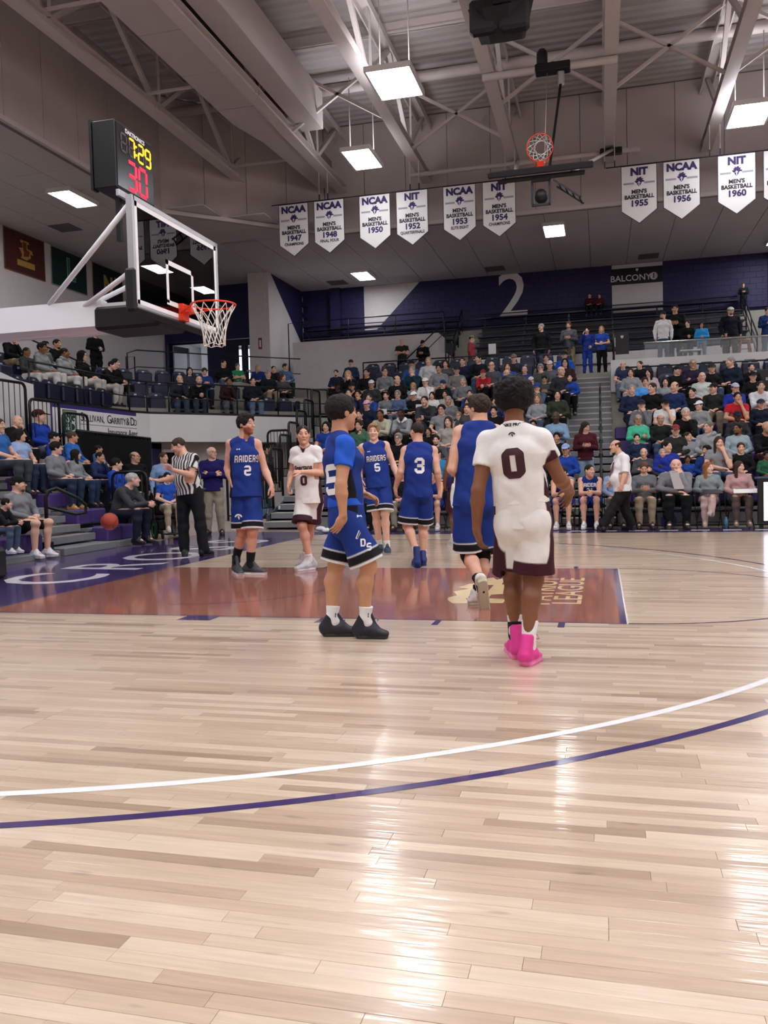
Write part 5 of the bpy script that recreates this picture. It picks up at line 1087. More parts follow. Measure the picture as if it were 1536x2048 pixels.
# hair in the head frame (centre at the head point, -y is the face)
def hair_mesh(kind, h=.006, seed=0):
    F = Field(h); rg = np.random.RandomState(seed); ph = rg.rand(6) * 6
    def wob(a, f): return lambda x, y, z: (a * np.sin(x * f + ph[0] + 2 * np.sin(z * f * .5 + ph[3])) * np.sin(y * f * 1.1 + ph[1]) * np.sin(z * f * .9 + ph[2])).astype(np.float32)
    if kind == 'afro':
        F.ell((0, .012, .055), (.125, .128, .105), .02); F.ell((0, .03, .0), (.105, .10, .08), .03)
        F.fn(wob(.010, 60)); F.fn(wob(.006, 130)); F.cut((0, -.075, .01), (0, -.92, -.39)); F.cut((0, 0, -.075), (0, .25, -1)); return F.mesh('hair')
    if h < .006: F.fine = 1
    top = {'short': 0, 'crew': -.004, 'curly': .014, 'swept': .010, 'bob': .006, 'long': .004, 'bald': -.003, 'dense': .008, 'bun': 0}[kind]
    F.ell((0, .016, .026), (.083 + top * .6, .103 + top * .5, .090 + top), .02)
    if kind == 'curly': F.ell((0, -.045, .085), (.06, .05, .035), .03); F.fn(wob(.007, 75))
    elif kind in ('swept', 'dense'): F.ell((.01, -.05, .080), (.062, .045, .034), .03); F.fn(wob(.0035, 60))
    else: F.fn(wob(.002, 60))
    if kind in ('bob', 'long'):
        L_ = -.11 if kind == 'bob' else -.25
        for e in (-1, 1): F.ecap((e * .070, .015, .02), (e * .078, -.005 if kind == 'long' else .01, L_ + .03), (.022, .045), (.028, .035), (1, 0, 0), .03)
        F.ecap((0, .075, .02), (0, .085, L_), (.07, .035), (.075, .03), (1, 0, 0), .03)
    if kind == 'bun': F.ell((0, .10, .06), (.035, .035, .035), .02)
    if h < .006: F.fn(wob(.0030, 110)); F.fn(wob(.0018, 190))
    # open the face
    F.ell((0, -.132, -.040), (.076 if kind not in ('bob', 'long') else .064, .108, .128), .010, None, '-'); F.cut((0, -.088, .06), (0, -1, -.25)) if kind in ('crew', 'short', 'bun') else None
    if kind in ('short', 'crew', 'curly', 'swept', 'dense', 'bun'): F.cut((0, .02, -.075), (0, -.55, -1)); F.cut((0, -.052, -.018), (0, -1, -.62)) if 0 else None
    if kind in ('short', 'crew', 'swept', 'dense', 'curly'):
        for e in (-1, 1): F.ell((e * .095, -.03, -.055), (.035, .055, .055), .01, None, '-')
    if kind == 'bald': F.ell((0, -.02, .10), (.085, .12, .085), .01, None, '-'); F.cut((0, .02, -.07), (0, -.4, -1)); F.cut((0, -.035, 0), (0, -1, 0))
    return F.mesh('hair')
def cap_mesh(back=False):
    F = Field(.006); F.ell((0, .012, .042), (.088, .106, .085), .01); F.cut((0, 0, .042), (0, .12, -1)); s = 1 if not back else -1
    F.ell((0, -.115 * s + (.03 if back else 0), .040), (.068, .075, .011), .006, np.array([[1, 0, 0], [0, math.cos(.2), -math.sin(.2) * s], [0, math.sin(.2) * s, math.cos(.2)]])); F.ell((0, .012, .131), (.008, .008, .006), .004)
    return F.mesh('cap')
def beanie_mesh():
    F = Field(.006); F.ell((0, .014, .05), (.088, .106, .098), .01); F.cut((0, 0, .022), (0, .15, -1)); F.ecap((0, .012, .03), (0, .012, .05), (.092, .110), (.091, .109), (1, 0, 0), .006); F.cut((0, 0, .018), (0, .15, -1)); return F.mesh('knit_hat')
def hood_mesh():
    F = Field(.008); F.ell((0, .03, .01), (.105, .125, .125), .02); F.ecap((0, .05, -.08), (0, .06, -.15), (.10, .09), (.13, .10), (1, 0, 0), .03); F.ell((0, -.11, -.03), (.07, .12, .11), .01, None, '-'); return F.mesh('hood')
def glasses_mesh():
    mb = MB()
    for e in (-1, 1): mb.tube([(e * .032 + .023 * math.cos(a), -.106, .002 + .018 * math.sin(a)) for a in np.linspace(0, 2 * PI, 13)[:-1]], .0028, 5, closed=True); mb.tube([(e * .055, -.104, .006), (e * .08, -.04, .006), (e * .082, .01, .0)], .0025, 5)
    mb.tube([(-.009, -.107, .006), (.009, -.107, .006)], .0025, 5); return mb.mesh('spectacles')
HAIR = {}
def hair(kind):
    if kind not in HAIR:
        me = cap_mesh() if kind == 'cap' else cap_mesh(True) if kind == 'capback' else beanie_mesh() if kind == 'beanie' else hood_mesh() if kind == 'hood' else glasses_mesh() if kind == 'glasses' else hair_mesh(kind, .0075)
        me.materials.append(M_lens if kind == 'glasses' else M_cloth if kind in ('cap', 'capback', 'beanie', 'hood') else M_hair); HAIR[kind] = me
    return HAIR[kind]
def on_head(o, parent, c, R, s=1.):
    o.parent = parent; o.matrix_local = Matrix(((R[0, 0] * s, R[0, 1] * s, R[0, 2] * s, c[0]), (R[1, 0] * s, R[1, 1] * s, R[1, 2] * s, c[1]), (R[2, 0] * s, R[2, 1] * s, R[2, 2] * s, c[2]), (0, 0, 0, 1))); return o
def put_hair(parent, kind, color, c, R, s=1., name=None):
    nm = name or {'cap': 'cap', 'capback': 'cap', 'beanie': 'knit_hat', 'hood': 'hood', 'glasses': 'spectacles'}.get(kind, 'hair')
    o = D.objects.new(nm, hair(kind)); COL.objects.link(o); o.color = lin(color) + (1,); return on_head(o, parent, c, R, s)
# garments as looser surfaces over the same joints
def top_mesh(name, J, h, s=1., m=1., belly=0., sleeve=1.0, loose=.014, hem=-.04, neck='crew', hole=0., female=0., vneck=0., wr=.003):
    F = Field(h); L_ = loose; j = {k: np.asarray(v, float) for k, v in J.items() if k != 'R'}
    side = nrm(j['hipR'] - j['hipL']); ss = nrm(j['shR'] - j['shL']); pel = (j['hipL'] + j['hipR']) / 2; nk = j['neck']; up = nrm(nk - pel); fw = nrm(j['fwd'] - up * (j['fwd'] @ up)) if 'fwd' in j else np.cross(side, up)
    bd = j.get('bend', np.zeros(3)); waist = pel + (nk - pel) * .34 + bd; ch = pel + (nk - pel) * .70 + bd * .8
    F.ecap(pel + up * (hem - .05), waist, (.172 * s * m + L_ + belly * .5, .126 * s * m + L_ + belly * .4), (.146 * s * m + L_ + belly * .6 - .01 * female, .108 * s * m + L_ + belly * .6), side, .05)
    if belly: F.ell(waist + fw * (.03 + belly * .5), (.14 * s + belly + L_, .14 * s + belly + L_, .13 * s + belly * .5 + L_), .06)
    F.ecap(waist, ch, (.144 * s * m + L_ + belly * .4, .106 * s * m + L_ + belly * .3), (.166 * s * m + L_, .114 * s * m + L_), ss, .05); F.ecap(ch, nk - up * .055 * s, (.170 * s * m + L_ * .8, .110 * s * m + L_ * .8), (.125 * s * m + L_ * .5, .075 * s * m + L_ * .6), ss, .05)
    for e in (-1, 1): F.ell(ch + ss * e * .070 * s + fw * (.062 + .022 * female) * s - up * .01, (.072 * s + L_, .05 * s + L_, .06 * s + L_), .04)
    for sd, sg in (('L', -1), ('R', 1)):
        sh, el, wr_ = j['sh' + sd], j['el' + sd], j['wr' + sd]; F.cap(nk - up * .005 * s, sh + up * .008 * s - ss * sg * .02, .044 * s * m + L_ * .5, .050 * s * m + L_ * .6, .04)
        if sleeve > 0:
            F.ell(sh, (.062 * s * m + L_ * .8,) * 3, .03)
            if sleeve < 1: F.cap(sh, sh + (el - sh) * (sleeve + .10), .056 * s * m + L_ * .8, .052 * s * m + L_ * 1.1, .014)
            else: mid = sh + (el - sh) * .5; F.cap(sh, mid, .055 * s * m + L_ * .9, .051 * s * m + L_, .014); F.cap(mid, el, .051 * s * m + L_, .043 * s * m + L_ * .9, .014); F.cap(el, el + (wr_ - el) * min(1.02, sleeve), .045 * s * m + L_ * .9, .030 * s * m + L_ * .7, .014)
        else: F.ell(sh - ss * sg * .030 - up * .0, (.05 * s * m + L_ * .5,) * 3, .03)
    if wr: 
        a = [1.0 + .2 * i for i in range(3)]; F.fn(lambda x, y, z: (wr * (np.sin(x * 31 + 2.1 * np.sin(z * 17) + 1) * np.sin(y * 37 + 1.7 * np.sin(z * 21)) + .8 * np.sin((x + y) * 19 + z * 43 + np.sin(x * 25) * 1.3) * np.sin(z * 13 + x * 9))).astype(np.float32))
    for sd, sg in (('L', -1), ('R', 1)):
        sh, el = j['sh' + sd], j['el' + sd]
        if sleeve <= 0:    # armhole
            ad = nrm(el - sh); F.cap(sh + ss * sg * .035 * s + up * .12, sh + ss * sg * (.012) * s - up * .13 * s, .052 * s, .060 * s, .02, '-') 
        elif sleeve < 1: F.P.append(('q', sh, el, sleeve))
    F.P = [q if q[0] != 'q' else ('f', sleeve_cut(q, s)) for q in F.P]
    F.cut(pel + up * hem, -up)
    hd = j['head']; nd = nrm(hd - nk); F.cap(nk + fw * .012 + nd * .02 * s, nk + fw * .03 + nd * .14, .064 * s * m, .10 * s, .01, '-')
    if vneck: F.cap(nk + fw * .10 * s - up * vneck * s, nk + fw * .10 * s + up * .06, .012 * s, .060 * s, .01, '-')
    return F.mesh(name), dict(pel=pel, waist=waist, ch=ch, up=up, fw=fw, side=side, ss=ss, nk=nk)
def sleeve_cut(q, s):
    _, sh, el, t = q; d = nrm(el - sh); e = sh + (el - sh) * t
    def f(x, y, z):
        a = (x - e[0]) * d[0] + (y - e[1]) * d[1] + (z - e[2]) * d[2]; rr = np.sqrt((x - e[0] - a * d[0]) ** 2 + (y - e[1] - a * d[1]) ** 2 + (z - e[2] - a * d[2]) ** 2)
        return np.where((a > 0) & (a < .2) & (rr < .115 * s), .05 * np.clip(a / .004, 0, 6), 0).astype(np.float32)
    return f
def legs_mesh(name, J, h, s=1., m=1., belly=0., length=1., loose=.012, waist=.10, flare=0., wr=.003, hollow=True, seatcut=False):
    F = Field(h); L_ = loose; j = {k: np.asarray(v, float) for k, v in J.items() if k != 'R'}; side = nrm(j['hipR'] - j['hipL']); pel = (j['hipL'] + j['hipR']) / 2; nk = j['neck']; up = nrm(nk - pel); bd = j.get('bend', np.zeros(3)); up = nrm(up + bd * 2.) if np.linalg.norm(bd) else up; fw = nrm(j['fwd']) if 'fwd' in j else np.cross(side, up)
    F.ecap(pel - up * .01, pel + up * (waist + .03), (.150 * s * m + L_ + belly * .3, .112 * s * m + L_ + belly * .3), (.142 * s * m + L_ + belly * .5, .102 * s * m + L_ + belly * .5), side, .05)
    for e in (-1, 1): F.ell(pel + side * e * .070 * s - fw * .034 * s - up * .03 * s, (.078 * s * m + L_, .078 * s * m + L_, .11 * s * m + L_), .04)
    cuts = []
    for sd in 'LR':
        hp_, kn, an = j['hip' + sd], j['kn' + sd], j['an' + sd]; mt = hp_ + (kn - hp_) * .55
        if length <= 1:
            e = hp_ + (kn - hp_) * length; F.cap(hp_, e + (kn - hp_) * .12, .080 * s * m + L_ + belly * .12, .080 * s * m + L_ + flare, .018); cuts.append((e, nrm(kn - hp_)))
        else:
            F.cap(hp_, mt, .090 * s * m + L_ + belly * .12, .076 * s * m + L_, .04); F.cap(mt, kn, .076 * s * m + L_, .060 * s * m + L_, .03); e = kn + (an - kn) * (length - 1); F.cap(kn, kn + (an - kn) * .3, .060 * s * m + L_, .060 * s * m + L_, .03); F.cap(kn + (an - kn) * .3, e, .060 * s * m + L_, .046 * s * m + L_ + flare, .03)
    if wr: F.fn(lambda x, y, z: (wr * (np.sin(x * 29 + 1.9 * np.sin(z * 15) + 2) * np.sin(y * 33 + z * 7) + .9 * np.sin((x - y) * 17 + z * 31 + np.sin(x * 23) * 1.5))).astype(np.float32))
    F.cut(pel + V(0, 0, waist + .01), V(0, 0, 1)) if seatcut else F.cut(pel + up * (waist + .01), up)
    for e, d in cuts:
        def f(x, y, z, e=e, d=d):
            a = (x - e[0]) * d[0] + (y - e[1]) * d[1] + (z - e[2]) * d[2]; rr = np.sqrt((x - e[0] - a * d[0]) ** 2 + (y - e[1] - a * d[1]) ** 2 + (z - e[2] - a * d[2]) ** 2); R0 = .080 * s * m + L_ + flare - .030
            o = np.where((a > 0) & (a < .2) & (rr < .2), .05 * np.clip(a / .004, 0, 6), 0)
            if hollow: o = np.maximum(o, np.where((a > -.06) & (a <= 0) & (rr < R0), np.minimum((R0 - rr) * 1.0, (a + .06) * 1.0), 0) * 2.2)
            return o.astype(np.float32)
        F.fn(f)
    return F.mesh(name), dict(pel=pel, up=up, side=side, fw=fw, cuts=cuts)
# ---------------------------------------------------------------- figures for the crowd: each pose is modelled once, every person is a copy with own colours, hair and build
def seated(pose, yaw=0., pitch=0., dz=0.):
    J = dict(hipL=V(-.09, 0, .09), hipR=V(.09, 0, .09), knL=V(-.12, -.405, .115), knR=V(.12, -.405, .115), anL=V(-.115, -.365, -.335), anR=V(.115, -.365, -.335), toL=V(-.13, -.515, -.40), toR=V(.13, -.515, -.40), neck=V(0, .05, .585), fwd=V(0, -1, 0),
             shL=V(-.168, .045, .515), shR=V(.168, .045, .515), head=V(0, .012, .735), tsL=1, tsR=-1, curlL=.5, curlR=.5)
    J['cbL'] = J['cbR'] = V(0, 1, 0)
    dn = V(0, 0, -1)
    if pose == 'L': J.update(elL=V(-.245, -.03, .29), elR=V(.245, -.03, .29), wrL=V(-.10, -.24, .215), wrR=V(.085, -.23, .235), hdL=V(.65, -.7, -.15), hdR=V(-.65, -.7, -.1), pnL=V(.1, .1, -1), pnR=V(-.1, .1, -1))
    if pose == 'N':
        J.update(neck=V(0, -.17, .535), shL=V(-.165, -.135, .47), shR=V(.165, -.135, .47), head=V(0, -.255, .665), bend=V(0, .04, .0), elL=V(-.165, -.33, .23), elR=V(.165, -.33, .23), wrL=V(-.05, -.535, .255), wrR=V(.05, -.535, .265), hdL=V(.45, -.8, -.35), hdR=V(-.45, -.8, -.35), pnL=V(.9, .2, -.2), pnR=V(-.9, .2, -.2), curlL=.7, curlR=.7)
    if pose == 'C': J.update(neck=V(0, -.06, .565), shL=V(-.168, -.04, .497), shR=V(.168, -.04, .497), head=V(0, -.115, .70), elL=V(-.235, -.12, .28), elR=V(.15, -.28, .255), wrL=V(.0, -.28, .225), wrR=V(.055, -.20, .53), hdL=V(.95, -.2, -.1), hdR=V(-.35, -.1, .8), pnL=V(0, .2, -1), pnR=V(-.3, .95, 0), curlL=.5, curlR=.75)
    if pose == 'X': J.update(elL=V(-.235, -.06, .295), elR=V(.235, -.06, .295), wrL=V(.045, -.20, .325), wrR=V(-.045, -.165, .335), hdL=V(.95, .1, .1), hdR=V(-.95, .25, -.05), pnL=V(0, 1, 0), pnR=V(0, 1, 0))
    if pose == 'P': J.update(elL=V(-.23, -.06, .285), elR=V(.23, -.06, .285), wrL=V(-.06, -.285, .30), wrR=V(.06, -.285, .30), hdL=V(.4, -.7, .35), hdR=V(-.4, -.7, .35), pnL=V(.5, .3, .8), pnR=V(-.5, .3, .8), curlL=.8, curlR=.8); pitch = -.5
    if pose == 'T':  # talking back over the rail, ankle crossed on knee
        J.update(elL=V(-.25, -.02, .30), elR=V(.26, -.0, .30), wrL=V(-.06, -.26, .25), wrR=V(.12, -.30, .24), hdL=V(.7, -.6, -.1), hdR=V(-.2, -.9, -.2), pnL=V(.1, .1, -1), pnR=V(-.1, .1, -1), knR=V(.02, -.44, .19), anR=V(-.02, -.58, -.18), toR=V(-.08, -.72, -.16))
    J['R'] = frame((math.sin(yaw) * math.cos(pitch), -math.cos(yaw) * math.cos(pitch), math.sin(pitch))); return J
def standing(pose, yaw=0., pitch=0.):
    J = dict(hipL=V(-.09, 0, .93), hipR=V(.09, 0, .93), knL=V(-.10, -.01, .50), knR=V(.105, -.02, .50), anL=V(-.115, .03, .085), anR=V(.125, .02, .085), toL=V(-.14, -.13, .03), toR=V(.155, -.14, .03), neck=V(0, .02, 1.475), fwd=V(0, -1, 0), shL=V(-.172, .02, 1.405), shR=V(.172, .02, 1.405), head=V(0, -.015, 1.635), tsL=1, tsR=-1, curlL=.45, curlR=.45)
    if pose == 'S': J.update(elL=V(-.255, .04, 1.15), elR=V(.255, .04, 1.15), wrL=V(-.25, -.06, .90), wrR=V(.25, -.06, .90), hdL=V(.1, -.25, -1), hdR=V(-.1, -.25, -1), pnL=V(1, .1, .1), pnR=V(-1, .1, .1))
    if pose == 'F': J.update(elL=V(-.25, .02, 1.14), elR=V(.25, .02, 1.14), wrL=V(-.06, -.20, 1.08), wrR=V(.06, -.20, 1.10), hdL=V(.8, -.4, .1), hdR=V(-.8, -.4, .1), pnL=V(.2, .9, .2), pnR=V(-.2, .9, .2), curlL=.7, curlR=.7)
    if pose == 'X': J.update(elL=V(-.235, -.06, 1.165), elR=V(.235, -.06, 1.165), wrL=V(.05, -.19, 1.20), wrR=V(-.05, -.165, 1.21), hdL=V(.95, .15, .1), hdR=V(-.95, .25, .0), pnL=V(0, 1, 0), pnR=V(0, 1, 0))
    if pose == 'W': J.update(elL=V(-.25, -.10, 1.20), elR=V(.24, .03, 1.14), wrL=V(-.13, -.16, 1.46), wrR=V(.18, -.16, 1.02), hdL=V(.2, -.1, 1), hdR=V(-.5, -.6, -.3), pnL=V(.8, .3, -.1), pnR=V(-.7, .5, 0))
    if pose == 'P': J.update(elL=V(-.23, .01, 1.15), elR=V(.23, .01, 1.15), wrL=V(-.07, -.24, 1.17), wrR=V(.07, -.24, 1.17), hdL=V(.4, -.7, .3), hdR=V(-.4, -.7, .3), pnL=V(.5, .3, .8), pnR=V(-.5, .3, .8), curlL=.8, curlR=.8); pitch = -.4
    J['R'] = frame((math.sin(yaw) * math.cos(pitch), -math.cos(yaw) * math.cos(pitch), math.sin(pitch))); return J
TPL = {}
YW = {'0': 0., 'l': -.7, 'r': .7}
def template(code):
    if code in TPL: return TPL[code]
    st = code[0] == 'S'; J = (standing if st else seated)(code[-2], YW[code[-1]], -.08 if code[-1] == '0' else -.02)
    F = Field(.0095); body_prims(F, J, fine=False, feet=not st or True); head_prims(F, J['head'], J['R'], fine=False)
    b = F.mesh('person_body'); paint_mesh(b, head_paint(J['head'], J['R'], 1.)); b.materials.append(M_skin)
    T = dict(J=J, body=b)
    TPL[code] = T; return T
def garment(code, kind):
    T = template(code)
    if kind not in T:
        J = T['J']
        if kind == 'long': me, _ = top_mesh('long_sleeved_top', J, .0105, sleeve=1., loose=.011 if code[0] != 'S' else .020, hem=.0 if code[0] != 'S' else -.06, wr=.004)
        elif kind == 'tee': me, _ = top_mesh('short_sleeved_top', J, .0105, sleeve=.55, loose=.011 if code[0] != 'S' else .019, hem=.0 if code[0] != 'S' else -.06, wr=.004)
        elif kind == 'trousers': me, _ = legs_mesh('trousers', J, .0105, length=1.97, loose=.012, waist=.06 if code[0] != 'S' else .0, hollow=False, wr=.004, seatcut=code[0] != 'S')
        elif kind == 'shorts': me, _ = legs_mesh('shorts', J, .0105, length=.9, loose=.02, waist=.06, flare=.012, hollow=False, wr=.004, seatcut=code[0] != 'S')
        else: me = shoe_mesh('shoe', J['an' + kind[-1]], J['to' + kind[-1]], .009, col='#ffffff', sole='#ffffff')
        me.materials.append(M_shoeo if kind.startswith('shoe') else M_cloth); T[kind] = me
    return T[kind]
SKIN = {'p': '#d8ab93', 't': '#c29274', 'b': '#8a5c41', 'd': '#4e3226'}
def beard_mesh():
    F = Field(.006); F.ecap((0, -.030, -.064), (0, -.066, -.100), (.060, .054), (.036, .032), (1, 0, 0), .02); F.ell((0, -.09, -.045), (.034, .05, .026), .006, None, '-'); F.cut((0, 0, -.035), (0, -.4, 1)); return F.mesh('beard')
def hooddown_mesh():
    F = Field(.008); F.ecap((-.06, .075, -.14), (.06, .075, -.14), (.05, .055), (.05, .055), (0, 1, 0), .03); F.cap((-.075, .02, -.15), (-.085, .06, -.14), .03, .035, .03); F.cap((.075, .02, -.15), (.085, .06, -.14), .03, .035, .03); F.cap((-.07, .0, -.155), (-.03, -.055, -.20), .028, .02, .02); F.cap((.07, .0, -.155), (.03, -.055, -.20), .028, .02, .02); return F.mesh('hood')
_b = beard_mesh(); _b.materials.append(M_hair); HAIR['beard'] = _b
_b = hooddown_mesh(); _b.materials.append(M_cloth); HAIR['hooddown'] = _b
def C4(c): return lin(c) + (1,)
def sub(parent, me, color, name=None):
    o = D.objects.new(name or me.name.split('.')[0], me); COL.objects.link(o); o.parent = parent; o.color = C4(color); return o
NPEOPLE = [0]
def person(code, x, y, z, rz, skin, top, legs, hk, hc, label, s=1., w=1., feet=True, group=None, extra='', cat='person', shoe='#1c1c20'):
    T = template(code); o = D.objects.new('person', T['body']); COL.objects.link(o); NPEOPLE[0] += 1
    o.location = (x, y, z + (.036 + max(0., .45 * (s - 1)) if code[0] != 'S' else 0.)); o.rotation_euler = (0, 0, rz); o.scale = (s * w, s * (1 + (w - 1) * .6), s); o.color = C4(SKIN.get(skin, skin)); tag(o, label, cat, group)
    tk = 'long'; tc = top
    if top.startswith('s#'): tk = 'tee'; tc = top[1:]
    sub(o, garment(code, tk), tc)
    lk = 'trousers'; lc = legs
    if legs.startswith('s#'): lk = 'shorts'; lc = legs[1:]
    sub(o, garment(code, lk), lc)
    if feet:
        for sd in 'LR': sub(o, garment(code, 'shoe' + sd), shoe, 'shoe')
    J = T['J']
    if hk.split('+')[0] in ('cap', 'beanie'): hk += '+crew'; hc += '+#2a211b'
    for k, c in zip(hk.split('+'), hc.split('+')):
        if k != 'none': put_hair(o, k, c, J['head'], J['R'], name='beard' if k == 'beard' else None)
    return o
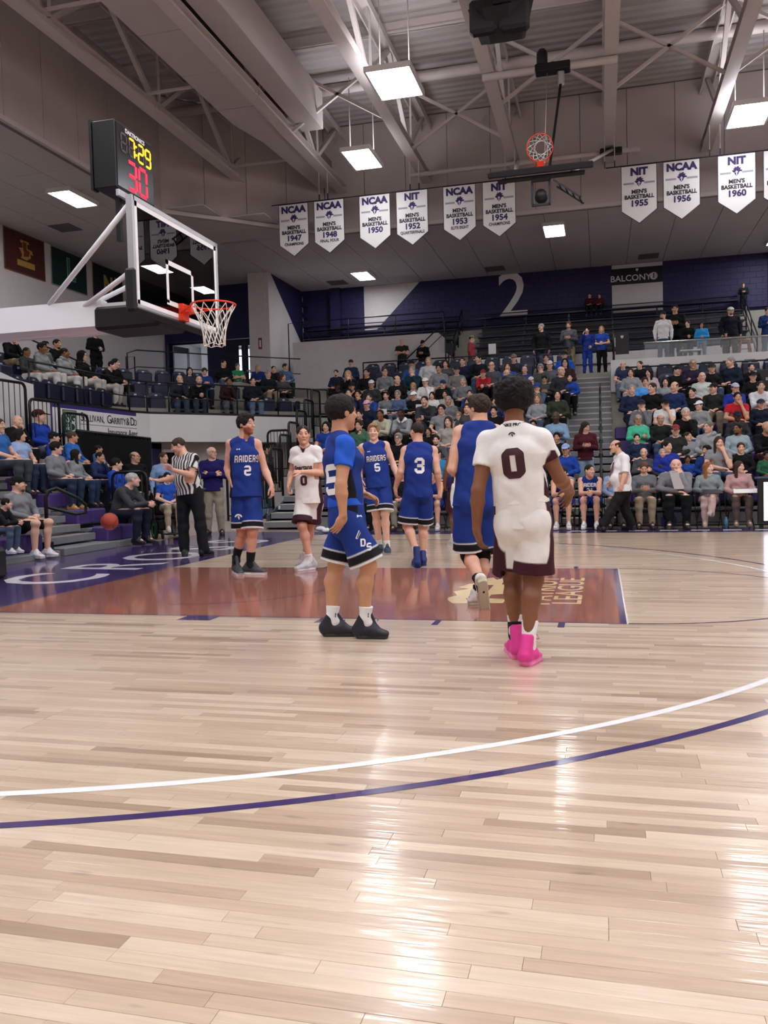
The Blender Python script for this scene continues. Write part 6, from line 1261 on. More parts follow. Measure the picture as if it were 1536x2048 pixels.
# ---------------------------------------------------------------- the spectators: pose, place, turn, skin, top, legs, head, head colour, description, options
CROWD = [
('L0', -3.89, 16.62, 3.68, 0.0, 'p', '#1c2238', '#15161a', 'short+beard', '#17120f+#17120f', 'dark-haired bearded man in a navy jacket at the rail end of the navy seats', {'s': 0.88}),
('L0', -3.65, 17.46, 4.04, 0.0, 'p', '#20304c', '#4a5b74', 'cap', '#1c1c1f', 'man in a dark cap and blue jacket sitting high above the blonde woman', {'s': 0.92}),
('C0', -3.23, 15.78, 3.32, 0.0, 'p', '#0e0e10', '#15161a', 'long', '#a98a5e', 'long-haired blonde woman in black touching her chin below the man in the dark cap', {'s': 1.1}),
('L0', -2.68, 15.78, 3.32, 0.0, 't', '#0e0e10', '#15161a', 'short', '#17120f', 'dark-haired man in a plain black sweater behind the patterned white cap', {'s': 1.1}),
('Lr', -2.13, 15.78, 3.32, 0.0, 'p', '#6d7074', '#15161a', 'short+glasses', '#3a2a1f+#3a2a1f', 'man with glasses and a grey jacket resting his arm along the navy seats', {'s': 1.1}),
('L0', -3.34, 14.94, 2.96, 0.0, 'd', '#0e0e10', '#15161a', 'cap', '#0e0e10', 'dark-skinned man in a black cap and black top behind the rail', {'s': 1.03}),
('N0', -2.83, 14.94, 2.96, 0.0, 't', '#0e0e10', '#15161a', 'cap', '#151517', 'person in a black cap leaning on folded hands beside the white-capped man', {'s': 1.03}),
('L0', -2.31, 14.94, 2.96, 0.0, 't', '#2a2e2f', '#15161a', 'cap', '#cfcfd2', 'man in a pale patterned cap and a dark jacket with grey sleeves', {'s': 1.03}),
('L0', -1.5, 16.62, 3.68, 0.0, 't', '#33508c', '#15161a', 'cap', '#17171a', 'person in a dark cap and a mid blue sweatshirt on the top row', {'s': 1.03}),
('L0', -0.97, 16.62, 3.68, 0.0, 'p', '#b9bab8', '#15161a', 'short', '#a98a5e', 'short-haired blond woman in a white checked shirt on the top row', {'s': 1.09}),
('C0', -1.27, 15.78, 3.32, 0.0, 'p', '#16303a', '#15161a', 'short', '#8c8a86', 'man in a dark teal jacket holding his cheek', {'s': 1.1}),
('Lr', -1.55, 14.94, 2.96, 0.0, 'p', '#0e0e10', '#15161a', 'bald', '#3a2a1f', 'balding man all in black turned toward the teal jacket', {'s': 1.1}),
('C0', -0.71, 14.94, 2.96, 0.0, 'p', '#d8d6d3', '#15161a', 'cap', '#e3e0da', 'person in a white cap and white shirt just above the paper notice', {'s': 1.03}),
('L0', -0.5, 15.78, 3.32, 0.0, 't', '#77797b', '#9d9678', 'swept', '#17120f', 'dark-haired man in an open grey jacket over a cream shirt', {'s': 1.1}),
('L0', -0.45, 16.62, 3.68, 0.0, 'p', '#4d4f52', '#15161a', 'bob', '#17120f', 'dark-haired woman with a thick grey scarf on the top row', {'s': 0.99}),
('L0', 0.02, 15.78, 3.32, 0.0, 'p', '#6e6c66', '#4a5b74', 'cap', '#24262c', 'man in a dark cap with a blue shirt under a tan grey jacket', {'s': 1.03}),
('L0', 0.06, 16.62, 3.68, 0.0, 'p', '#1a2138', '#15161a', 'crew', '#3a2a1f', 'crop-haired young man in a navy zip jacket on the top row', {'s': 1.03}),
('Ll', 0.54, 16.62, 3.68, 0.0, 'p', '#14181c', '#4a5b74', 'short', '#17120f', 'smiling man in a black jacket with his hand raised to his chest', {'s': 1.07}),
('Lr', -0.24, 14.94, 2.96, 0.0, 'p', '#0e0e10', '#15161a', 'cap+glasses', '#1f2f70+#111111', 'man with glasses, a royal blue cap and a black sweater by the black banner', {'s': 0.92}),
('L0', 0.33, 14.94, 2.96, 0.0, 'p', '#6b6d70', '#15161a', 'short', '#8c8a86', 'grey-haired man in a grey blazer in front of the black banner', {'s': 0.98}),
('P0', -1.09, 14.94, 2.96, 0.0, 'p', '#83868a', '#15161a', 'long', '#a98a5e', 'blonde woman with a grey jacket looking down at her phone', {'s': 0.89}),
('C0', 0.65, 14.1, 2.6, 0.0, 'p', '#24408f', '#15161a', 'short', '#17120f', 'woman in blue with a raised arm by the head of the tall player', {'s': 0.91}),
('C0', -2.71, 14.1, 2.6, 0.0, 'p', '#22304f', '#15161a', 'short', '#17120f', 'young man with his fist on his chin wearing a charcoal and blue jacket', {'s': 1.1}),
('C0', -2.45, 14.1, 2.6, 0.0, 't', '#1c2238', '#15161a', 'swept', '#17120f', 'boy with dark hair covering his mouth with his hand', {'s': 1.06}),
('N0', -2.11, 14.1, 2.6, 0.0, 'p', '#25428c', '#15161a', 'short', '#3a2a1f', 'brown-haired man in blue bending forward behind the pink cap', {'s': 0.97}),
('L0', -2.0, 13.26, 2.24, 0.0, 'p', '#141c30', '#15161a', 'cap', '#d9a5c0', 'man in a pink cap and a navy quarter-zip', {'s': 1.03}),
('L0', -1.68, 14.1, 2.6, 0.0, 'p', 's#6f7377', '#15161a', 'short', '#17120f', 'young boy in a grey shirt squeezed beside the man in slate blue', {'s': 0.96}),
('L0', -1.35, 14.1, 2.6, 0.0, 'p', '#4d5f80', '#6d7f92', 'swept+glasses', '#8c8a86+#222222', 'grey-haired man with glasses in a slate blue sweater holding an orange bag', {'s': 0.98}),
('L0', -0.9, 14.1, 2.6, 0.0, 'p', '#0f1110', '#15161a', 'cap', '#e6e6ea', 'broad man in a bright white cap and a black fleece', {'s': 0.91, 'w': 1.1}),
('L0', -1.97, 12.42, 1.88, 0.0, 'p', '#0e0e10', '#15161a', 'short', '#17120f', 'young dark-haired man in black below the navy quarter-zip', {'s': 1.07}),
('N0', -1.33, 12.42, 1.88, 0.0, 'b', '#b9b5a0', '#0e0e10', 'crew', '#17120f', 'young brown-skinned man in a cream hooded top', {'s': 1.1}),
('N0', -0.8, 12.42, 1.88, 0.0, 'd', '#8d9193', '#0e0e10', 'crew+hooddown', '#17120f+#d8d8d8', 'young dark-skinned man in a grey hoodie with a green splash print', {'s': 1.1}),
('L0', -1.75, 11.58, 1.52, 0.0, 'p', '#3e6650', '#15161a', 'curly+hooddown', '#3a2a1f+#3e6650', 'teenage boy with wavy brown hair in a green hoodie', {'s': 1.1}),
('Lr', -1.75, 11.58, 1.52, 0.0, 'p', '#9fb0ba', '#15161a', 'bob', '#3a2a1f', 'brown-haired woman in a pale denim jacket just left of the blond player', {'s': 0.9}),
('L0', -0.43, 12.42, 1.88, 0.0, 't', '#1c2238', '#15161a', 'cap', '#34363a', 'person in a dark camouflage cap partly behind player number three', {'s': 0.89}),
('L0', -0.39, 14.1, 2.6, 0.0, 'p', '#d8d6d3', '#15161a', 'bob', '#17120f', 'dark-haired woman in a white shirt behind the charcoal cardigan', {'s': 0.88}),
('L0', -0.03, 14.1, 2.6, 0.0, 't', '#9b9c96', '#15161a', 'long', '#17120f', 'woman with very long dark hair and a pale grey cardigan', {'s': 0.91}),
('N0', -0.35, 13.26, 2.24, 0.0, 'p', '#303338', '#15161a', 'short', '#17120f', 'man in a charcoal cardigan over a maroon shirt with clasped hands', {'s': 1.1, 'w': 1.08}),
('L0', 0.2, 13.26, 2.24, 0.0, 't', '#6f7173', '#15161a', 'short', '#8c8a86', 'grey-haired man in a grey sweater behind the man in glasses', {'s': 1.04}),
('L0', 0.17, 12.42, 1.88, 0.0, 'p', 's#7f8285', '#15161a', 'swept+glasses', '#17120f+#111111', 'man with dark-rimmed glasses in a grey short-sleeved shirt', {'s': 1.1, 'w': 1.08}),
('L0', 0.7, 13.26, 2.24, 0.0, 'p', '#2a2a30', '#15161a', 'bob', '#17120f', "dark-haired young woman in black next to the tall player's ear", {'s': 0.97}),
('L0', 0.81, 12.42, 1.88, 0.0, 'p', '#3f4247', '#15161a', 'bob', '#3a2a1f', 'woman with a brown fringe in dark grey above the blonde woman in glasses', {'s': 1.1}),
('L0', 0.6, 12.42, 1.88, 0.0, 'p', '#93928e', '#15161a', 'short+glasses', '#8d7347+#2a1a10', 'short-haired blonde woman with glasses in a pale grey top', {'s': 0.92}),
('L0', 0.48, 11.58, 1.52, 0.0, 'p', '#9b978f', '#4a5b74', 'long', '#3a2a1f', 'long-haired brunette in a furry grey vest with white sleeves', {'s': 1.1}),
('L0', -0.01, 11.58, 1.52, 0.0, 't', '#0e0e10', '#15161a', 'long', '#17120f', 'smiling dark-haired woman in black between the vest and player three', {'s': 0.86}),
('L0', 0.34, 10.74, 1.16, 0.0, 'p', '#4c4f53', '#15161a', 'short+beard', '#17120f+#17120f', 'short-haired bearded man in grey above the blue vest', {'s': 1.01}),
('Ll', 0.52, 9.9, 0.8, 0.0, 'p', '#2b7fae', '#15161a', 'cap+beard', '#2c2925+#3a2a1f', 'bearded man in a dark cap and a bright blue vest behind player three', {'s': 1.03}),
('L0', 1.41, 13.26, 2.24, 0.0, 'p', '#202b55', '#15161a', 'short', '#17120f', "boy in a navy top between the two players' heads", {'s': 0.95}),
('L0', 1.48, 12.42, 1.88, 0.0, 'p', '#0e0e10', '#15161a', 'swept', '#17120f', 'boy with dark hair in black below the boy in navy', {'s': 1.02}),
('L0', 1.81, 12.42, 1.88, 0.0, 'p', '#a1222b', '#15161a', 'short', '#17120f', 'person in a bright red sweatshirt half hidden by the player in white', {'s': 0.92}),
('L0', -0.56, 10.74, 1.16, 0.0, 'p', '#101012', '#15161a', 'swept+glasses', '#8c8a86+#333333', 'older man with glasses in a black printed shirt between players five and three', {'s': 1.07}),
('L0', -2.6, 11.58, 1.52, 0.0, 'p', 's#1e3a86', '#15161a', 'bob', '#17120f', 'dark-haired woman in a blue shirt by the stepped rails at the stand end', {'s': 1.1}),
('N0', 0.81, 15.78, 3.32, 0.0, 'p', '#a5232a', '#15161a', 'cap', '#8f1f28', 'man in a red cap and red jacket with folded hands', {'s': 0.92}),
('L0', 1.03, 15.78, 3.32, 0.0, 'p', '#4b4f55', '#15161a', 'bald+glasses', '#3a2a1f+#333333', 'bald man with glasses in a dark checked shirt', {'s': 1.09}),
('L0', 1.58, 16.62, 3.68, 0.0, 'p', '#2c2d36', '#15161a', 'cap', '#7c6a55', 'man in a tan cap and a dark jacket on the top row', {'s': 1.03}),
('L0', 1.49, 15.78, 3.32, 0.0, 'p', '#2c4aa0', '#15161a', 'bob', '#3a2a1f', 'short-haired brunette in a royal blue top beside the smiling bald man', {'s': 1.05}),
('L0', 1.54, 14.94, 2.96, 0.0, 'p', '#33363c', '#15161a', 'bald', '#8c8a86', 'grey balding man in dark clothes above the big black hair', {'s': 1.1}),
('L0', 1.96, 15.78, 3.32, 0.0, 'p', '#22397c', '#15161a', 'bald', '#3a2a1f', 'smiling bald man in a royal blue open jacket', {'s': 0.92}),
('L0', 2.51, 16.62, 3.68, 0.0, 'p', '#23262a', '#15161a', 'swept', '#3a1f1c', 'person with dark red-brown hair in a black coat near the aisle', {'s': 0.98}),
('L0', 2.66, 15.78, 3.32, 0.0, 'p', '#5d6064', '#15161a', 'cap', '#cdb9bd', 'man in a pale cap and a grey hoodie near the aisle', {'s': 1.03}),
('C0', 2.42, 15.78, 3.32, 0.0, 'p', '#4a5450', '#15161a', 'curly+glasses', '#8c8a86+#222222', 'man with wild grey hair and glasses holding his chin', {'s': 0.98}),
('L0', 3.03, 16.62, 3.68, 0.0, 'p', '#1d55b0', '#15161a', 'cap', '#121214', 'man in a black cap and bright blue jacket ending the top row', {'s': 1.03}),
('L0', 3.08, 15.78, 3.32, 0.0, 'p', '#33201f', '#15161a', 'long+glasses', '#17120f+#222222', 'dark-haired woman with glasses in a brown coat at the aisle', {'s': 1.07}),
('Lr', 3.01, 14.94, 2.96, 0.0, 'p', '#2b2c30', '#15161a', 'bald', '#8c8a86', 'bald older man in a dark jacket with a red collar', {'s': 1.1}),
('C0', 2.21, 14.94, 2.96, 0.0, 'p', '#3b3d41', '#15161a', 'cap', '#c9c9c6', 'teenager in a white and black cap resting a hand on the cheek', {'s': 0.89}),
('P0', 2.56, 14.94, 2.96, 0.0, 't', '#3f4645', '#15161a', 'short', '#17120f', 'dark-haired man in a dark grey jacket over a white shirt', {'s': 0.9}),
('L0', 3.23, 14.94, 2.96, 0.0, 'p', '#1b3f9c', '#0e0e10', 'short', '#17120f', 'young man in a royal blue quarter-zip at the aisle end', {'s': 0.9}),
('C0', 2.43, 14.1, 2.6, 0.0, 'p', '#41586d', '#15161a', 'cap', '#22408f', 'older man in a blue cap and a slate blue jacket', {'s': 0.99}),
('L0', 2.48, 13.26, 2.24, 0.0, 'p', '#8c9193', '#4a5b74', 'long', '#7b6244', 'woman with long light brown hair and a chunky grey sweater', {'s': 0.98}),
('L0', 2.98, 13.26, 2.24, 0.0, 'p', '#2f3626', '#0e0e10', 'long', '#17120f', 'dark-haired woman in an olive hoodie with a yellow wristband', {'s': 1.05}),
('X0', 3.02, 11.58, 1.52, 0.0, 'd', '#7d9ab5', '#15161a', 'none', '#000000', 'bald dark-skinned man in a denim shirt and black vest', {'s': 1.1}),
('L0', 2.5, 11.58, 1.52, 0.0, 'p', '#2a2d33', '#15161a', 'swept+glasses', '#17120f+#111111', 'person with glasses peeping over the shoulder of the player in white', {'s': 0.95}),
('L0', 3.29, 9.9, 0.8, 0.0, 't', '#1d3f93', '#8f9194', 'cap', '#8ea2cc', 'small boy in a pale blue cap and a royal blue sweatshirt by the aisle', {'s': 1.03}),
('L0', 3.07, 10.74, 1.16, 0.0, 't', '#0e0e10', '#15161a', 'dense', '#17120f', 'dark-haired person in black behind the boy in the pale blue cap', {'s': 0.97}),
('L0', 4.64, 15.78, 3.32, 0.0, 'p', 's#27324c', '#5f7288', 'bald', '#3a2a1f', 'balding man in a navy short-sleeved shirt and faded jeans at the aisle', {'s': 0.89}),
('L0', 4.81, 14.94, 2.96, 0.0, 'p', '#8a8d8f', '#a79f98', 'bob', '#3a2a1f', 'brown-haired woman in a fitted pale grey sweater at the aisle', {'s': 0.97}),
('Ll', 5.08, 15.78, 3.32, 0.0, 'p', '#0e0e10', '#15161a', 'bun', '#3a2a1f', 'young woman with tied-up hair in a black sweater', {'s': 0.88}),
('Ll', 5.28, 14.94, 2.96, 0.0, 'p', '#b8a8a4', '#15161a', 'long', '#17120f', 'woman with long black hair looking sideways beside the empty navy seats', {'s': 0.92}),
('L0', 5.13, 14.1, 2.6, 0.0, 'p', '#4f9be0', '#15161a', 'swept', '#3a2a1f', 'man in a light blue jacket with a navy lining', {'s': 0.99}),
('L0', 5.62, 14.1, 2.6, 0.0, 'p', '#8b8f90', '#5a2a4c', 'long', '#17120f', 'girl with long black hair leaning her head, in a grey sweater', {'s': 0.95}),
('Lr', 5.98, 14.94, 2.96, 0.0, 'p', '#0e0e10', '#15161a', 'cap', '#1b1c1e', 'man in a black cap and black sweater sitting below the glass platform', {'s': 0.96, 'w': 1.1}),
('X0', 6.37, 14.94, 2.96, 0.0, 't', '#261d30', '#15161a', 'short+glasses', '#8c8a86+#222222', 'older woman with glasses in dark purple directly below the platform edge', {'s': 1.1}),
('L0', 6.83, 14.94, 2.96, 0.0, 'p', '#111113', '#4a5b74', 'cap', '#2b2c2e', 'large man in a dark cap and black polo shirt', {'s': 0.97, 'w': 1.15}),
('Ll', 7.27, 14.94, 2.96, -0.5, 'p', '#151f30', '#15161a', 'short+beard', '#8c8a86+#a09c96', 'grey-bearded man in a navy printed shirt looking aside with papers', {'s': 1.1}),
('L0', 7.78, 14.94, 2.96, 0.0, 'p', '#0e0e10', '#15161a', 'short+beard', '#17120f+#17120f', 'young bearded man in a black jacket beside the B banner', {'s': 0.93}),
('L0', 7.68, 14.1, 2.6, 0.0, 'p', '#101112', '#15161a', 'cap', '#141416', 'smiling person in a black cap in front of the B banner', {'s': 0.99}),
('L0', 6.5, 14.1, 2.6, 0.0, 'p', '#b9c0ba', '#15161a', 'none', '#000000', 'bald man in a green and white striped rugby shirt', {'s': 1.04}),
('C0', 7.12, 13.26, 2.24, 0.0, 'p', '#1f3694', '#0e0e10', 'cap', '#a7abb8', 'man in a pale grey cap and royal blue jacket with a fist at his chin', {'s': 1.03}),
('N0', 7.67, 13.26, 2.24, 0.0, 'p', '#cfd1d3', '#15161a', 'short', '#3a2a1f', 'brown-haired man in a white jacket looking down', {'s': 1.07}),
('L0', 7.94, 13.26, 2.24, 0.0, 'p', '#cdcfcf', '#15161a', 'short', '#17120f', 'person in a white top cut off by the picture edge', {'s': 0.89}),
('L0', 4.77, 13.26, 2.24, 0.0, 'p', '#1b2540', '#1c2238', 'short', '#8c8a86', 'grey-haired man in a navy quarter-zip with folded arms at the aisle', {'s': 1.08}),
('Ll', 5.25, 13.26, 2.24, 0.0, 'p', '#0e0e10', '#15161a', 'short', '#3a2a1f', 'man in black with sunglasses pushed up on his hair', {'s': 1.1}),
('Ll', 5.77, 13.26, 2.24, 0.0, 'p', '#1d2c55', '#15161a', 'bald', '#3a2a1f', 'bald man in a navy fleece turned toward the aisle', {'s': 1.1}),
('Ll', 6.18, 13.26, 2.24, 0.0, 'p', '#0e0e10', '#15161a', 'short', '#17120f', 'dark-haired man in a black jacket behind the white cap', {'s': 0.95}),
('Ll', 6.66, 13.26, 2.24, 0.0, 'p', '#202421', '#8f826c', 'cap', '#1e2020', 'man in a black cap and dark jacket with an orange scarf and khaki trousers', {'s': 1.03}),
('C0', 7.05, 12.42, 1.88, 0.0, 't', 's#b3202c', '#15161a', 'short', '#17120f', 'young man in a bright red printed shirt with his hand at his mouth', {'s': 1.1}),
('C0', 4.96, 12.42, 1.88, 0.0, 'p', '#6e7173', '#5d7390', 'cap', '#222631', 'man in a navy cap and grey sweater covering his face', {'s': 1.03}),
('C0', 5.47, 12.42, 1.88, 0.0, 'p', 's#d6d8da', '#6c819b', 'cap+glasses', '#101012+#222222', 'man in a black flat cap, glasses and a white shirt', {'s': 1.03}),
('C0', 5.85, 11.58, 1.52, 0.0, 'p', '#0e0e10', '#4a5b74', 'short', '#b8b6b2', 'white-haired man in a black fleece with his hand on his mouth', {'s': 1.1}),
('Ll', 6.24, 12.42, 1.88, 0.0, 'p', '#85898b', '#4a5b74', 'cap', '#e2e4e6', 'man in a white cap and grey printed sweatshirt', {'s': 0.92}),
('L0', 7.57, 12.42, 1.88, 0.0, 'p', '#161d2e', '#15161a', 'cap', '#1f2636', 'heavy man in a navy cap and navy pullover near the picture edge', {'s': 0.89, 'w': 1.12}),
('L0', 6.95, 11.58, 1.52, 0.0, 'd', '#2b2f31', '#15161a', 'cap', '#1a2030', 'dark-skinned man in a navy cap and dark jacket', {'s': 0.96}),
('X0', 4.85, 11.58, 1.52, 0.0, 't', '#46b490', '#1c2238', 'short+glasses', '#8f8d88+#222222', 'man with glasses and folded arms in a mint green pullover', {'s': 0.98}),
('L0', 5.33, 11.58, 1.52, 0.0, 't', '#1a1f1e', '#4a5b74', 'bald', '#17120f', 'balding man in a black vest with green plaid sleeves', {'s': 0.96}),
('L0', 5.58, 10.74, 1.16, 0.0, 'p', '#252826', '#15161a', 'cap+hooddown', '#7f2e33+#7d7f80', 'young man in a red cap and a dark jacket over a grey hood', {'s': 1.03}),
('Ll', 6.25, 10.74, 1.16, 0.0, 'p', '#8f9396', '#15161a', 'short+hooddown', '#6e6a66+#8f9396', 'grey-haired man in a pale grey hoodie with blue letters', {'s': 1.07}),
('Ll', 6.83, 10.74, 1.16, 0.0, 'b', '#93a3aa', '#4a5b74', 'short+beard', '#17120f+#17120f', 'bearded man in a navy vest with pale quilted sleeves', {'s': 1.02}),
('Nr', 7.34, 10.74, 1.16, 0.0, 't', '#0e0e10', '#3a1c26', 'beard', '#17120f', 'bald bearded man in a black jacket and maroon trousers', {'s': 1.08}),
('L0', 4.78, 10.74, 1.16, 0.0, 'p', '#1d2944', '#15161a', 'short', '#17120f', 'man in a dark blue zip jacket at the aisle above the bald man', {'s': 0.86}),
('Lr', 5.34, 9.9, 0.8, 0.0, 'p', '#21328a', '#15161a', 'bun', '#17120f', 'dark-haired woman in blue looking aside beside the grey-haired lady', {'s': 1.03}),
('Lr', 5.83, 10.74, 1.16, 0.0, 'p', '#85898d', '#15161a', 'crew', '#3a2a1f', 'young man in a grey quarter-zip looking aside', {'s': 0.86}),
('Ll', 6.11, 9.9, 0.8, 0.0, 't', '#1c3272', '#15161a', 'curly+beard', '#17120f+#17120f', 'dark bearded man in a navy track top with white shoulder stripes', {'s': 0.9}),
('L0', 6.76, 9.9, 0.8, 0.0, 'p', '#0e0e10', '#15161a', 'short', '#3a2a1f', 'brown-haired man in a black coat above the woman in pink', {'s': 0.95}),
('L0', 7.24, 9.9, 0.8, 0.0, 'b', '#2c5a41', '#15161a', 'curly', '#17120f', 'boy in a green hooded jacket at the scoring table', {'s': 0.72}),
('X0', 4.88, 9.9, 0.8, 0.0, 'p', '#44464a', '#15161a', 'bald', '#8c8a86', 'bald man in a charcoal fleece behind the man in khaki', {'s': 0.89}),
('L0', 5.26, 9.9, 0.8, 0.0, 'p', '#3f3d44', '#15161a', 'bob', '#a8a094', 'older woman with a fair bob in a charcoal top', {'s': 0.86}),
('L0', 5.74, 9.9, 0.8, 0.0, 'b', '#1f3f8c', '#15161a', 'curly', '#17120f', 'small boy with curly hair in a blue shirt', {'s': 0.67}),
('C0', 6.32, 9.9, 0.8, 0.0, 'p', 's#85868a', '#4a5b74', 'long', '#3a2a1f', 'woman shading her head with her raised hand below the grey hoodie', {'s': 1.1}),
('SX0', -2.34, 19.05, 4.12, 0.0, 'p', 's#1e2421', '#1c222d', 'short', '#b0aca6', 'white-haired man standing with folded arms in a dark polo shirt', {'s': 0.89}),
('SP0', -1.63, 19.05, 4.12, 0.0, 't', '#0e0e10', '#15161a', 'cap', '#161618', 'man in black standing with a folded white paper in his hand', {'s': 0.83}),
('SS0', -0.04, 19.3, 4.12, 1.4, 'p', '#8f3a40', '#5a5144', 'cap', '#8f7f70', 'man in a faded red shirt and tan cap walking along the top walkway', {'s': 0.88}),
('SSl', 2.22, 19.2, 4.12, 0.0, 'p', '#131416', '#26303c', 'short', '#8c8a86', 'grey-haired man in a black leather jacket standing before the benches', {'s': 1.01}),
('SP0', 3.08, 19.2, 4.12, 0.0, 'p', '#4f5054', '#8d7b5a', 'short', '#5b3a22', 'young man in a grey quarter-zip and khaki trousers standing with a blue cup', {'s': 1.01}),
('SW0', 3.65, 19.0, 4.12, 0.0, 'p', '#1c2d78', '#1f3a8c', 'short', '#17120f', 'woman in a blue costume with a headband raising one fist', {'s': 0.86}),
('SF0', 4.09, 19.0, 4.12, 0.0, 'p', 's#24479e', '#0e0e10', 'long', '#9a8058', 'long-haired blonde girl in a blue printed shirt and black leggings', {'s': 0.87}),
('L0', 3.71, 22.6, 6.8, 0.0, 'p', '#45181c', '#15161a', 'short', '#17120f', 'person in dark red sitting high against the purple wall, nearer the 2', {'s': 0.67}),
('L0', 4.04, 22.6, 6.8, 0.0, 'p', '#54191e', '#15161a', 'short', '#3a2a1f', 'person in dark red sitting high against the purple wall, nearer the balcony sign', {'s': 0.62}),
('SSl', 5.83, 17.65, 4.12, 0.0, 'p', '#d4d4d2', '#41506a', 'cap+beard', '#26262a+#17120f', 'bearded man in a white sweater and jeans standing behind the glass guard', {'s': 0.91}),
('SP0', 6.24, 18.6, 4.12, 0.0, 't', '#0e0e10', '#0e0e10', 'short', '#17120f', 'tall person all in black standing behind the man in the white sweater', {'s': 1.12, 'shoe': '#0e0e10'}),
('SFl', 6.53, 17.9, 4.12, 0.0, 'p', '#101012', '#15161a', 'curly', '#4a2f20', 'curly-haired woman in black standing beside the girl in light blue', {'s': 0.76}),
('SF0', 6.87, 17.5, 4.12, 0.0, 't', '#2d93cf', '#6d7f8b', 'long', '#17120f', 'girl in a light blue hoodie with long black hair leaning on the glass guard', {'s': 0.68}),
('SS0', 7.69, 17.8, 4.12, 0.0, 'p', '#10141f', '#2e2c2a', 'cap+beard', '#c9c6bf+#5b3a22', 'tall man in a navy jacket and white-backed cap standing on the platform', {'s': 0.92, 'w': 1.15}),
('SS0', 7.52, 17.5, 4.12, 0.0, 'p', '#17181b', '#15161a', 'beanie', '#121214', 'small child in a black hat standing in front of the man in the navy jacket', {'s': 0.5}),
('SP0', 8.76, 22.5, 6.3, 0.0, 'p', '#10211e', '#14161c', 'short', '#7a4a2a', 'man in a dark green top reading by the wall at the top of the stair', {'s': 0.59}),
('SP0', 8.69, 17.9, 4.12, 0.0, 'p', '#1f3566', '#3c5068', 'short', '#3a2a1f', 'man in blue holding a drink, cut off by the picture edge', {'s': 0.89}),
('C0', -10.05, 9.51, 4.03, 1.57, 'p', '#0e0e10', '#8a7a5c', 'beanie', '#0e0e10', 'man in a black knitted hat resting a hand on his mouth', {'s': 1.0}),
('L0', -9.2, 9.06, 3.61, 1.57, 'b', '#383c3a', '#c9c6bf', 'crew', '#17120f', 'young man with a fade haircut in a dark grey top at the sloping rail', {'s': 0.93}),
('L0', -9.2, 9.64, 3.61, 1.57, 'b', '#85898a', '#d2d0cb', 'dense+hooddown', '#17120f+#85898a', 'young man with dark thick hair in a grey hoodie in the middle of the teenagers', {'s': 1.1}),
('L0', -10.05, 10.93, 4.03, 1.57, 't', '#6f6a68', '#15161a', 'curly', '#17120f', 'curly-haired person half hidden behind the grey hoodie', {'s': 0.98}),
('L0', -10.05, 11.44, 4.03, 1.57, 't', '#0e0e10', '#15161a', 'short+beard', '#17120f+#17120f', 'bearded man with a black headband in a black sweater', {'s': 1.09}),
('Lr', -9.2, 10.54, 3.61, 1.57, 'b', '#8b8f8f', '#d0cec9', 'crew+hooddown', '#17120f+#8b8f8f', 'smiling brown-skinned young man in a pale grey hoodie', {'s': 1.1}),
('L0', -9.2, 11.33, 3.61, 1.57, 'p', '#0e0e10', '#b9b5ae', 'hood+glasses', '#0e0e10+#222222', 'person with a black hood up and glasses', {'s': 1.12}),
('N0', -9.2, 12.23, 3.61, 1.57, 'p', '#141616', '#b9b5ae', 'short', '#17120f', 'young man in black leaning far forward beside the hood', {'s': 1.05}),
('L0', -9.2, 12.88, 3.61, 1.57, 'p', '#0e0e10', '#15161a', 'short', '#17120f', 'young dark-haired man in a black zip top at the seat row end', {'s': 1.12}),
('SFr', -10.6, 14.06, 4.12, 1.22, 'p', '#0c0d10', '#0b0c0f', 'bald', '#8a8078', 'police officer in a black uniform standing by the block wall', {'s': 0.92, 'w': 1.15}),
('C0', -7.39, 13.12, 3.19, 0.6, 'p', '#1f2430', '#3c4654', 'none', '#000000', 'bald man in dark blue holding his mouth at the front of the corner seats', {'s': 1.05}),
('N0', -7.03, 13.52, 3.19, 0.6, 'p', '#0e0e10', '#38424f', 'none', '#000000', 'bald man in a black fleece with his hands together in the corner seats', {'s': 1.06}),
('L0', -7.59, 14.16, 3.61, 0.72, 'p', '#2c3038', '#15161a', 'long', '#17120f', 'long-haired woman in a dark printed shirt behind the two bald men', {'s': 0.96}),
('P0', -7.31, 14.55, 3.61, 0.72, 'p', '#1d3670', '#1c2238', 'short+beard', '#3a2a1f+#3a2a1f', 'bearded man in a blue jacket looking at his phone in the corner seats', {'s': 0.98}),
('Lr', -7.3, 15.85, 4.03, 0.64, 'p', '#0f1113', '#4a5b74', 'short', '#3a2a1f', 'short-haired man in a black sweater by the doorway', {'s': 0.95}),
('X0', -7.0, 16.24, 4.03, 0.64, 'p', 's#2c7d5b', '#2a3440', 'curly', '#5d5750', 'curly-haired woman with folded arms in a green shirt', {'s': 0.85}),
('C0', -6.46, 14.35, 3.19, 0.64, 'b', '#2b1719', '#5d5d60', 'crew', '#17120f', 'brown-skinned boy in a maroon hoodie and grey trousers holding his cheek', {'s': 1.05}),
('L0', -5.96, 14.97, 3.19, 0.64, 'p', '#161a26', '#5c7288', 'short', '#17120f', 'dark-haired man in a navy jacket and light jeans with crossed legs at the front', {'s': 1.08}),
('Lr', -6.53, 16.76, 4.03, 0.59, 'p', '#1c2d66', '#15161a', 'long', '#a48a5b', 'blonde woman in blue turned away in the corner seats', {'s': 0.85}),
('L0', -5.96, 16.21, 3.61, 0.59, 'p', '#161a24', '#8f826c', 'short', '#8c8a86', 'grey-haired man in a dark navy sweater in the corner seats', {'s': 1.01}),
('C0', -6.19, 17.15, 4.03, 0.64, 'p', '#2a1f27', '#15161a', 'short', '#17120f', 'dark-haired person mostly hidden behind the grey-haired man', {'s': 0.85}),
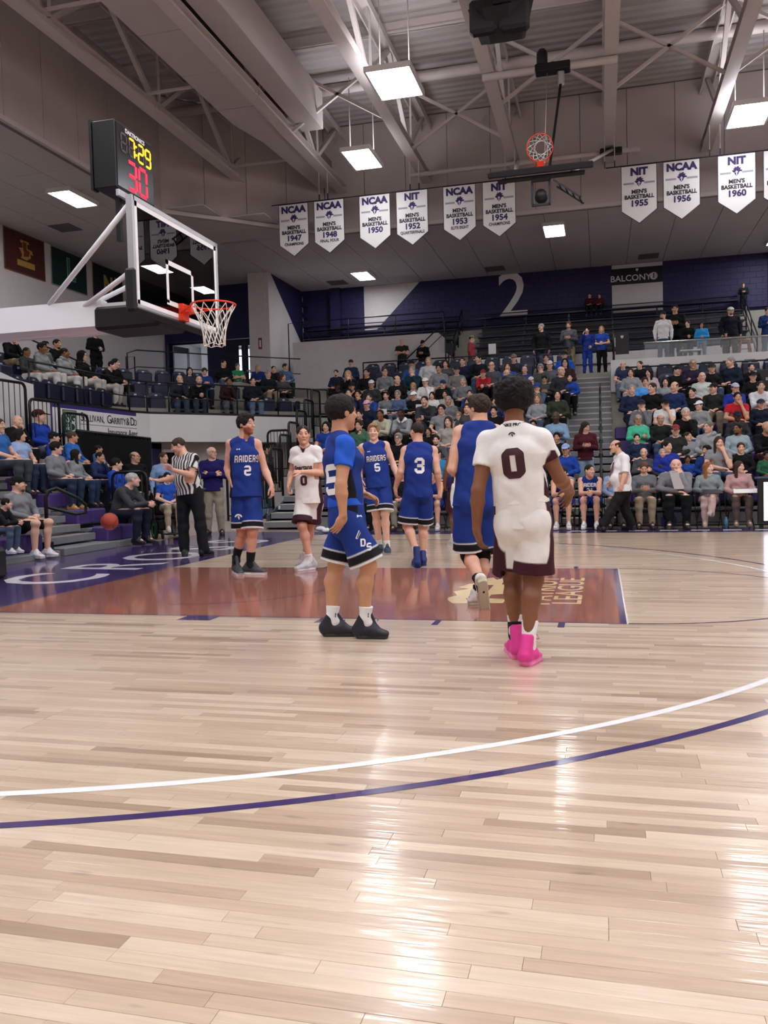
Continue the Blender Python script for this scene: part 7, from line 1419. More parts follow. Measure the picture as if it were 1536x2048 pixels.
('Lr', -5.63, 16.58, 3.61, 0.64, 'p', '#4c4a4b', '#15161a', 'bob', '#5b4028', 'brown-haired woman in a grey brown top looking aside in the corner seats', {'s': 0.92}),
('Lr', -5.89, 17.52, 4.03, 0.64, 'p', '#48698f', '#20302f', 'short', '#3a2a1f', 'man in a light blue shirt at the end of the corner seats', {'s': 0.96}),
('L0', -6.6, 4.76, 1.35, 1.57, 'p', 's#2f62a0', '#3a3f47', 'short', '#3a2a1f', 'person in a blue shirt cut off by the picture edge beside the bald man', {'s': 1.12}),
('C0', -7.1, 5.74, 1.66, 1.57, 'p', '#0e0e10', '#15161a', 'none', '#000000', 'bald man in black with his hand raised to his mouth', {'s': 1.01}),
('Lr', -6.6, 5.31, 1.35, 1.57, 'p', 's#8fa6cc', '#27344a', 'bob', '#17120f', 'woman with short dark hair and a striped light blue shirt', {'s': 0.98, 'w': 1.1}),
('Lr', -7.2, 6.72, 1.66, 1.57, 'p', '#1e3d9a', '#5d6a7a', 'cap', '#4a1a20', 'heavy man in a maroon cap and royal blue pullover under the barred panels', {'s': 1.12, 'w': 1.15}),
('Lr', -6.6, 6.35, 1.35, 1.57, 'p', '#1c3582', '#15161a', 'cap', '#151518', 'man in a black cap and royal blue jacket leaning aside', {'s': 0.96, 'w': 1.05}),
('Lr', -6.6, 6.96, 1.35, 1.57, 't', '#2a62a8', '#15161a', 'short', '#4a3a30', 'brown-haired man in a bright blue and grey fleece', {'s': 1.01}),
('Lr', -6.0, 5.56, 1.04, 1.57, 'p', '#77797b', '#263347', 'swept', '#17120f', 'dark-haired young man in a grey quarter-zip, jeans and tan boots', {'s': 1.03, 'shoe': '#a37a3c'}),
('Lr', -6.03, 6.22, 1.04, 1.57, 'p', '#83868a', '#2a3a55', 'long', '#17120f', 'young woman with straight black hair and a pale printed top', {'s': 0.9}),
('C0', -5.87, 6.63, 1.04, 1.57, 't', '#1f2e55', '#1c2238', 'short', '#17120f', 'boy in navy resting his head on his hand', {'s': 0.87}),
('Lr', -6.6, 7.88, 1.35, 1.57, 't', '#3b5a8a', '#15161a', 'bun', '#17120f', 'woman with dark tied hair and a slate blue sweater', {'s': 0.7}),
('Lr', -5.4, 6.65, 0.73, 1.57, 'p', '#1e429f', '#35445c', 'short', '#17120f', 'man in a royal blue pullover and jeans gazing upward', {'s': 1.03}),
('Nr', -4.58, 5.38, 0.42, 1.57, 'p', '#3a3c3f', '#1b2130', 'short', '#a6a29c', 'older grey-haired man in a dark rain jacket sitting low by the loose ball', {'s': 1.08, 'shoe': '#18181a', 'w': 1.12}),
('Lr', -4.8, 2.9, 0.42, 1.57, 'p', '#77797c', 's#0d0d0f', 'cap+beard', '#111113+#6b4a35', 'man in a black cap, grey pullover and black shorts at the aisle', {'s': 0.99, 'shoe': '#d0d0d4', 'w': 1.15}),
('Nr', -4.58, 2.11, 0.42, 1.57, 'p', '#17181b', '#48586c', 'short', '#17120f', 'person in jeans and patterned sneakers cut off by the picture edge', {'s': 0.67, 'shoe': '#c8c8cc'})]
for c, x, y, z, rz, sk, tp, lg, hk, hc, lb_, kw in CROWD:
    r_ = random.Random(lb_); person(c, x, y, z, rz + r_.uniform(-.12, .12), sk, tp, lg, hk, hc, lb_, **kw)
# ---------------------------------------------------------------- joints of the standing figures, in metres from the floor point each stands on
HJ = {
'white_zero': ((3.529, -3.188, 0.0), {'head': (-0.031, 0.066, 1.614), 'neck': (-0.029, 0.038, 1.445), 'shR': (-0.192, 0.065, 1.365), 'shL': (0.131, 0.045, 1.366), 'elR': (-0.253, -0.016, 1.065), 'elL': (0.239, 0.093, 1.129), 'wrR': (-0.274, 0.029, 0.822), 'wrL': (0.298, 0.29, 1.036), 'hipR': (-0.066, 0.054, 0.875), 'hipL': (0.096, 0.034, 0.874), 'knR': (-0.066, 0.171, 0.499), 'knL': (0.073, 0.042, 0.507), 'anR': (-0.047, 0.098, 0.149), 'anL': (0.043, -0.086, 0.125), 'toR': (-0.109, 0.308, 0.03), 'toL': (0.081, 0.038, 0.03), 'hdR': (0.18, 0.2, -1.0), 'pnR': (0.78, 0.56, 0.1), 'tsR': -1, 'hdL': (-0.3, 0.7, -0.55), 'pnL': (-0.87, -0.22, -0.3), 'tsL': 1, 'fwd': (0.1, 1.06, 0.0), 'look': (-0.15, 0.99, -0.05)}),
'blue_back': ((2.937, -1.103, 0.0), {'head': (0.046, 0.092, 1.745), 'neck': (0.059, 0.068, 1.599), 'shR': (-0.115, 0.041, 1.526), 'shL': (0.192, 0.12, 1.526), 'elR': (-0.18, -0.032, 1.211), 'elL': (0.221, 0.113, 1.214), 'wrR': (-0.134, 0.245, 1.133), 'wrL': (0.185, 0.197, 0.993), 'hipR': (-0.08, 0.022, 0.937), 'hipL': (0.09, 0.066, 0.932), 'knR': (-0.074, 0.084, 0.446), 'knL': (0.044, 0.196, 0.425), 'anR': (0.081, -0.176, 0.206), 'anL': (-0.004, 0.126, 0.056), 'toR': (0.092, -0.102, -0.039), 'toL': (-0.067, 0.103, 0.03), 'hdR': (0.28, 0.9, 0.0), 'pnR': (0.24, 0.27, -1.0), 'tsR': -1, 'hdL': (-0.07, 0.29, -1.0), 'pnL': (-1.02, -0.06, 0.0), 'tsL': 1, 'fwd': (-0.4, 0.93, 0.0), 'look': (-0.98, 0.78, 0.0)}),
'blue_fifteen': ((2.244, -2.572, 0.0), {'head': (-0.061, 0.081, 1.644), 'neck': (-0.077, 0.068, 1.473), 'shR': (-0.16, 0.189, 1.409), 'shL': (0.02, -0.106, 1.395), 'elR': (-0.053, 0.287, 1.136), 'elL': (0.006, -0.195, 1.113), 'wrR': (0.065, 0.168, 1.038), 'wrL': (0.011, -0.183, 0.902), 'hipR': (-0.06, 0.117, 0.864), 'hipL': (-0.0, -0.053, 0.873), 'knR': (-0.14, 0.091, 0.514), 'knL': (0.142, -0.022, 0.523), 'anR': (-0.162, 0.025, 0.118), 'anL': (0.107, -0.028, 0.132), 'toR': (0.016, 0.052, 0.03), 'toL': (0.256, -0.018, 0.03), 'hdR': (0.9, 0.13, -0.35), 'pnR': (0.1, -0.39, -1.0), 'tsR': -1, 'hdL': (-0.46, -0.02, -0.9), 'pnL': (-0.63, 0.46, 0.35), 'tsL': 1, 'fwd': (0.88, 0.59, 0.0), 'look': (0.79, 0.93, 0.0)}),
'blue_two': ((-0.177, 1.091, 0.0), {'head': (-0.004, 0.084, 1.84), 'neck': (-0.032, 0.089, 1.664), 'shL': (-0.194, 0.044, 1.595), 'shR': (0.125, 0.085, 1.585), 'elL': (-0.256, 0.055, 1.297), 'elR': (0.2, 0.132, 1.284), 'wrL': (-0.137, -0.048, 1.081), 'wrR': (0.318, 0.05, 1.081), 'hipL': (-0.087, 0.024, 1.011), 'hipR': (0.056, 0.061, 1.007), 'knL': (-0.08, 0.044, 0.519), 'knR': (0.079, -0.018, 0.522), 'anL': (-0.213, 0.118, 0.178), 'anR': (0.019, 0.01, 0.103), 'toL': (-0.043, -0.131, 0.03), 'toR': (0.227, -0.021, 0.03), 'hdL': (0.27, -0.03, -1.0), 'pnL': (0.77, 0.61, 0.1), 'tsL': 1, 'hdR': (0.17, -0.06, -1.0), 'pnR': (-0.95, 0.07, 0.0), 'tsR': -1, 'fwd': (0.59, -0.88, 0.0), 'look': (0.96, -0.27, -0.02)}),
'white_spartan': ((0.339, 1.634, 0.0), {'head': (0.018, 0.084, 1.713), 'neck': (0.036, 0.112, 1.549), 'shL': (-0.085, 0.067, 1.488), 'shR': (0.181, 0.116, 1.493), 'elL': (-0.145, 0.082, 1.241), 'elR': (0.245, 0.099, 1.219), 'wrL': (-0.149, -0.03, 1.09), 'wrR': (0.076, -0.172, 1.237), 'hipL': (0.012, 0.044, 0.882), 'hipR': (0.154, 0.08, 0.878), 'knL': (0.024, -0.071, 0.565), 'knR': (0.067, 0.126, 0.564), 'anL': (0.095, -0.012, 0.097), 'anR': (-0.074, 0.234, 0.11), 'toL': (-0.029, -0.184, 0.03), 'toR': (-0.159, 0.206, 0.03), 'hdL': (-0.05, -0.22, -1.0), 'pnL': (0.92, 0.03, 0.1), 'tsL': 1, 'hdR': (-0.87, -0.43, 0.05), 'pnR': (-0.03, 0.51, -0.9), 'tsR': 1, 'fwd': (-0.04, -1.04, 0.0), 'look': (0.42, -0.92, 0.0)}),
'blue_five': ((0.879, 3.637, 0.0), {'head': (-0.125, 0.051, 1.821), 'neck': (-0.128, 0.074, 1.651), 'shL': (-0.287, -0.002, 1.58), 'shR': (0.044, 0.086, 1.608), 'elL': (-0.358, 0.031, 1.33), 'elR': (0.143, 0.119, 1.331), 'wrL': (-0.301, -0.078, 1.121), 'wrR': (0.217, 0.077, 1.115), 'hipL': (-0.151, 0.009, 1.043), 'hipR': (0.015, 0.052, 1.038), 'knL': (-0.101, -0.019, 0.612), 'knR': (0.048, -0.063, 0.605), 'anL': (-0.104, 0.143, 0.107), 'anR': (0.05, -0.003, 0.104), 'toL': (-0.179, 0.343, 0.03), 'toR': (0.101, -0.137, 0.03), 'hdL': (0.12, -0.07, -1.0), 'pnL': (0.8, 0.52, 0.1), 'tsL': 1, 'hdR': (0.07, -0.08, -1.0), 'pnR': (-0.95, 0.07, 0.0), 'tsR': -1, 'fwd': (0.33, -0.95, 0.0), 'look': (0.17, -0.99, -0.03)}),
'blue_three': ((1.748, 2.059, 0.0), {'head': (-0.001, 0.079, 1.723), 'neck': (0.014, 0.055, 1.556), 'shR': (-0.146, 0.03, 1.472), 'shL': (0.194, 0.118, 1.463), 'elR': (-0.2, -0.048, 1.205), 'elL': (0.255, 0.07, 1.199), 'wrR': (-0.288, 0.023, 1.002), 'wrL': (0.252, 0.162, 0.975), 'hipR': (-0.086, 0.021, 0.94), 'hipL': (0.087, 0.066, 0.936), 'knR': (-0.146, 0.037, 0.511), 'knL': (0.028, 0.175, 0.507), 'anR': (-0.003, -0.116, 0.191), 'anL': (0.035, 0.097, 0.118), 'toR': (-0.078, 0.091, 0.03), 'toL': (-0.068, 0.591, 0.03), 'hdR': (0.01, 0.16, -1.0), 'pnR': (0.8, 0.52, 0.1), 'tsR': -1, 'hdL': (-0.04, 0.15, -1.0), 'pnL': (-0.95, 0.07, 0.0), 'tsL': 1, 'fwd': (-0.35, 0.94, 0.0), 'look': (-0.83, 0.82, 0.0)}),
'white_far': ((1.725, 5.03, 0.0), {'head': (0.213, 0.137, 1.766), 'neck': (0.167, 0.096, 1.597), 'shR': (-0.034, 0.061, 1.522), 'shL': (0.366, 0.165, 1.512), 'elR': (-0.127, -0.007, 1.225), 'elL': (0.456, 0.174, 1.21), 'wrR': (-0.175, 0.053, 1.015), 'wrL': (0.446, 0.212, 0.966), 'hipR': (0.013, 0.047, 0.938), 'hipL': (0.217, 0.099, 0.933), 'knR': (-0.049, 0.062, 0.492), 'knL': (0.195, 0.073, 0.488), 'anR': (-0.03, -0.002, 0.122), 'anL': (0.229, 0.013, 0.119), 'toR': (-0.145, 0.25, 0.03), 'toL': (0.195, 0.33, 0.03), 'hdR': (0.01, 0.16, -1.0), 'pnR': (0.8, 0.52, 0.1), 'tsR': -1, 'hdL': (-0.04, 0.15, -1.0), 'pnL': (-0.95, 0.07, 0.0), 'tsL': 1, 'fwd': (-0.35, 0.94, 0.0), 'look': (-0.35, 0.94, 0.0)}),
'referee': ((-2.078, 3.367, 0.0), {'head': (-0.215, 0.023, 1.708), 'neck': (-0.113, 0.042, 1.551), 'shL': (-0.282, 0.098, 1.48), 'shR': (0.06, -0.019, 1.499), 'elL': (-0.296, 0.041, 1.209), 'elR': (0.084, -0.149, 1.24), 'wrL': (-0.458, -0.147, 1.177), 'wrR': (-0.108, -0.36, 1.328), 'hipL': (-0.16, 0.056, 0.981), 'hipR': (0.05, 0.027, 0.978), 'knL': (-0.175, 0.022, 0.572), 'knR': (0.109, 0.015, 0.6), 'anL': (-0.155, -0.005, 0.094), 'anR': (0.169, 0.006, 0.076), 'toL': (-0.082, -0.127, 0.03), 'toR': (0.218, 0.183, 0.03), 'hdL': (-0.87, -0.43, 0.1), 'pnL': (0.17, -0.27, 1.0), 'tsL': -1, 'hdR': (-0.75, -0.3, 0.4), 'pnR': (0.03, -0.92, -0.35), 'tsR': 1, 'fwd': (-0.28, -1.11, 0.0), 'look': (-0.81, -0.47, -0.42)}),
'coach': ((4.253, 7.891, 0.0), {'head': (0.031, 0.082, 1.6), 'neck': (0.12, 0.097, 1.438), 'shL': (0.077, 0.248, 1.366), 'shR': (0.196, -0.052, 1.359), 'elL': (0.074, 0.277, 1.102), 'elR': (0.191, -0.128, 1.091), 'wrL': (-0.076, 0.189, 0.936), 'wrR': (0.124, -0.197, 0.872), 'hipL': (0.139, 0.154, 0.752), 'hipR': (0.154, -0.008, 0.756), 'knL': (0.189, 0.151, 0.412), 'knR': (-0.031, -0.07, 0.454), 'anL': (0.313, 0.19, 0.107), 'anR': (-0.216, -0.112, 0.131), 'toL': (0.157, 0.389, 0.03), 'toR': (-0.383, 0.899, 0.03), 'hdL': (-0.41, -0.21, -0.9), 'pnL': (0.32, -0.85, 0.0), 'tsL': 1, 'hdR': (-0.19, -0.05, -1.0), 'pnR': (-0.13, 0.9, 0.0), 'tsR': -1, 'fwd': (-0.94, -0.35, 0.0), 'look': (-0.94, -0.35, -0.05)}),
}
# ---------------------------------------------------------------- players and officials
GLY = {'0': [(0, 0, 1.5, 6), (2.5, 0, 4, 6), (.6, 0, 3.4, 1.4), (.6, 4.6, 3.4, 6)], '1': [(1.4, 0, 2.6, 6), (.5, 0, 3.5, .9), (.5, 4.6, 1.5, 5.6)], '2': [(0, 0, 4, 1.2), (0, 4.8, 3.6, 6), (2.8, 2.9, 4, 5.6), (.4, 2.4, 3.6, 3.6), (0, .4, 1.2, 3.1)], '3': [(0, 0, 3.6, 1.2), (0, 4.8, 3.6, 6), (2.8, 3.2, 4, 5.6), (2.8, .4, 4, 2.8), (1, 2.4, 3.4, 3.6), (0, 1, 1.1, 1.9), (0, 4.1, 1.1, 5)],
       '5': [(0, 4.8, 4, 6), (0, 2.6, 1.2, 5), (0, 2.4, 3.6, 3.6), (2.8, .4, 4, 3.2), (0, 0, 3.6, 1.2), (0, .8, 1.1, 1.7)], 'R': [(0, 0, 1.2, 6), (.6, 4.8, 3.5, 6), (2.8, 3.1, 4, 5.6), (.6, 2.2, 3.5, 3.3), (2.7, 0, 4, 2.4)], 'A': [(0, 0, 1.2, 5.2), (2.8, 0, 4, 5.2), (.5, 4.8, 3.5, 6), (.6, 1.9, 3.4, 3)], 'I': [(1.2, 0, 2.6, 6)], 'D': [(0, 0, 1.2, 6), (.6, 0, 3.5, 1.2), (.6, 4.8, 3.5, 6), (2.8, .5, 4, 5.5)], 'E': [(0, 0, 1.2, 6), (.6, 0, 4, 1.2), (.6, 4.8, 4, 6), (.6, 2.4, 3.4, 3.5)], 'S': [(0, 4.8, 3.8, 6), (0, 2.8, 1.2, 5.5), (.4, 2.4, 3.6, 3.6), (2.8, .5, 4, 3.1), (.2, 0, 3.6, 1.2)]}
def glyphs(word, height, sx=1., gap=.9, italic=0.):
    mb = MB(); u = height / 6; x0 = 0
    def ch(c, x, y):
        if c in '0235S' or (c == 'D' and x > 2) or (c == 'R' and x > 2 and y > 3):
            a, b = min(x, 4 - x), min(y, 6 - y)
            if a + b < 1.: q = (1. - a - b) / 2; x += q if x < 2 else -q; y += q if y < 3 else -q
        return x, y
    W_ = {c: (1.4 if c == 'I' else 4) for c in GLY}; tot = sum(W_[c] for c in word) + gap * (len(word) - 1)
    for c in word:
        off = -1.2 if c == 'I' else 0
        for a, b, c2, d in GLY[c]:
            nx = max(1, int(math.ceil((c2 - a) * u * sx / .012))); ny = max(1, int(math.ceil((d - b) * u / .02)))
            P = [ch(c, a + (c2 - a) * i / nx, b + (d - b) * k / ny) for k in range(ny + 1) for i in range(nx + 1)]; P = [((x0 + off + x - tot / 2) * u * sx, (y - 3) * u, 0) for x, y in P]
            mb.add(P, [(k * (nx + 1) + i, k * (nx + 1) + i + 1, (k + 1) * (nx + 1) + i + 1, (k + 1) * (nx + 1) + i) for k in range(ny) for i in range(nx)])
        x0 += W_[c] + gap
    return mb.v, mb.f
def fine_text(body, size, bold=0., shear=0., sx=1.):
    me = text_mesh(body, size, bold, 0.0, sx=sx, shear=shear); bm = bmesh.new(); bm.from_mesh(me); bmesh.ops.triangulate(bm, faces=bm.faces[:])
    for _ in range(3):
        E_ = [e for e in bm.edges if e.calc_length() > .018]
        if E_: bmesh.ops.subdivide_edges(bm, edges=E_, cuts=1)
    bmesh.ops.triangulate(bm, faces=bm.faces[:]); bm.verts.index_update(); v = [tuple(x.co) for x in bm.verts]; f = [tuple(y.index for y in t.verts) for t in bm.faces]; bm.free(); D.meshes.remove(me); return v, f
def project(name, vf, bvh, origin, ex, ey, into, m, parent, off=.004, kind=None):
    ex, ey, into = (Vector(nrm(a)) for a in (ex, ey, into)); vs = []; ok = []
    for x, y, z in vf[0]:
        p = Vector(origin) + ex * x + ey * y - into * .5; h_, n_, i_, d_ = bvh.ray_cast(p, into, 1.2)
        ok.append(h_ is not None); vs.append((h_ - into * off) if h_ is not None else p)
    fs = [f for f in vf[1] if all(ok[i] for i in f)]
    me = D.meshes.new(name); me.from_pydata([tuple(v) for v in vs], [], fs); me.update(); return link(name, me, m, parent)
def bvh_of(me):
    return BVHTree.FromPolygons([v.co.copy() for v in me.vertices], [tuple(p.vertices) for p in me.polygons])
def capd(p, a, b, ra, rb):
    d = b - a; t = np.clip(((p - a) @ d) / (d @ d), 0, 1); return np.linalg.norm(p - a - t[:, None] * d, axis=1) - (ra + t * (rb - ra))
M_print = {c: mat('print_' + n, c, .7, bump=.05, bscale=40) for n, c in (('white', '#e6e6e8'), ('maroon', '#3a1420'), ('black', '#0e0e12'), ('ink', '#2a1a22'), ('purple', '#33286b'), ('yellow', '#d8d86a'))}
MPn = {'white': M_print['#e6e6e8'], 'maroon': M_print['#3a1420'], 'black': M_print['#0e0e12'], 'ink': M_print['#2a1a22'], 'yellow': M_print['#d8d86a']}
def jersey_paint(g, base, side_col=None, trim=None, vneck=0., s=1., stripes=None, extra=None):
    pel, nk, up, fw, side, ss, waist = g['pel'], g['nk'], g['up'], g['fw'], g['side'], g['ss'], g['waist']
    def f(p):
        c = np.ones((len(p), 3)) * np.array(lin(base)); q = p - pel; z = q @ up; x = q @ ss; y = q @ fw; H_ = np.linalg.norm(nk - pel)
        if stripes:
            k = np.abs(((x / stripes) % 1.) - .5) * stripes; c = mixc(c, '#0c0c0e', soft(k - stripes * .235, .0035)); 
        if side_col: c = mixc(c, side_col, soft(np.maximum(np.abs(y + .01) - .050 + np.maximum(0, z - .18) * .16, .105 - np.abs(x)), .004) * (z < H_ * .72))
        if trim:
            nd = g['nd']; d = capd(p, nk + fw * .012 + nd * .02 * s, nk + fw * .03 + nd * .14, .064 * s, .10 * s)
            if vneck: d = np.minimum(d, capd(p, nk + fw * .10 * s - up * vneck * s, nk + fw * .10 * s + up * .06, .012 * s, .060 * s))
            c = mixc(c, trim, soft(d - .013, .003))
        if extra: c = extra(c, p, x, y, z)
        return c
    return f
def shorts_paint(g, base, bands, side_col=None, side_w=.03):
    def f(p):
        c = np.ones((len(p), 3)) * np.array(lin(base)); best = None
        for e, d in g['cuts']:
            a = (p - e) @ d; r = np.linalg.norm(p - e - a[:, None] * d, axis=1); best = (a, r) if best is None else (np.where(r < best[1], a, best[0]), np.minimum(r, best[1]))
        if best is None: return c
        a = best[0]
        if side_col:
            q = p - g['pel']; x = np.abs(q @ g['side']); y = q @ g['fw']; c = mixc(c, side_col, soft(np.maximum(np.abs(y + .0) - side_w + np.maximum(0, a + .22) * -.25, .10 - x), .004))
        for lo, hi, col in bands: c = mixc(c, col, soft(np.maximum(lo - a, a - hi), .0035))
        return c
    return f
def build_figure(key, label, skin, hairk, hairc, top, legs, socks, shoes, s=1., m=1., belly=0., h=.0066, head_s=1.0, seed=1, beard=None, lip='#b57a70', curls=(.5, .5), cat='person', shoe_up=None, under=None):
    base, J0 = HJ[key]; J = {k: (V(*v) if isinstance(v, tuple) else v) for k, v in J0.items()}; J['R'] = frame(J['look']); J['curlL'], J['curlR'] = curls
    F = Field(h); body_prims(F, J, s, m, belly, feet=False); head_prims(F, J['head'], J['R'], head_s); me = F.mesh('person_body'); paint_mesh(me, head_paint(J['head'], J['R'], head_s, lip=lip, brow=hairc, beard=beard)); me.materials.append(M_skin)
    o = D.objects.new('person', me); COL.objects.link(o); o.location = base; o.color = C4(skin); tag(o, label, cat)
    if hairk:
        for i, (hk, hc) in enumerate(zip(hairk.split('+'), hairc.split('+'))):
            if hk in ('cap', 'glasses', 'beard'): put_hair(o, hk, hc, J['head'], J['R'], head_s)
            else: hm = hair_mesh(hk, .0055, seed); hm.materials.append(M_hair); x = D.objects.new('hair', hm); COL.objects.link(x); x.color = C4(hc); on_head(x, o, J['head'], J['R'], head_s)
    g = None
    if under: ume, ug = top_mesh('undershirt', J, h, s, m, belly, **under['k']); paint_mesh(ume, lambda p: np.ones((len(p), 3)) * np.array(lin(under['col']))); ume.materials.append(M_clothv); link('undershirt', ume, None, o)
    tme, g = top_mesh(top.get('name', 'jersey'), J, h, s, m, belly, **top['k']); g['nd'] = nrm(J['head'] - J['neck']); paint_mesh(tme, jersey_paint(g, s=s, vneck=top['k'].get('vneck', 0.), **top['p'])); tme.materials.append(M_clothv); link(tme.name.split('.')[0], tme, None, o)
    lme, lg = legs_mesh(legs.get('name', 'shorts'), J, h, s, m, belly, **legs['k']); paint_mesh(lme, shorts_paint(lg, **legs['p'])); lme.materials.append(M_clothv); link(lme.name.split('.')[0], lme, None, o)
    for sd in 'LR':
        an, kn, to = J['an' + sd], J['kn' + sd], J['to' + sd]
        sk = socks.get(sd) or socks.get('*')
        if sk:
            col, t = sk; Fs = Field(h * .85); ax_ = nrm(an - kn); e = an + (kn - an) * t; Fs.cap(an + (to - an) * .15, an + (kn - an) * .06, .043 * s, .041 * s, .02); Fs.cap(an + (kn - an) * .06, e, .041 * s, .052 * s if t > .25 else .045 * s, .02); Fs.cut(e, -ax_); sm = Fs.mesh('sock'); paint_mesh(sm, lambda p: np.ones((len(p), 3))); sm.materials.append(M_sock); x = link('sock', sm, None, o); x.color = C4(col)
        sh = shoes.get(sd) or shoes['*']; up_ = (shoe_up or {}).get(sd); sm = shoe_mesh('shoe', an, to, h * .8, s, sh[0], sh[1], sh[2] if len(sh) > 2 else .0, up_); sm.materials.append(M_shoe); x = link('shoe', sm, None, o)
        # laces
        f_ = nrm((to - an) * V(1, 1, 0)) if up_ is None else nrm(to - an); upv = V(0, 0, 1) if up_ is None else nrm(up_); xs_ = np.cross(f_, upv); mb = MB(); b0 = an + f_ * .035 * s + upv * .012
        if sh[3:4] != (0,):
            for k in range(4): c_ = b0 + f_ * (.02 * k) - upv * (.012 * k) + upv * .022; mb.tube([c_ - xs_ * .018, c_ + upv * .004, c_ + xs_ * .018], .003, 5)
            mb.tube([b0 + upv * .02 + xs_ * .01, b0 + upv * .045 + xs_ * .045, b0 + upv * .02 + xs_ * .06, b0 + upv * .015 + xs_ * .02], .0028, 5); mb.obj('laces', M_black if sh[0] not in ('#d8358f',) else mat('lace_pink', '#c22f80', .6), x)
    return o, J, g, lg, tme, lme
BLU = '#15307c'; WHI = '#dcdad6'; MAR = '#3a1420'
tank = dict(sleeve=0., loose=.017, hem=-.065, wr=.0022)
bsh = dict(k=dict(length=.93, loose=.018, flare=.034, waist=.09, wr=.0028), p=dict(base=BLU, bands=[(-.085, 1, '#0c0d12'), (-.095, -.085, '#d8dade'), (-.020, 1, '#dcdde0')]))
wsh = dict(k=dict(length=.90, loose=.018, flare=.034, waist=.09, wr=.0028), p=dict(base=WHI, bands=[(-.078, 1, MAR)], side_col=MAR, side_w=.045))
def front(tme, g, o, items, back=False):
    bv = bvh_of(tme); into = -g['fw'] if not back else g['fw']; ex = np.cross(into, g['up']); H_ = np.linalg.norm(g['nk'] - g['pel'])
    for nm, vf, x, z, m in items: project(nm, vf, bv, g['pel'] + g['up'] * (H_ * z) + ex * x, ex, g['up'], into, m, o)
def mark():   # small maker's mark: two crossing arcs
    mb = MB()
    for s in (-1, 1): mb.add([(-.022, s * .002, 0), (-.015, s * .010, 0), (-.006, s * .003, 0), (.006, s * .003, 0), (.015, s * .010, 0), (.022, s * .002, 0), (.010, 0, 0), (-.010, 0, 0)], [(0, 1, 2, 7), (2, 3, 6, 7), (3, 4, 5, 6)])
    return mb.v, mb.f
def helmet(k):
    mb = MB(); n = 10; O_ = [(k * math.cos(a), k * .9 * math.sin(a), 0) for a in np.linspace(PI * .05, PI * .95, n)]; I_ = [(k * .62 * math.cos(a), k * .5 * math.sin(a), 0) for a in np.linspace(PI * .05, PI * .95, n)]
    mb.add(O_ + I_, [(i, i + 1, n + i + 1, n + i) for i in range(n - 1)]); mb.add([(-k * .2, k * .3, 0), (k * .25, k * .3, 0), (k * .3, -k * .35, 0), (k * .05, -k * .5, 0), (0, -k * .1, 0), (-k * .15, 0, 0)], [(0, 1, 2, 3, 4, 5)]); return mb.v, mb.f
SK = '#d3a289'
# white number zero, from behind
o, J, g, lg, tm, lm = build_figure('white_zero', 'basketball player in white with a maroon 0, tall curly hair and pink shoes', '#7d5138', 'afro', '#0d0b0a', dict(k=dict(sleeve=.52, loose=.015, hem=-.05, wr=.002), p=dict(base=WHI, side_col=MAR, trim=MAR)), wsh, {'L': ('#e4e2e0', .36), 'R': ('#e4e2e0', .34)}, {'*': ('#d8358f', '#e878b4', .022)}, s=1.0, m=1.02, seed=4, curls=(.28, .35), under=dict(k=dict(sleeve=0., loose=.010, hem=.1, wr=0.), col='#e6e4e1'))
front(tm, g, o, [('numeral', glyphs('0', .185, 1.12), .0, .62, MPn['maroon']), ('team_mark', helmet(.022), 0, .92, MPn['maroon'])], back=True)
Fc = Field(.006); nd = nrm(J['head'] - J['neck']); Fc.cap(J['neck'] + nd * .0, J['neck'] + nd * .035, .073, .068, .0); Fc.cut(J['neck'] + nd * .035, nd); Fc.cut(J['neck'] - nd * .02, -nd); cm = Fc.mesh('collar'); paint_mesh(cm, lambda p: np.ones((len(p), 3)) * np.array(lin('#e6e4e1'))); cm.materials.append(M_clothv); link('collar', cm, None, o)
bv = bvh_of(cm); project('collar_lettering', fine_text('NIKE PRO', .026, .0012), bv, J['neck'] + nd * .018, np.cross(g['fw'], nd), nd, g['fw'], MPn['black'], o, .002)
for sd in ('L', 'R'):
    if (J['an' + sd][0] < .0) == (sd == 'R'): pass
q = 'R' if J['anR'][0] < J['anL'][0] else 'L'; an, kn, to = J['an' + q], J['kn' + q], J['to' + q]; Fs = Field(.006); Fs.cap(an + (to - an) * .1, an + (kn - an) * .22, .046, .050, .01); Fs.cut(an + (kn - an) * .22, nrm(kn - an)); sm = Fs.mesh('ankle_sock'); paint_mesh(sm, lambda p: np.ones((len(p), 3))); sm.materials.append(M_sock); x = link('ankle_sock', sm, None, o); x.color = C4('#101012')
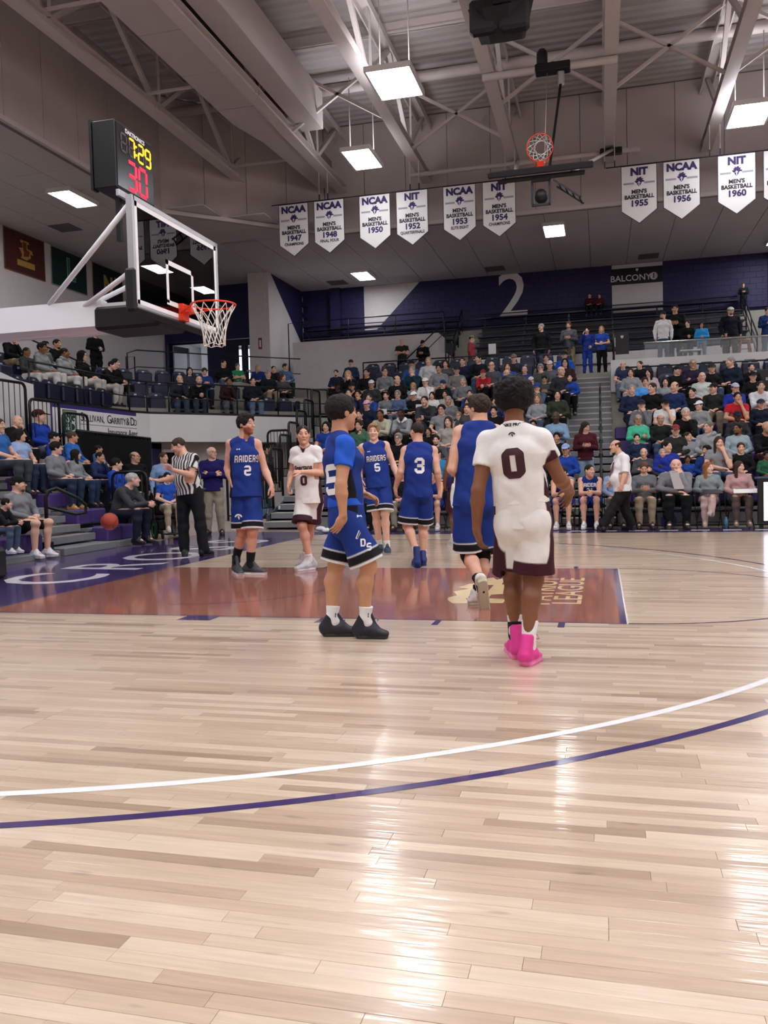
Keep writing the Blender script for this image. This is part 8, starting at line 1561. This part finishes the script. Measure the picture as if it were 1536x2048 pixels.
# blue player beyond, from behind, kicking a foot back
b_, J0 = HJ['blue_back']; fwv = V(*J0['fwd']); q = 'R' if J0['anR'][2] < 0.1 and J0['toR'][1] > 0 and False else ('R' if HJ['blue_back'][1]['anR'][0] > HJ['blue_back'][1]['anL'][0] else 'L')
kick = 'R'
o, J, g, lg, tm, lm = build_figure('blue_back', 'blue basketball player seen from behind with black knee sleeves and one foot lifted', SK, 'dense', '#33271f', dict(k=tank, p=dict(base=BLU)), bsh, {'*': ('#17171b', .30)}, {'*': ('#d6d3cf', '#b5b39a', .02)}, s=1.08, m=1.0, seed=3, shoe_up={kick: nrm(fwv * .85 + V(0, 0, .25))})
for sd in 'LR':
    hp_, kn, an = J['hip' + sd], J['kn' + sd], J['an' + sd]; Fs = Field(.0075); Fs.cap(hp_ + (kn - hp_) * .6, kn, .086, .066, .02); Fs.cap(kn, kn + (an - kn) * .22, .066, .066, .02); Fs.cut(kn + (an - kn) * .22, nrm(an - kn)); Fs.cut(hp_ + (kn - hp_) * .62, nrm(hp_ - kn)); sm = Fs.mesh('knee_sleeve'); paint_mesh(sm, lambda p: np.ones((len(p), 3))); sm.materials.append(M_sock); x = link('knee_sleeve', sm, None, o); x.color = C4('#0d0d10')
# number fifteen
def pan15(c, p, x, y, z): return c
o, J, g, lg, tm, lm = build_figure('blue_fifteen', 'blue basketball player number 15 in profile with a bright blue sleeve under the jersey', '#bd8c6d', 'dense', '#17120f', dict(k=tank, p=dict(base=BLU, side_col='#0d0f16')), bsh, {'*': ('#e2e2e4', .26)}, {'*': ('#22232c', '#1b1c22')}, s=1.0, m=1.0, seed=5, head_s=1.08, curls=(.25, .55), under=dict(k=dict(sleeve=.55, loose=.013, hem=.08, wr=.004), col='#1d55c0'))
front(tm, g, o, [('numeral', glyphs('15', .22, 1.05), .0, .46, MPn['white'])], back=True)
front(tm, g, o, [('numeral', glyphs('15', .13, 1.0), .0, .42, MPn['white'])])
bv = bvh_of(lm); camdir = nrm(V(.25, -.97, .0)); exv = V(.968, .25, 0.); ez = V(0, 0, 1.); hemf = lg['cuts'][1 if (lg['cuts'][1][0] @ exv) > (lg['cuts'][0][0] @ exv) else 0][0]
project('shorts_letter', glyphs('D', .055, 1.0), bv, hemf + ez * .155 - exv * .022, exv, ez, -camdir, MPn['white'], o); project('shorts_letter', glyphs('S', .055, 1.0), bv, hemf + ez * .125 + exv * .020, exv, ez, -camdir, MPn['white'], o)
mbx = MB(); R1 = [(-.075, -.03, 0), (-.05, .03, 0), (.05, .035, 0), (.08, -.01, 0)]; R2 = [(-.06, -.035, 0), (-.038, .008, 0), (.04, .012, 0), (.068, -.02, 0)]; mbx.add(R1 + R2, [(0, 1, 5, 4), (1, 2, 6, 5), (2, 3, 7, 6)]); project('shorts_mark', (mbx.v, mbx.f), bv, hemf + ez * .215, exv, ez, -camdir, MPn['white'], o, .004)
mbx = MB(); R1 = [(-.066, -.028, 0), (-.046, .022, 0), (.047, .027, 0), (.071, -.009, 0)]; R2 = [(-.060, -.03, 0), (-.042, .012, 0), (.043, .017, 0), (.065, -.015, 0)]; mbx.add(R1 + R2, [(0, 1, 5, 4), (1, 2, 6, 5), (2, 3, 7, 6)]); project('shorts_mark', (mbx.v, mbx.f), bv, hemf + ez * .215, exv, ez, -camdir, MPn['black'], o, .006)
project('maker_mark', mark(), bv, lg['pel'] + ez * .02 + exv * .10, exv, ez, -camdir, MPn['white'], o)
# number two
o, J, g, lg, tm, lm = build_figure('blue_two', 'blue basketball player number 2 with dark wavy hair looking aside, black socks', '#d0a08a', 'curly', '#1c1613', dict(k=dict(tank, vneck=.055), p=dict(base=BLU, side_col='#0d0f16')), bsh, {'*': ('#0f0f12', .42)}, {'*': ('#34363a', '#d3d3d3', .01)}, s=1.10, m=1.0, head_s=1.06, seed=6, beard='#b48d7b')
front(tm, g, o, [('wordmark', glyphs('RAIDERS', .082, .66, 1.0), .0, .60, MPn['white']), ('numeral', glyphs('2', .125, 1.0), .0, .38, MPn['white']), ('maker_mark', mark(), -.10, .78, MPn['white'])])
bv = bvh_of(lm); hemf = lg['cuts'][0 if lg['cuts'][0][0] @ exv < lg['cuts'][1][0] @ exv else 1][0]; project('shorts_mark', helmet(.05), bv, hemf + ez * .15 - exv * .02, exv, ez, -camdir, MPn['white'], o); project('maker_mark', mark(), bv, lg['pel'] + ez * .03 - exv * .08, exv, ez, -camdir, MPn['white'], o)
# white front player
o, J, g, lg, tm, lm = build_figure('white_spartan', 'basketball player in white with Spartans across the chest and a fist held up', '#d2a088', 'crew', '#2a201a', dict(k=dict(sleeve=.55, loose=.014, hem=-.055, wr=.002, vneck=.05), p=dict(base=WHI, side_col=MAR, trim=MAR)), wsh, {'*': ('#dddcda', .22)}, {'*': ('#b9bcc2', '#c9ccd0', .02)}, s=1.04, m=.98, seed=7, curls=(.6, 1.15), head_s=1.08)
front(tm, g, o, [('wordmark', fine_text('Spartans', .078, .003, .25, .85), -.005, .60, MPn['maroon']), ('numeral', glyphs('0', .13, 1.0), .0, .36, MPn['maroon'])])
# number five
o, J, g, lg, tm, lm = build_figure('blue_five', 'blond basketball player number 5 in blue facing the camera', '#dcb09b', 'dense', '#8d6f4a', dict(k=dict(tank, vneck=.055), p=dict(base=BLU, side_col='#0d0f16')), bsh, {'*': ('#dcdcdc', .2)}, {'*': ('#2a3a4e', '#9aa0a6')}, s=1.07, m=1.0, head_s=1.05, seed=8)
front(tm, g, o, [('wordmark', glyphs('RAIDERS', .082, .66, 1.0), .0, .60, MPn['white']), ('numeral', glyphs('5', .125, 1.0), .0, .38, MPn['white']), ('maker_mark', mark(), -.10, .78, MPn['white'])])
# number three
o, J, g, lg, tm, lm = build_figure('blue_three', 'blue basketball player number 3 seen from behind in dark blue shoes', '#d3a48d', 'crew', '#2b211b', dict(k=tank, p=dict(base=BLU)), bsh, {'*': ('#dcdcdc', .24)}, {'*': ('#1b2c6b', '#233a80', .03)}, s=1.03, m=1.02, seed=9, shoe_up=None)
front(tm, g, o, [('numeral', glyphs('3', .20, .95), .0, .55, MPn['white'])], back=True)
# far white player behind the tall blue one
build_figure('white_far', 'basketball player in white mostly hidden behind the blue player with knee sleeves', '#6d4630', 'short', '#120e0c', dict(k=dict(tank), p=dict(base=WHI, side_col=MAR)), wsh, {'*': ('#dcdcdc', .2)}, {'*': ('#cfcfd2', '#cfcfd2')}, s=1.06, h=.010)
# referee
o, J, g, lg, tm, lm = build_figure('referee', 'referee in a black and white striped shirt and black trousers gesturing with both hands', '#d0a189', 'crew', '#3b2c22', dict(name='striped_shirt', k=dict(sleeve=.62, loose=.020, hem=-.03, wr=.003), p=dict(base='#d9d7d4', stripes=.052, trim='#0c0c0e')), dict(name='trousers', k=dict(length=1.95, loose=.018, waist=.10, flare=.012, hollow=False, wr=.0035), p=dict(base='#0d0d10', bands=[])), {}, {'*': ('#0e0e10', '#0c0c0d', 0, 0)}, s=1.04, m=1.08, belly=.02, seed=2, curls=(.3, .35), head_s=1.05)
bv = bvh_of(tm); project('badge', glyphs('I', .05, 1.4), bv, g['ch'] + g['up'] * .03 - np.cross(g['fw'], g['up']) * -.07, np.cross(-g['fw'], g['up']), g['up'], -g['fw'], MPn['maroon'], o)
# coach
o, J, g, lg, tm, lm = build_figure('coach', 'man in a white dress shirt and dark trousers striding along the bench', '#cf9f88', 'bald', '#2a211c', dict(name='dress_shirt', k=dict(sleeve=.98, loose=.022, hem=-.01, wr=.003), p=dict(base='#e0dedf')), dict(name='trousers', k=dict(length=1.95, loose=.020, waist=.09, flare=.015, hollow=False, wr=.0035), p=dict(base='#0f0f12', bands=[])), {}, {'*': ('#121214', '#0e0e10', 0, 0)}, s=1.0, m=1.08, belly=.03, h=.009)
bv = bvh_of(tm); mbx = MB(); mbx.add([(-.022, .16, 0), (.022, .16, 0), (.035, -.02, 0), (.04, -.26, 0), (0, -.30, 0), (-.04, -.26, 0), (-.035, -.02, 0)], [(0, 1, 2, 6), (2, 3, 5, 6), (3, 4, 5)]); project('necktie', (mbx.v, mbx.f), bv, g['ch'] + g['up'] * .08, np.cross(-g['fw'], g['up']), g['up'], -g['fw'], mat('tie_red', '#7a4a50', .6), o, .006)
# ---------------------------------------------------------------- bench, standing onlookers, wheelchair
def garment_tank(code):
    T = template(code)
    if 'tank' not in T: T['tank'], T['tg'] = top_mesh('jersey', T['J'], .009, sleeve=0., loose=.014, hem=.0, wr=.003, vneck=.05); T['tank'].materials.append(M_cloth)
    return T['tank']
def folding_chair(x, y, rz, label):
    t = empty('folding_chair', (x, y, 0), rz); tag(t, label, 'chair', 'folding chairs of the team bench')
    MB().bbox((-.21, -.20, .315), (.21, .20, .345), .012).obj('seat', M_dark, t); MB().bbox((-.21, .215, .66), (.21, .24, .86), .012).obj('backrest', M_dark, t)
    for s in (-1, 1):
        MB().tube([(s * .225, .22, .88), (s * .225, .2, .34), (s * .225, -.22, .0)], .012, 6).obj('leg', M_black, t); MB().tube([(s * .205, -.16, .33), (s * .205, .24, .0)], .012, 6).obj('leg', M_black, t)
    MB().tube([(-.225, -.12, .11), (.225, -.12, .11)], .01, 6).obj('rung', M_black, t); return t
BY_ = 8.80; SZ = .41
def bench(code, x, skin, top, legs, hk, hc, label, chair, rz=0., s=1., w=1., shoe='#1a1a1c', tank=False, dy=0.):
    folding_chair(x, BY_ + dy, rz, chair)
    if tank:
        T = template(code); garment_tank(code); o = person(code, x, BY_ + dy, SZ, rz, skin, top, legs, hk, hc, label, s, w, True, None, shoe=shoe)
        for c in list(o.children):
            if c.name.startswith('long_sleeved_top'): c.data = T['tank']; c.name = 'jersey'
        return o
    return person(code, x, BY_ + dy, SZ, rz, skin, top, legs, hk, hc, label, s, w, True, None, shoe=shoe)
o = bench('Nr', 3.80, SK, '#15307c', 's#15307c', 'crew', '#1a1512', 'seated blue bench player with RAIDERS 21 on his jersey looking along the bench', 'black folding chair under the bench player with RAIDERS on his jersey', s=1.04, shoe='#d8d8d8', tank=True)
T = template('Nr'); bv = bvh_of(T['tank']); g_ = T['tg']; into = V(0, .96, -.28)
project('wordmark', glyphs('RAIDERS', .07, .95, .7), bv, V(0, -.17, .375), V(1, 0, 0), V(0, .35, .93), into, MPn['white'], o); project('numeral', glyphs('21', .085, 1.), bv, V(0, -.14, .265), V(1, 0, 0), V(0, .35, .93), into, MPn['white'], o)
bench('Nl', 3.27, SK, '#15307c', 's#15307c', 'short', '#2a2019', 'blue bench player hidden behind the forearm of the player in white, nearer the aisle', 'black folding chair under the bench player nearer the aisle', s=1.02, shoe='#d8d8d8', tank=True)
bench('N0', 2.74, SK, '#15307c', 's#15307c', 'crew', '#2a2019', 'blue bench player hidden behind the player in white, second from the aisle', 'black folding chair under the hidden blue bench player', s=1.02, shoe='#d8d8d8', tank=True)
bench('L0', 4.30, SK, '#8ea3c4', '#5d564e', 'short', '#2a2019', 'person in a light blue shirt sitting behind the striding coach', 'black folding chair behind the striding coach', s=1.0)
bench('P0', 4.83, SK, '#66686c', '#8f826c', 'short', '#5a3f2b', 'man in a grey pullover and khaki trousers looking down at a phone on the bench', 'black folding chair under the man with the phone', s=1.0, shoe='#2c2622')
bench('C0', 5.41, '#d9ab97', '#75777b', '#0e0e11', 'beard', '#a58f7a', 'large bald man in a grey sweater holding a clipboard on the bench', 'black folding chair under the large bald man', s=1.06, w=1.22)
bench('Tr', 6.01, '#e0b9a6', '#7d8687', '#b79c97', 'long', '#8a5a35', 'ginger-haired woman in a grey cardigan with crossed legs writing on a notebook', 'black folding chair under the ginger-haired woman', s=.96, shoe='#a79a8c')
bench('Lr', 6.56, '#d8ab96', '#b08a8a', '#4f443f', 'long', '#3a271d', 'brunette in a dusty pink sweater and tall grey boots with an open notebook', 'black folding chair under the woman in pink', s=.96, shoe='#6d6258')
bench('Ll', -.02, SK, '#15171c', '#8f8a7c', 'short', '#3a2c22', 'person in khaki trousers on the bench behind player number three', 'black folding chair behind player number three, first one', s=1., shoe='#3a2f28')
bench('N0', .66, SK, '#15307c', 's#15307c', 'short', '#2a2019', 'bench player in blue sitting just beyond player number three', 'black folding chair behind player number three, second one', s=1.02, shoe='#d0d0d2', tank=True)
bench('L0', 1.30, '#8a5c41', '#d4552f', 's#15307c', 'crew', '#17120f', 'bench player in a bright orange warm-up top between the two blue players', 'black folding chair under the bench player in orange', s=1.02, shoe='#d0d0d2')
bench('N0', -.55, SK, '#1b3f9c', '#15161a', 'swept', '#3a2c22', 'person in a royal blue pullover sitting behind player number five', 'black folding chair behind player number five, first one', s=1.)
bench('L0', -1.15, SK, '#9fb0ba', '#25262a', 'bob', '#4a3323', 'woman in a pale top sitting between players fifteen and five', 'black folding chair behind player number five, second one', s=.97)
def board(nm, x, y, z, rx, rz, w, l, m, label, cat):
    t = empty(nm, (x, y, z)); t.rotation_euler = (rx, 0, rz); tag(t, label, cat); MB().bbox((-w / 2, -l / 2, -.004), (w / 2, l / 2, .004), .003).obj('sheet', m, t); MB().box((-w * .4, l / 2 - .03, .004), (w * .4, l / 2 - .005, .012)).obj('clip', M_chrome, t); return t
board('clipboard', 5.44, 8.47, .93, 1.15, .5, .30, .38, mat('paper_grey', '#a39c9b', .8), 'grey clipboard held by the large bald man', 'clipboard')
board('notebook', 6.03, 8.42, .70, .25, .1, .34, .26, M_signk, 'black notebook on the lap of the ginger-haired woman', 'notebook'); board('notebook', 6.62, 8.45, .70, .25, -.1, .42, .28, M_paper, 'open white notebook on the lap of the woman in pink', 'notebook')
def bottle(x, y, z, col, label): t = MB().lathe([(0, 0), (.034, 0), (.036, .15), (.022, .18), (.022, .21), (0, .21)], 12).obj('bottle', mat('bottle_' + col[1:], col, .25), None, (x, y, z)); tag(t, label, 'bottle')
bottle(6.30, 8.62, .0, '#5f9cc4', 'light blue bottle on the floor between the two women')
def bag(x, y, z, sx, sy, sz, col, label, nm='bag'):
    t = empty(nm, (x, y, z)); tag(t, label, 'bag'); MB().bbox((-sx / 2, -sy / 2, 0), (sx / 2, sy / 2, sz), .06).obj('body', mat('bag_' + col[1:], col, .7, bump=.2, bscale=12), t); MB().tube([(-sx * .25, 0, sz - .02), (-sx * .15, 0, sz + .09), (sx * .15, 0, sz + .09), (sx * .25, 0, sz - .02)], .012, 6).obj('handle', M_black, t)
bag(3.80, 9.14, .004, .3, .2, .3, '#142a5c', 'blue sports bag under the chair of the bench player with RAIDERS on his jersey'); bag(5.3, 9.14, .004, .3, .2, .24, '#1a3f86', 'blue bag on the floor beside the large bald man'); bag(4.55, 9.14, .004, .3, .2, .26, '#0e0e10', 'black bag on the floor behind the coach')
tw = Field(.012)
for i in range(7): tw.ell((.12 * math.sin(i * 2.1), .08 * math.cos(i * 1.7), .05 + .02 * (i % 3)), (.10, .08, .05), .02)
tw.cut((0, 0, .002), (0, 0, -1)); tm_ = tw.mesh('towel_heap'); tm_.materials.append(mat('towel_white', '#d9d9dc', .9, bump=.3, bscale=30)); t = link('towel', tm_, None, None, (-1.52, 8.15, 0)); tag(t, 'white crumpled towel lying on the floor by the stand end', 'towel')
# woman coming down the aisle steps
y1, z1 = ROW(1); person('SPr', 3.70, y1 - .39, z1 - .44 - .178, .1, SK, '#45161f', '#7c8fa3', 'long', '#2c1e17', 'woman in a maroon sweater and jeans coming down the aisle steps', s=.95)
# people by the side entrance
person('SXr', -3.87, 7.79, .0, .35, '#d5a48d', '#1d1750', '#8d8371', 'bald+glasses', '#c5bdb4+#222222', 'man in a purple pullover and khaki trousers standing with folded arms behind the referee', s=1.06, w=1.08, shoe='#1e1a18')
person('SSr', -5.45, 8.6, .0, .6, SK, '#7f9bc4', '#9c8c66', 'short', '#4a3427', 'man in a light blue shirt standing just behind the referee\'s hand', s=1.03)
person('SSr', -6.35, 8.9, .0, 1.0, '#c99a80', '#0d0d10', '#15151a', 'bald+glasses', '#5a4a3c+#0a0a0a', 'man in sunglasses and a black coat standing beside the bleacher rail', s=1.06, w=1.1)
person('SSr', -4.05, 11.2, .16, 1.35, SK, '#3c4630', '#6d8aa6', 'short+hooddown', '#15110f+#3c4630', 'man in an olive green hoodie and jeans climbing the end steps', s=1.06)
wc = empty('wheelchair', (-4.50, 7.0, 0), .75); tag(wc, 'black powered wheelchair with green wheel rims beside the referee', 'wheelchair')
M_ty = mat('tyre_black', '#101011', .7); M_grn = mat('rim_green', '#1f8a55', .4)
for s in (-1, 1):
    w = MB().tube([(s * .27, .05 + .17 * math.cos(a), .18 + .17 * math.sin(a)) for a in np.linspace(0, 2 * PI, 25)[:-1]], .035, 8, closed=True).obj('wheel', M_ty, wc); MB().tube([(s * .29, .05 + .125 * math.cos(a), .18 + .125 * math.sin(a)) for a in np.linspace(0, 2 * PI, 25)[:-1]], .012, 6, closed=True).obj('wheel_rim', M_grn, w)
    mb = MB()
    for k in range(5): a = 2 * PI * k / 5; mb.beam((s * .27, .05, .18), (s * .27, .05 + .13 * math.cos(a), .18 + .13 * math.sin(a)), .03, .02)
    mb.obj('wheel_spoke', M_black, w)
    for yy, r_ in ((-.38, .075), (.42, .075)): MB().tube([(s * .22, yy + r_ * .75 * math.cos(a), r_ + .004 + r_ * .75 * math.sin(a)) for a in np.linspace(0, 2 * PI, 17)[:-1]], r_ * .25, 6, closed=True).obj('castor', M_ty, wc)
    MB().beam((s * .22, -.38, .14), (s * .22, .42, .14), .04, .06).obj('side_frame', M_black, wc); MB().bbox((s * .30 - .04, -.22, .66), (s * .30 + .04, .18, .70), .015).obj('armrest', M_dark, wc); MB().beam((s * .30, .1, .4), (s * .30, .1, .66), .03, .03).obj('arm_post', M_black, wc)
MB().bbox((-.24, -.28, .18), (.24, .3, .40), .04).obj('motor_box', M_dark, wc); MB().bbox((-.23, -.25, .40), (.23, .22, .46), .03).obj('seat', M_dark, wc); MB().bbox((-.22, .22, .46), (.22, .29, 1.06), .03).obj('backrest', M_dark, wc); MB().bbox((-.12, .2, 1.12), (.12, .27, 1.28), .03).obj('headrest', M_dark, wc); MB().beam((0, .27, 1.0), (0, .27, 1.2), .03, .03).obj('headrest_post', M_black, wc); MB().bbox((-.2, -.58, .10), (.2, -.40, .13), .01).obj('footplate', M_black, wc); MB().beam((0, -.44, .12), (0, -.2, .4), .06, .05).obj('foot_hanger', M_black, wc); MB().bbox((.27, -.30, .70), (.33, -.22, .78), .01).obj('joystick', M_black, wc)
person('L0', -4.47, 6.97, .515, .75, '#dcb29c', 's#1f479e', '#a89a80', 'short', '#1a1512', 'boy in a blue printed shirt sitting in the powered wheelchair', s=.93, shoe='#c9c2b0')
place_seats([(*o.location, o.rotation_euler[2]) for o in D.objects if o.name.startswith('person') and o.parent is None and o.data.name.startswith('person_body') and o.location.z > 2.3])
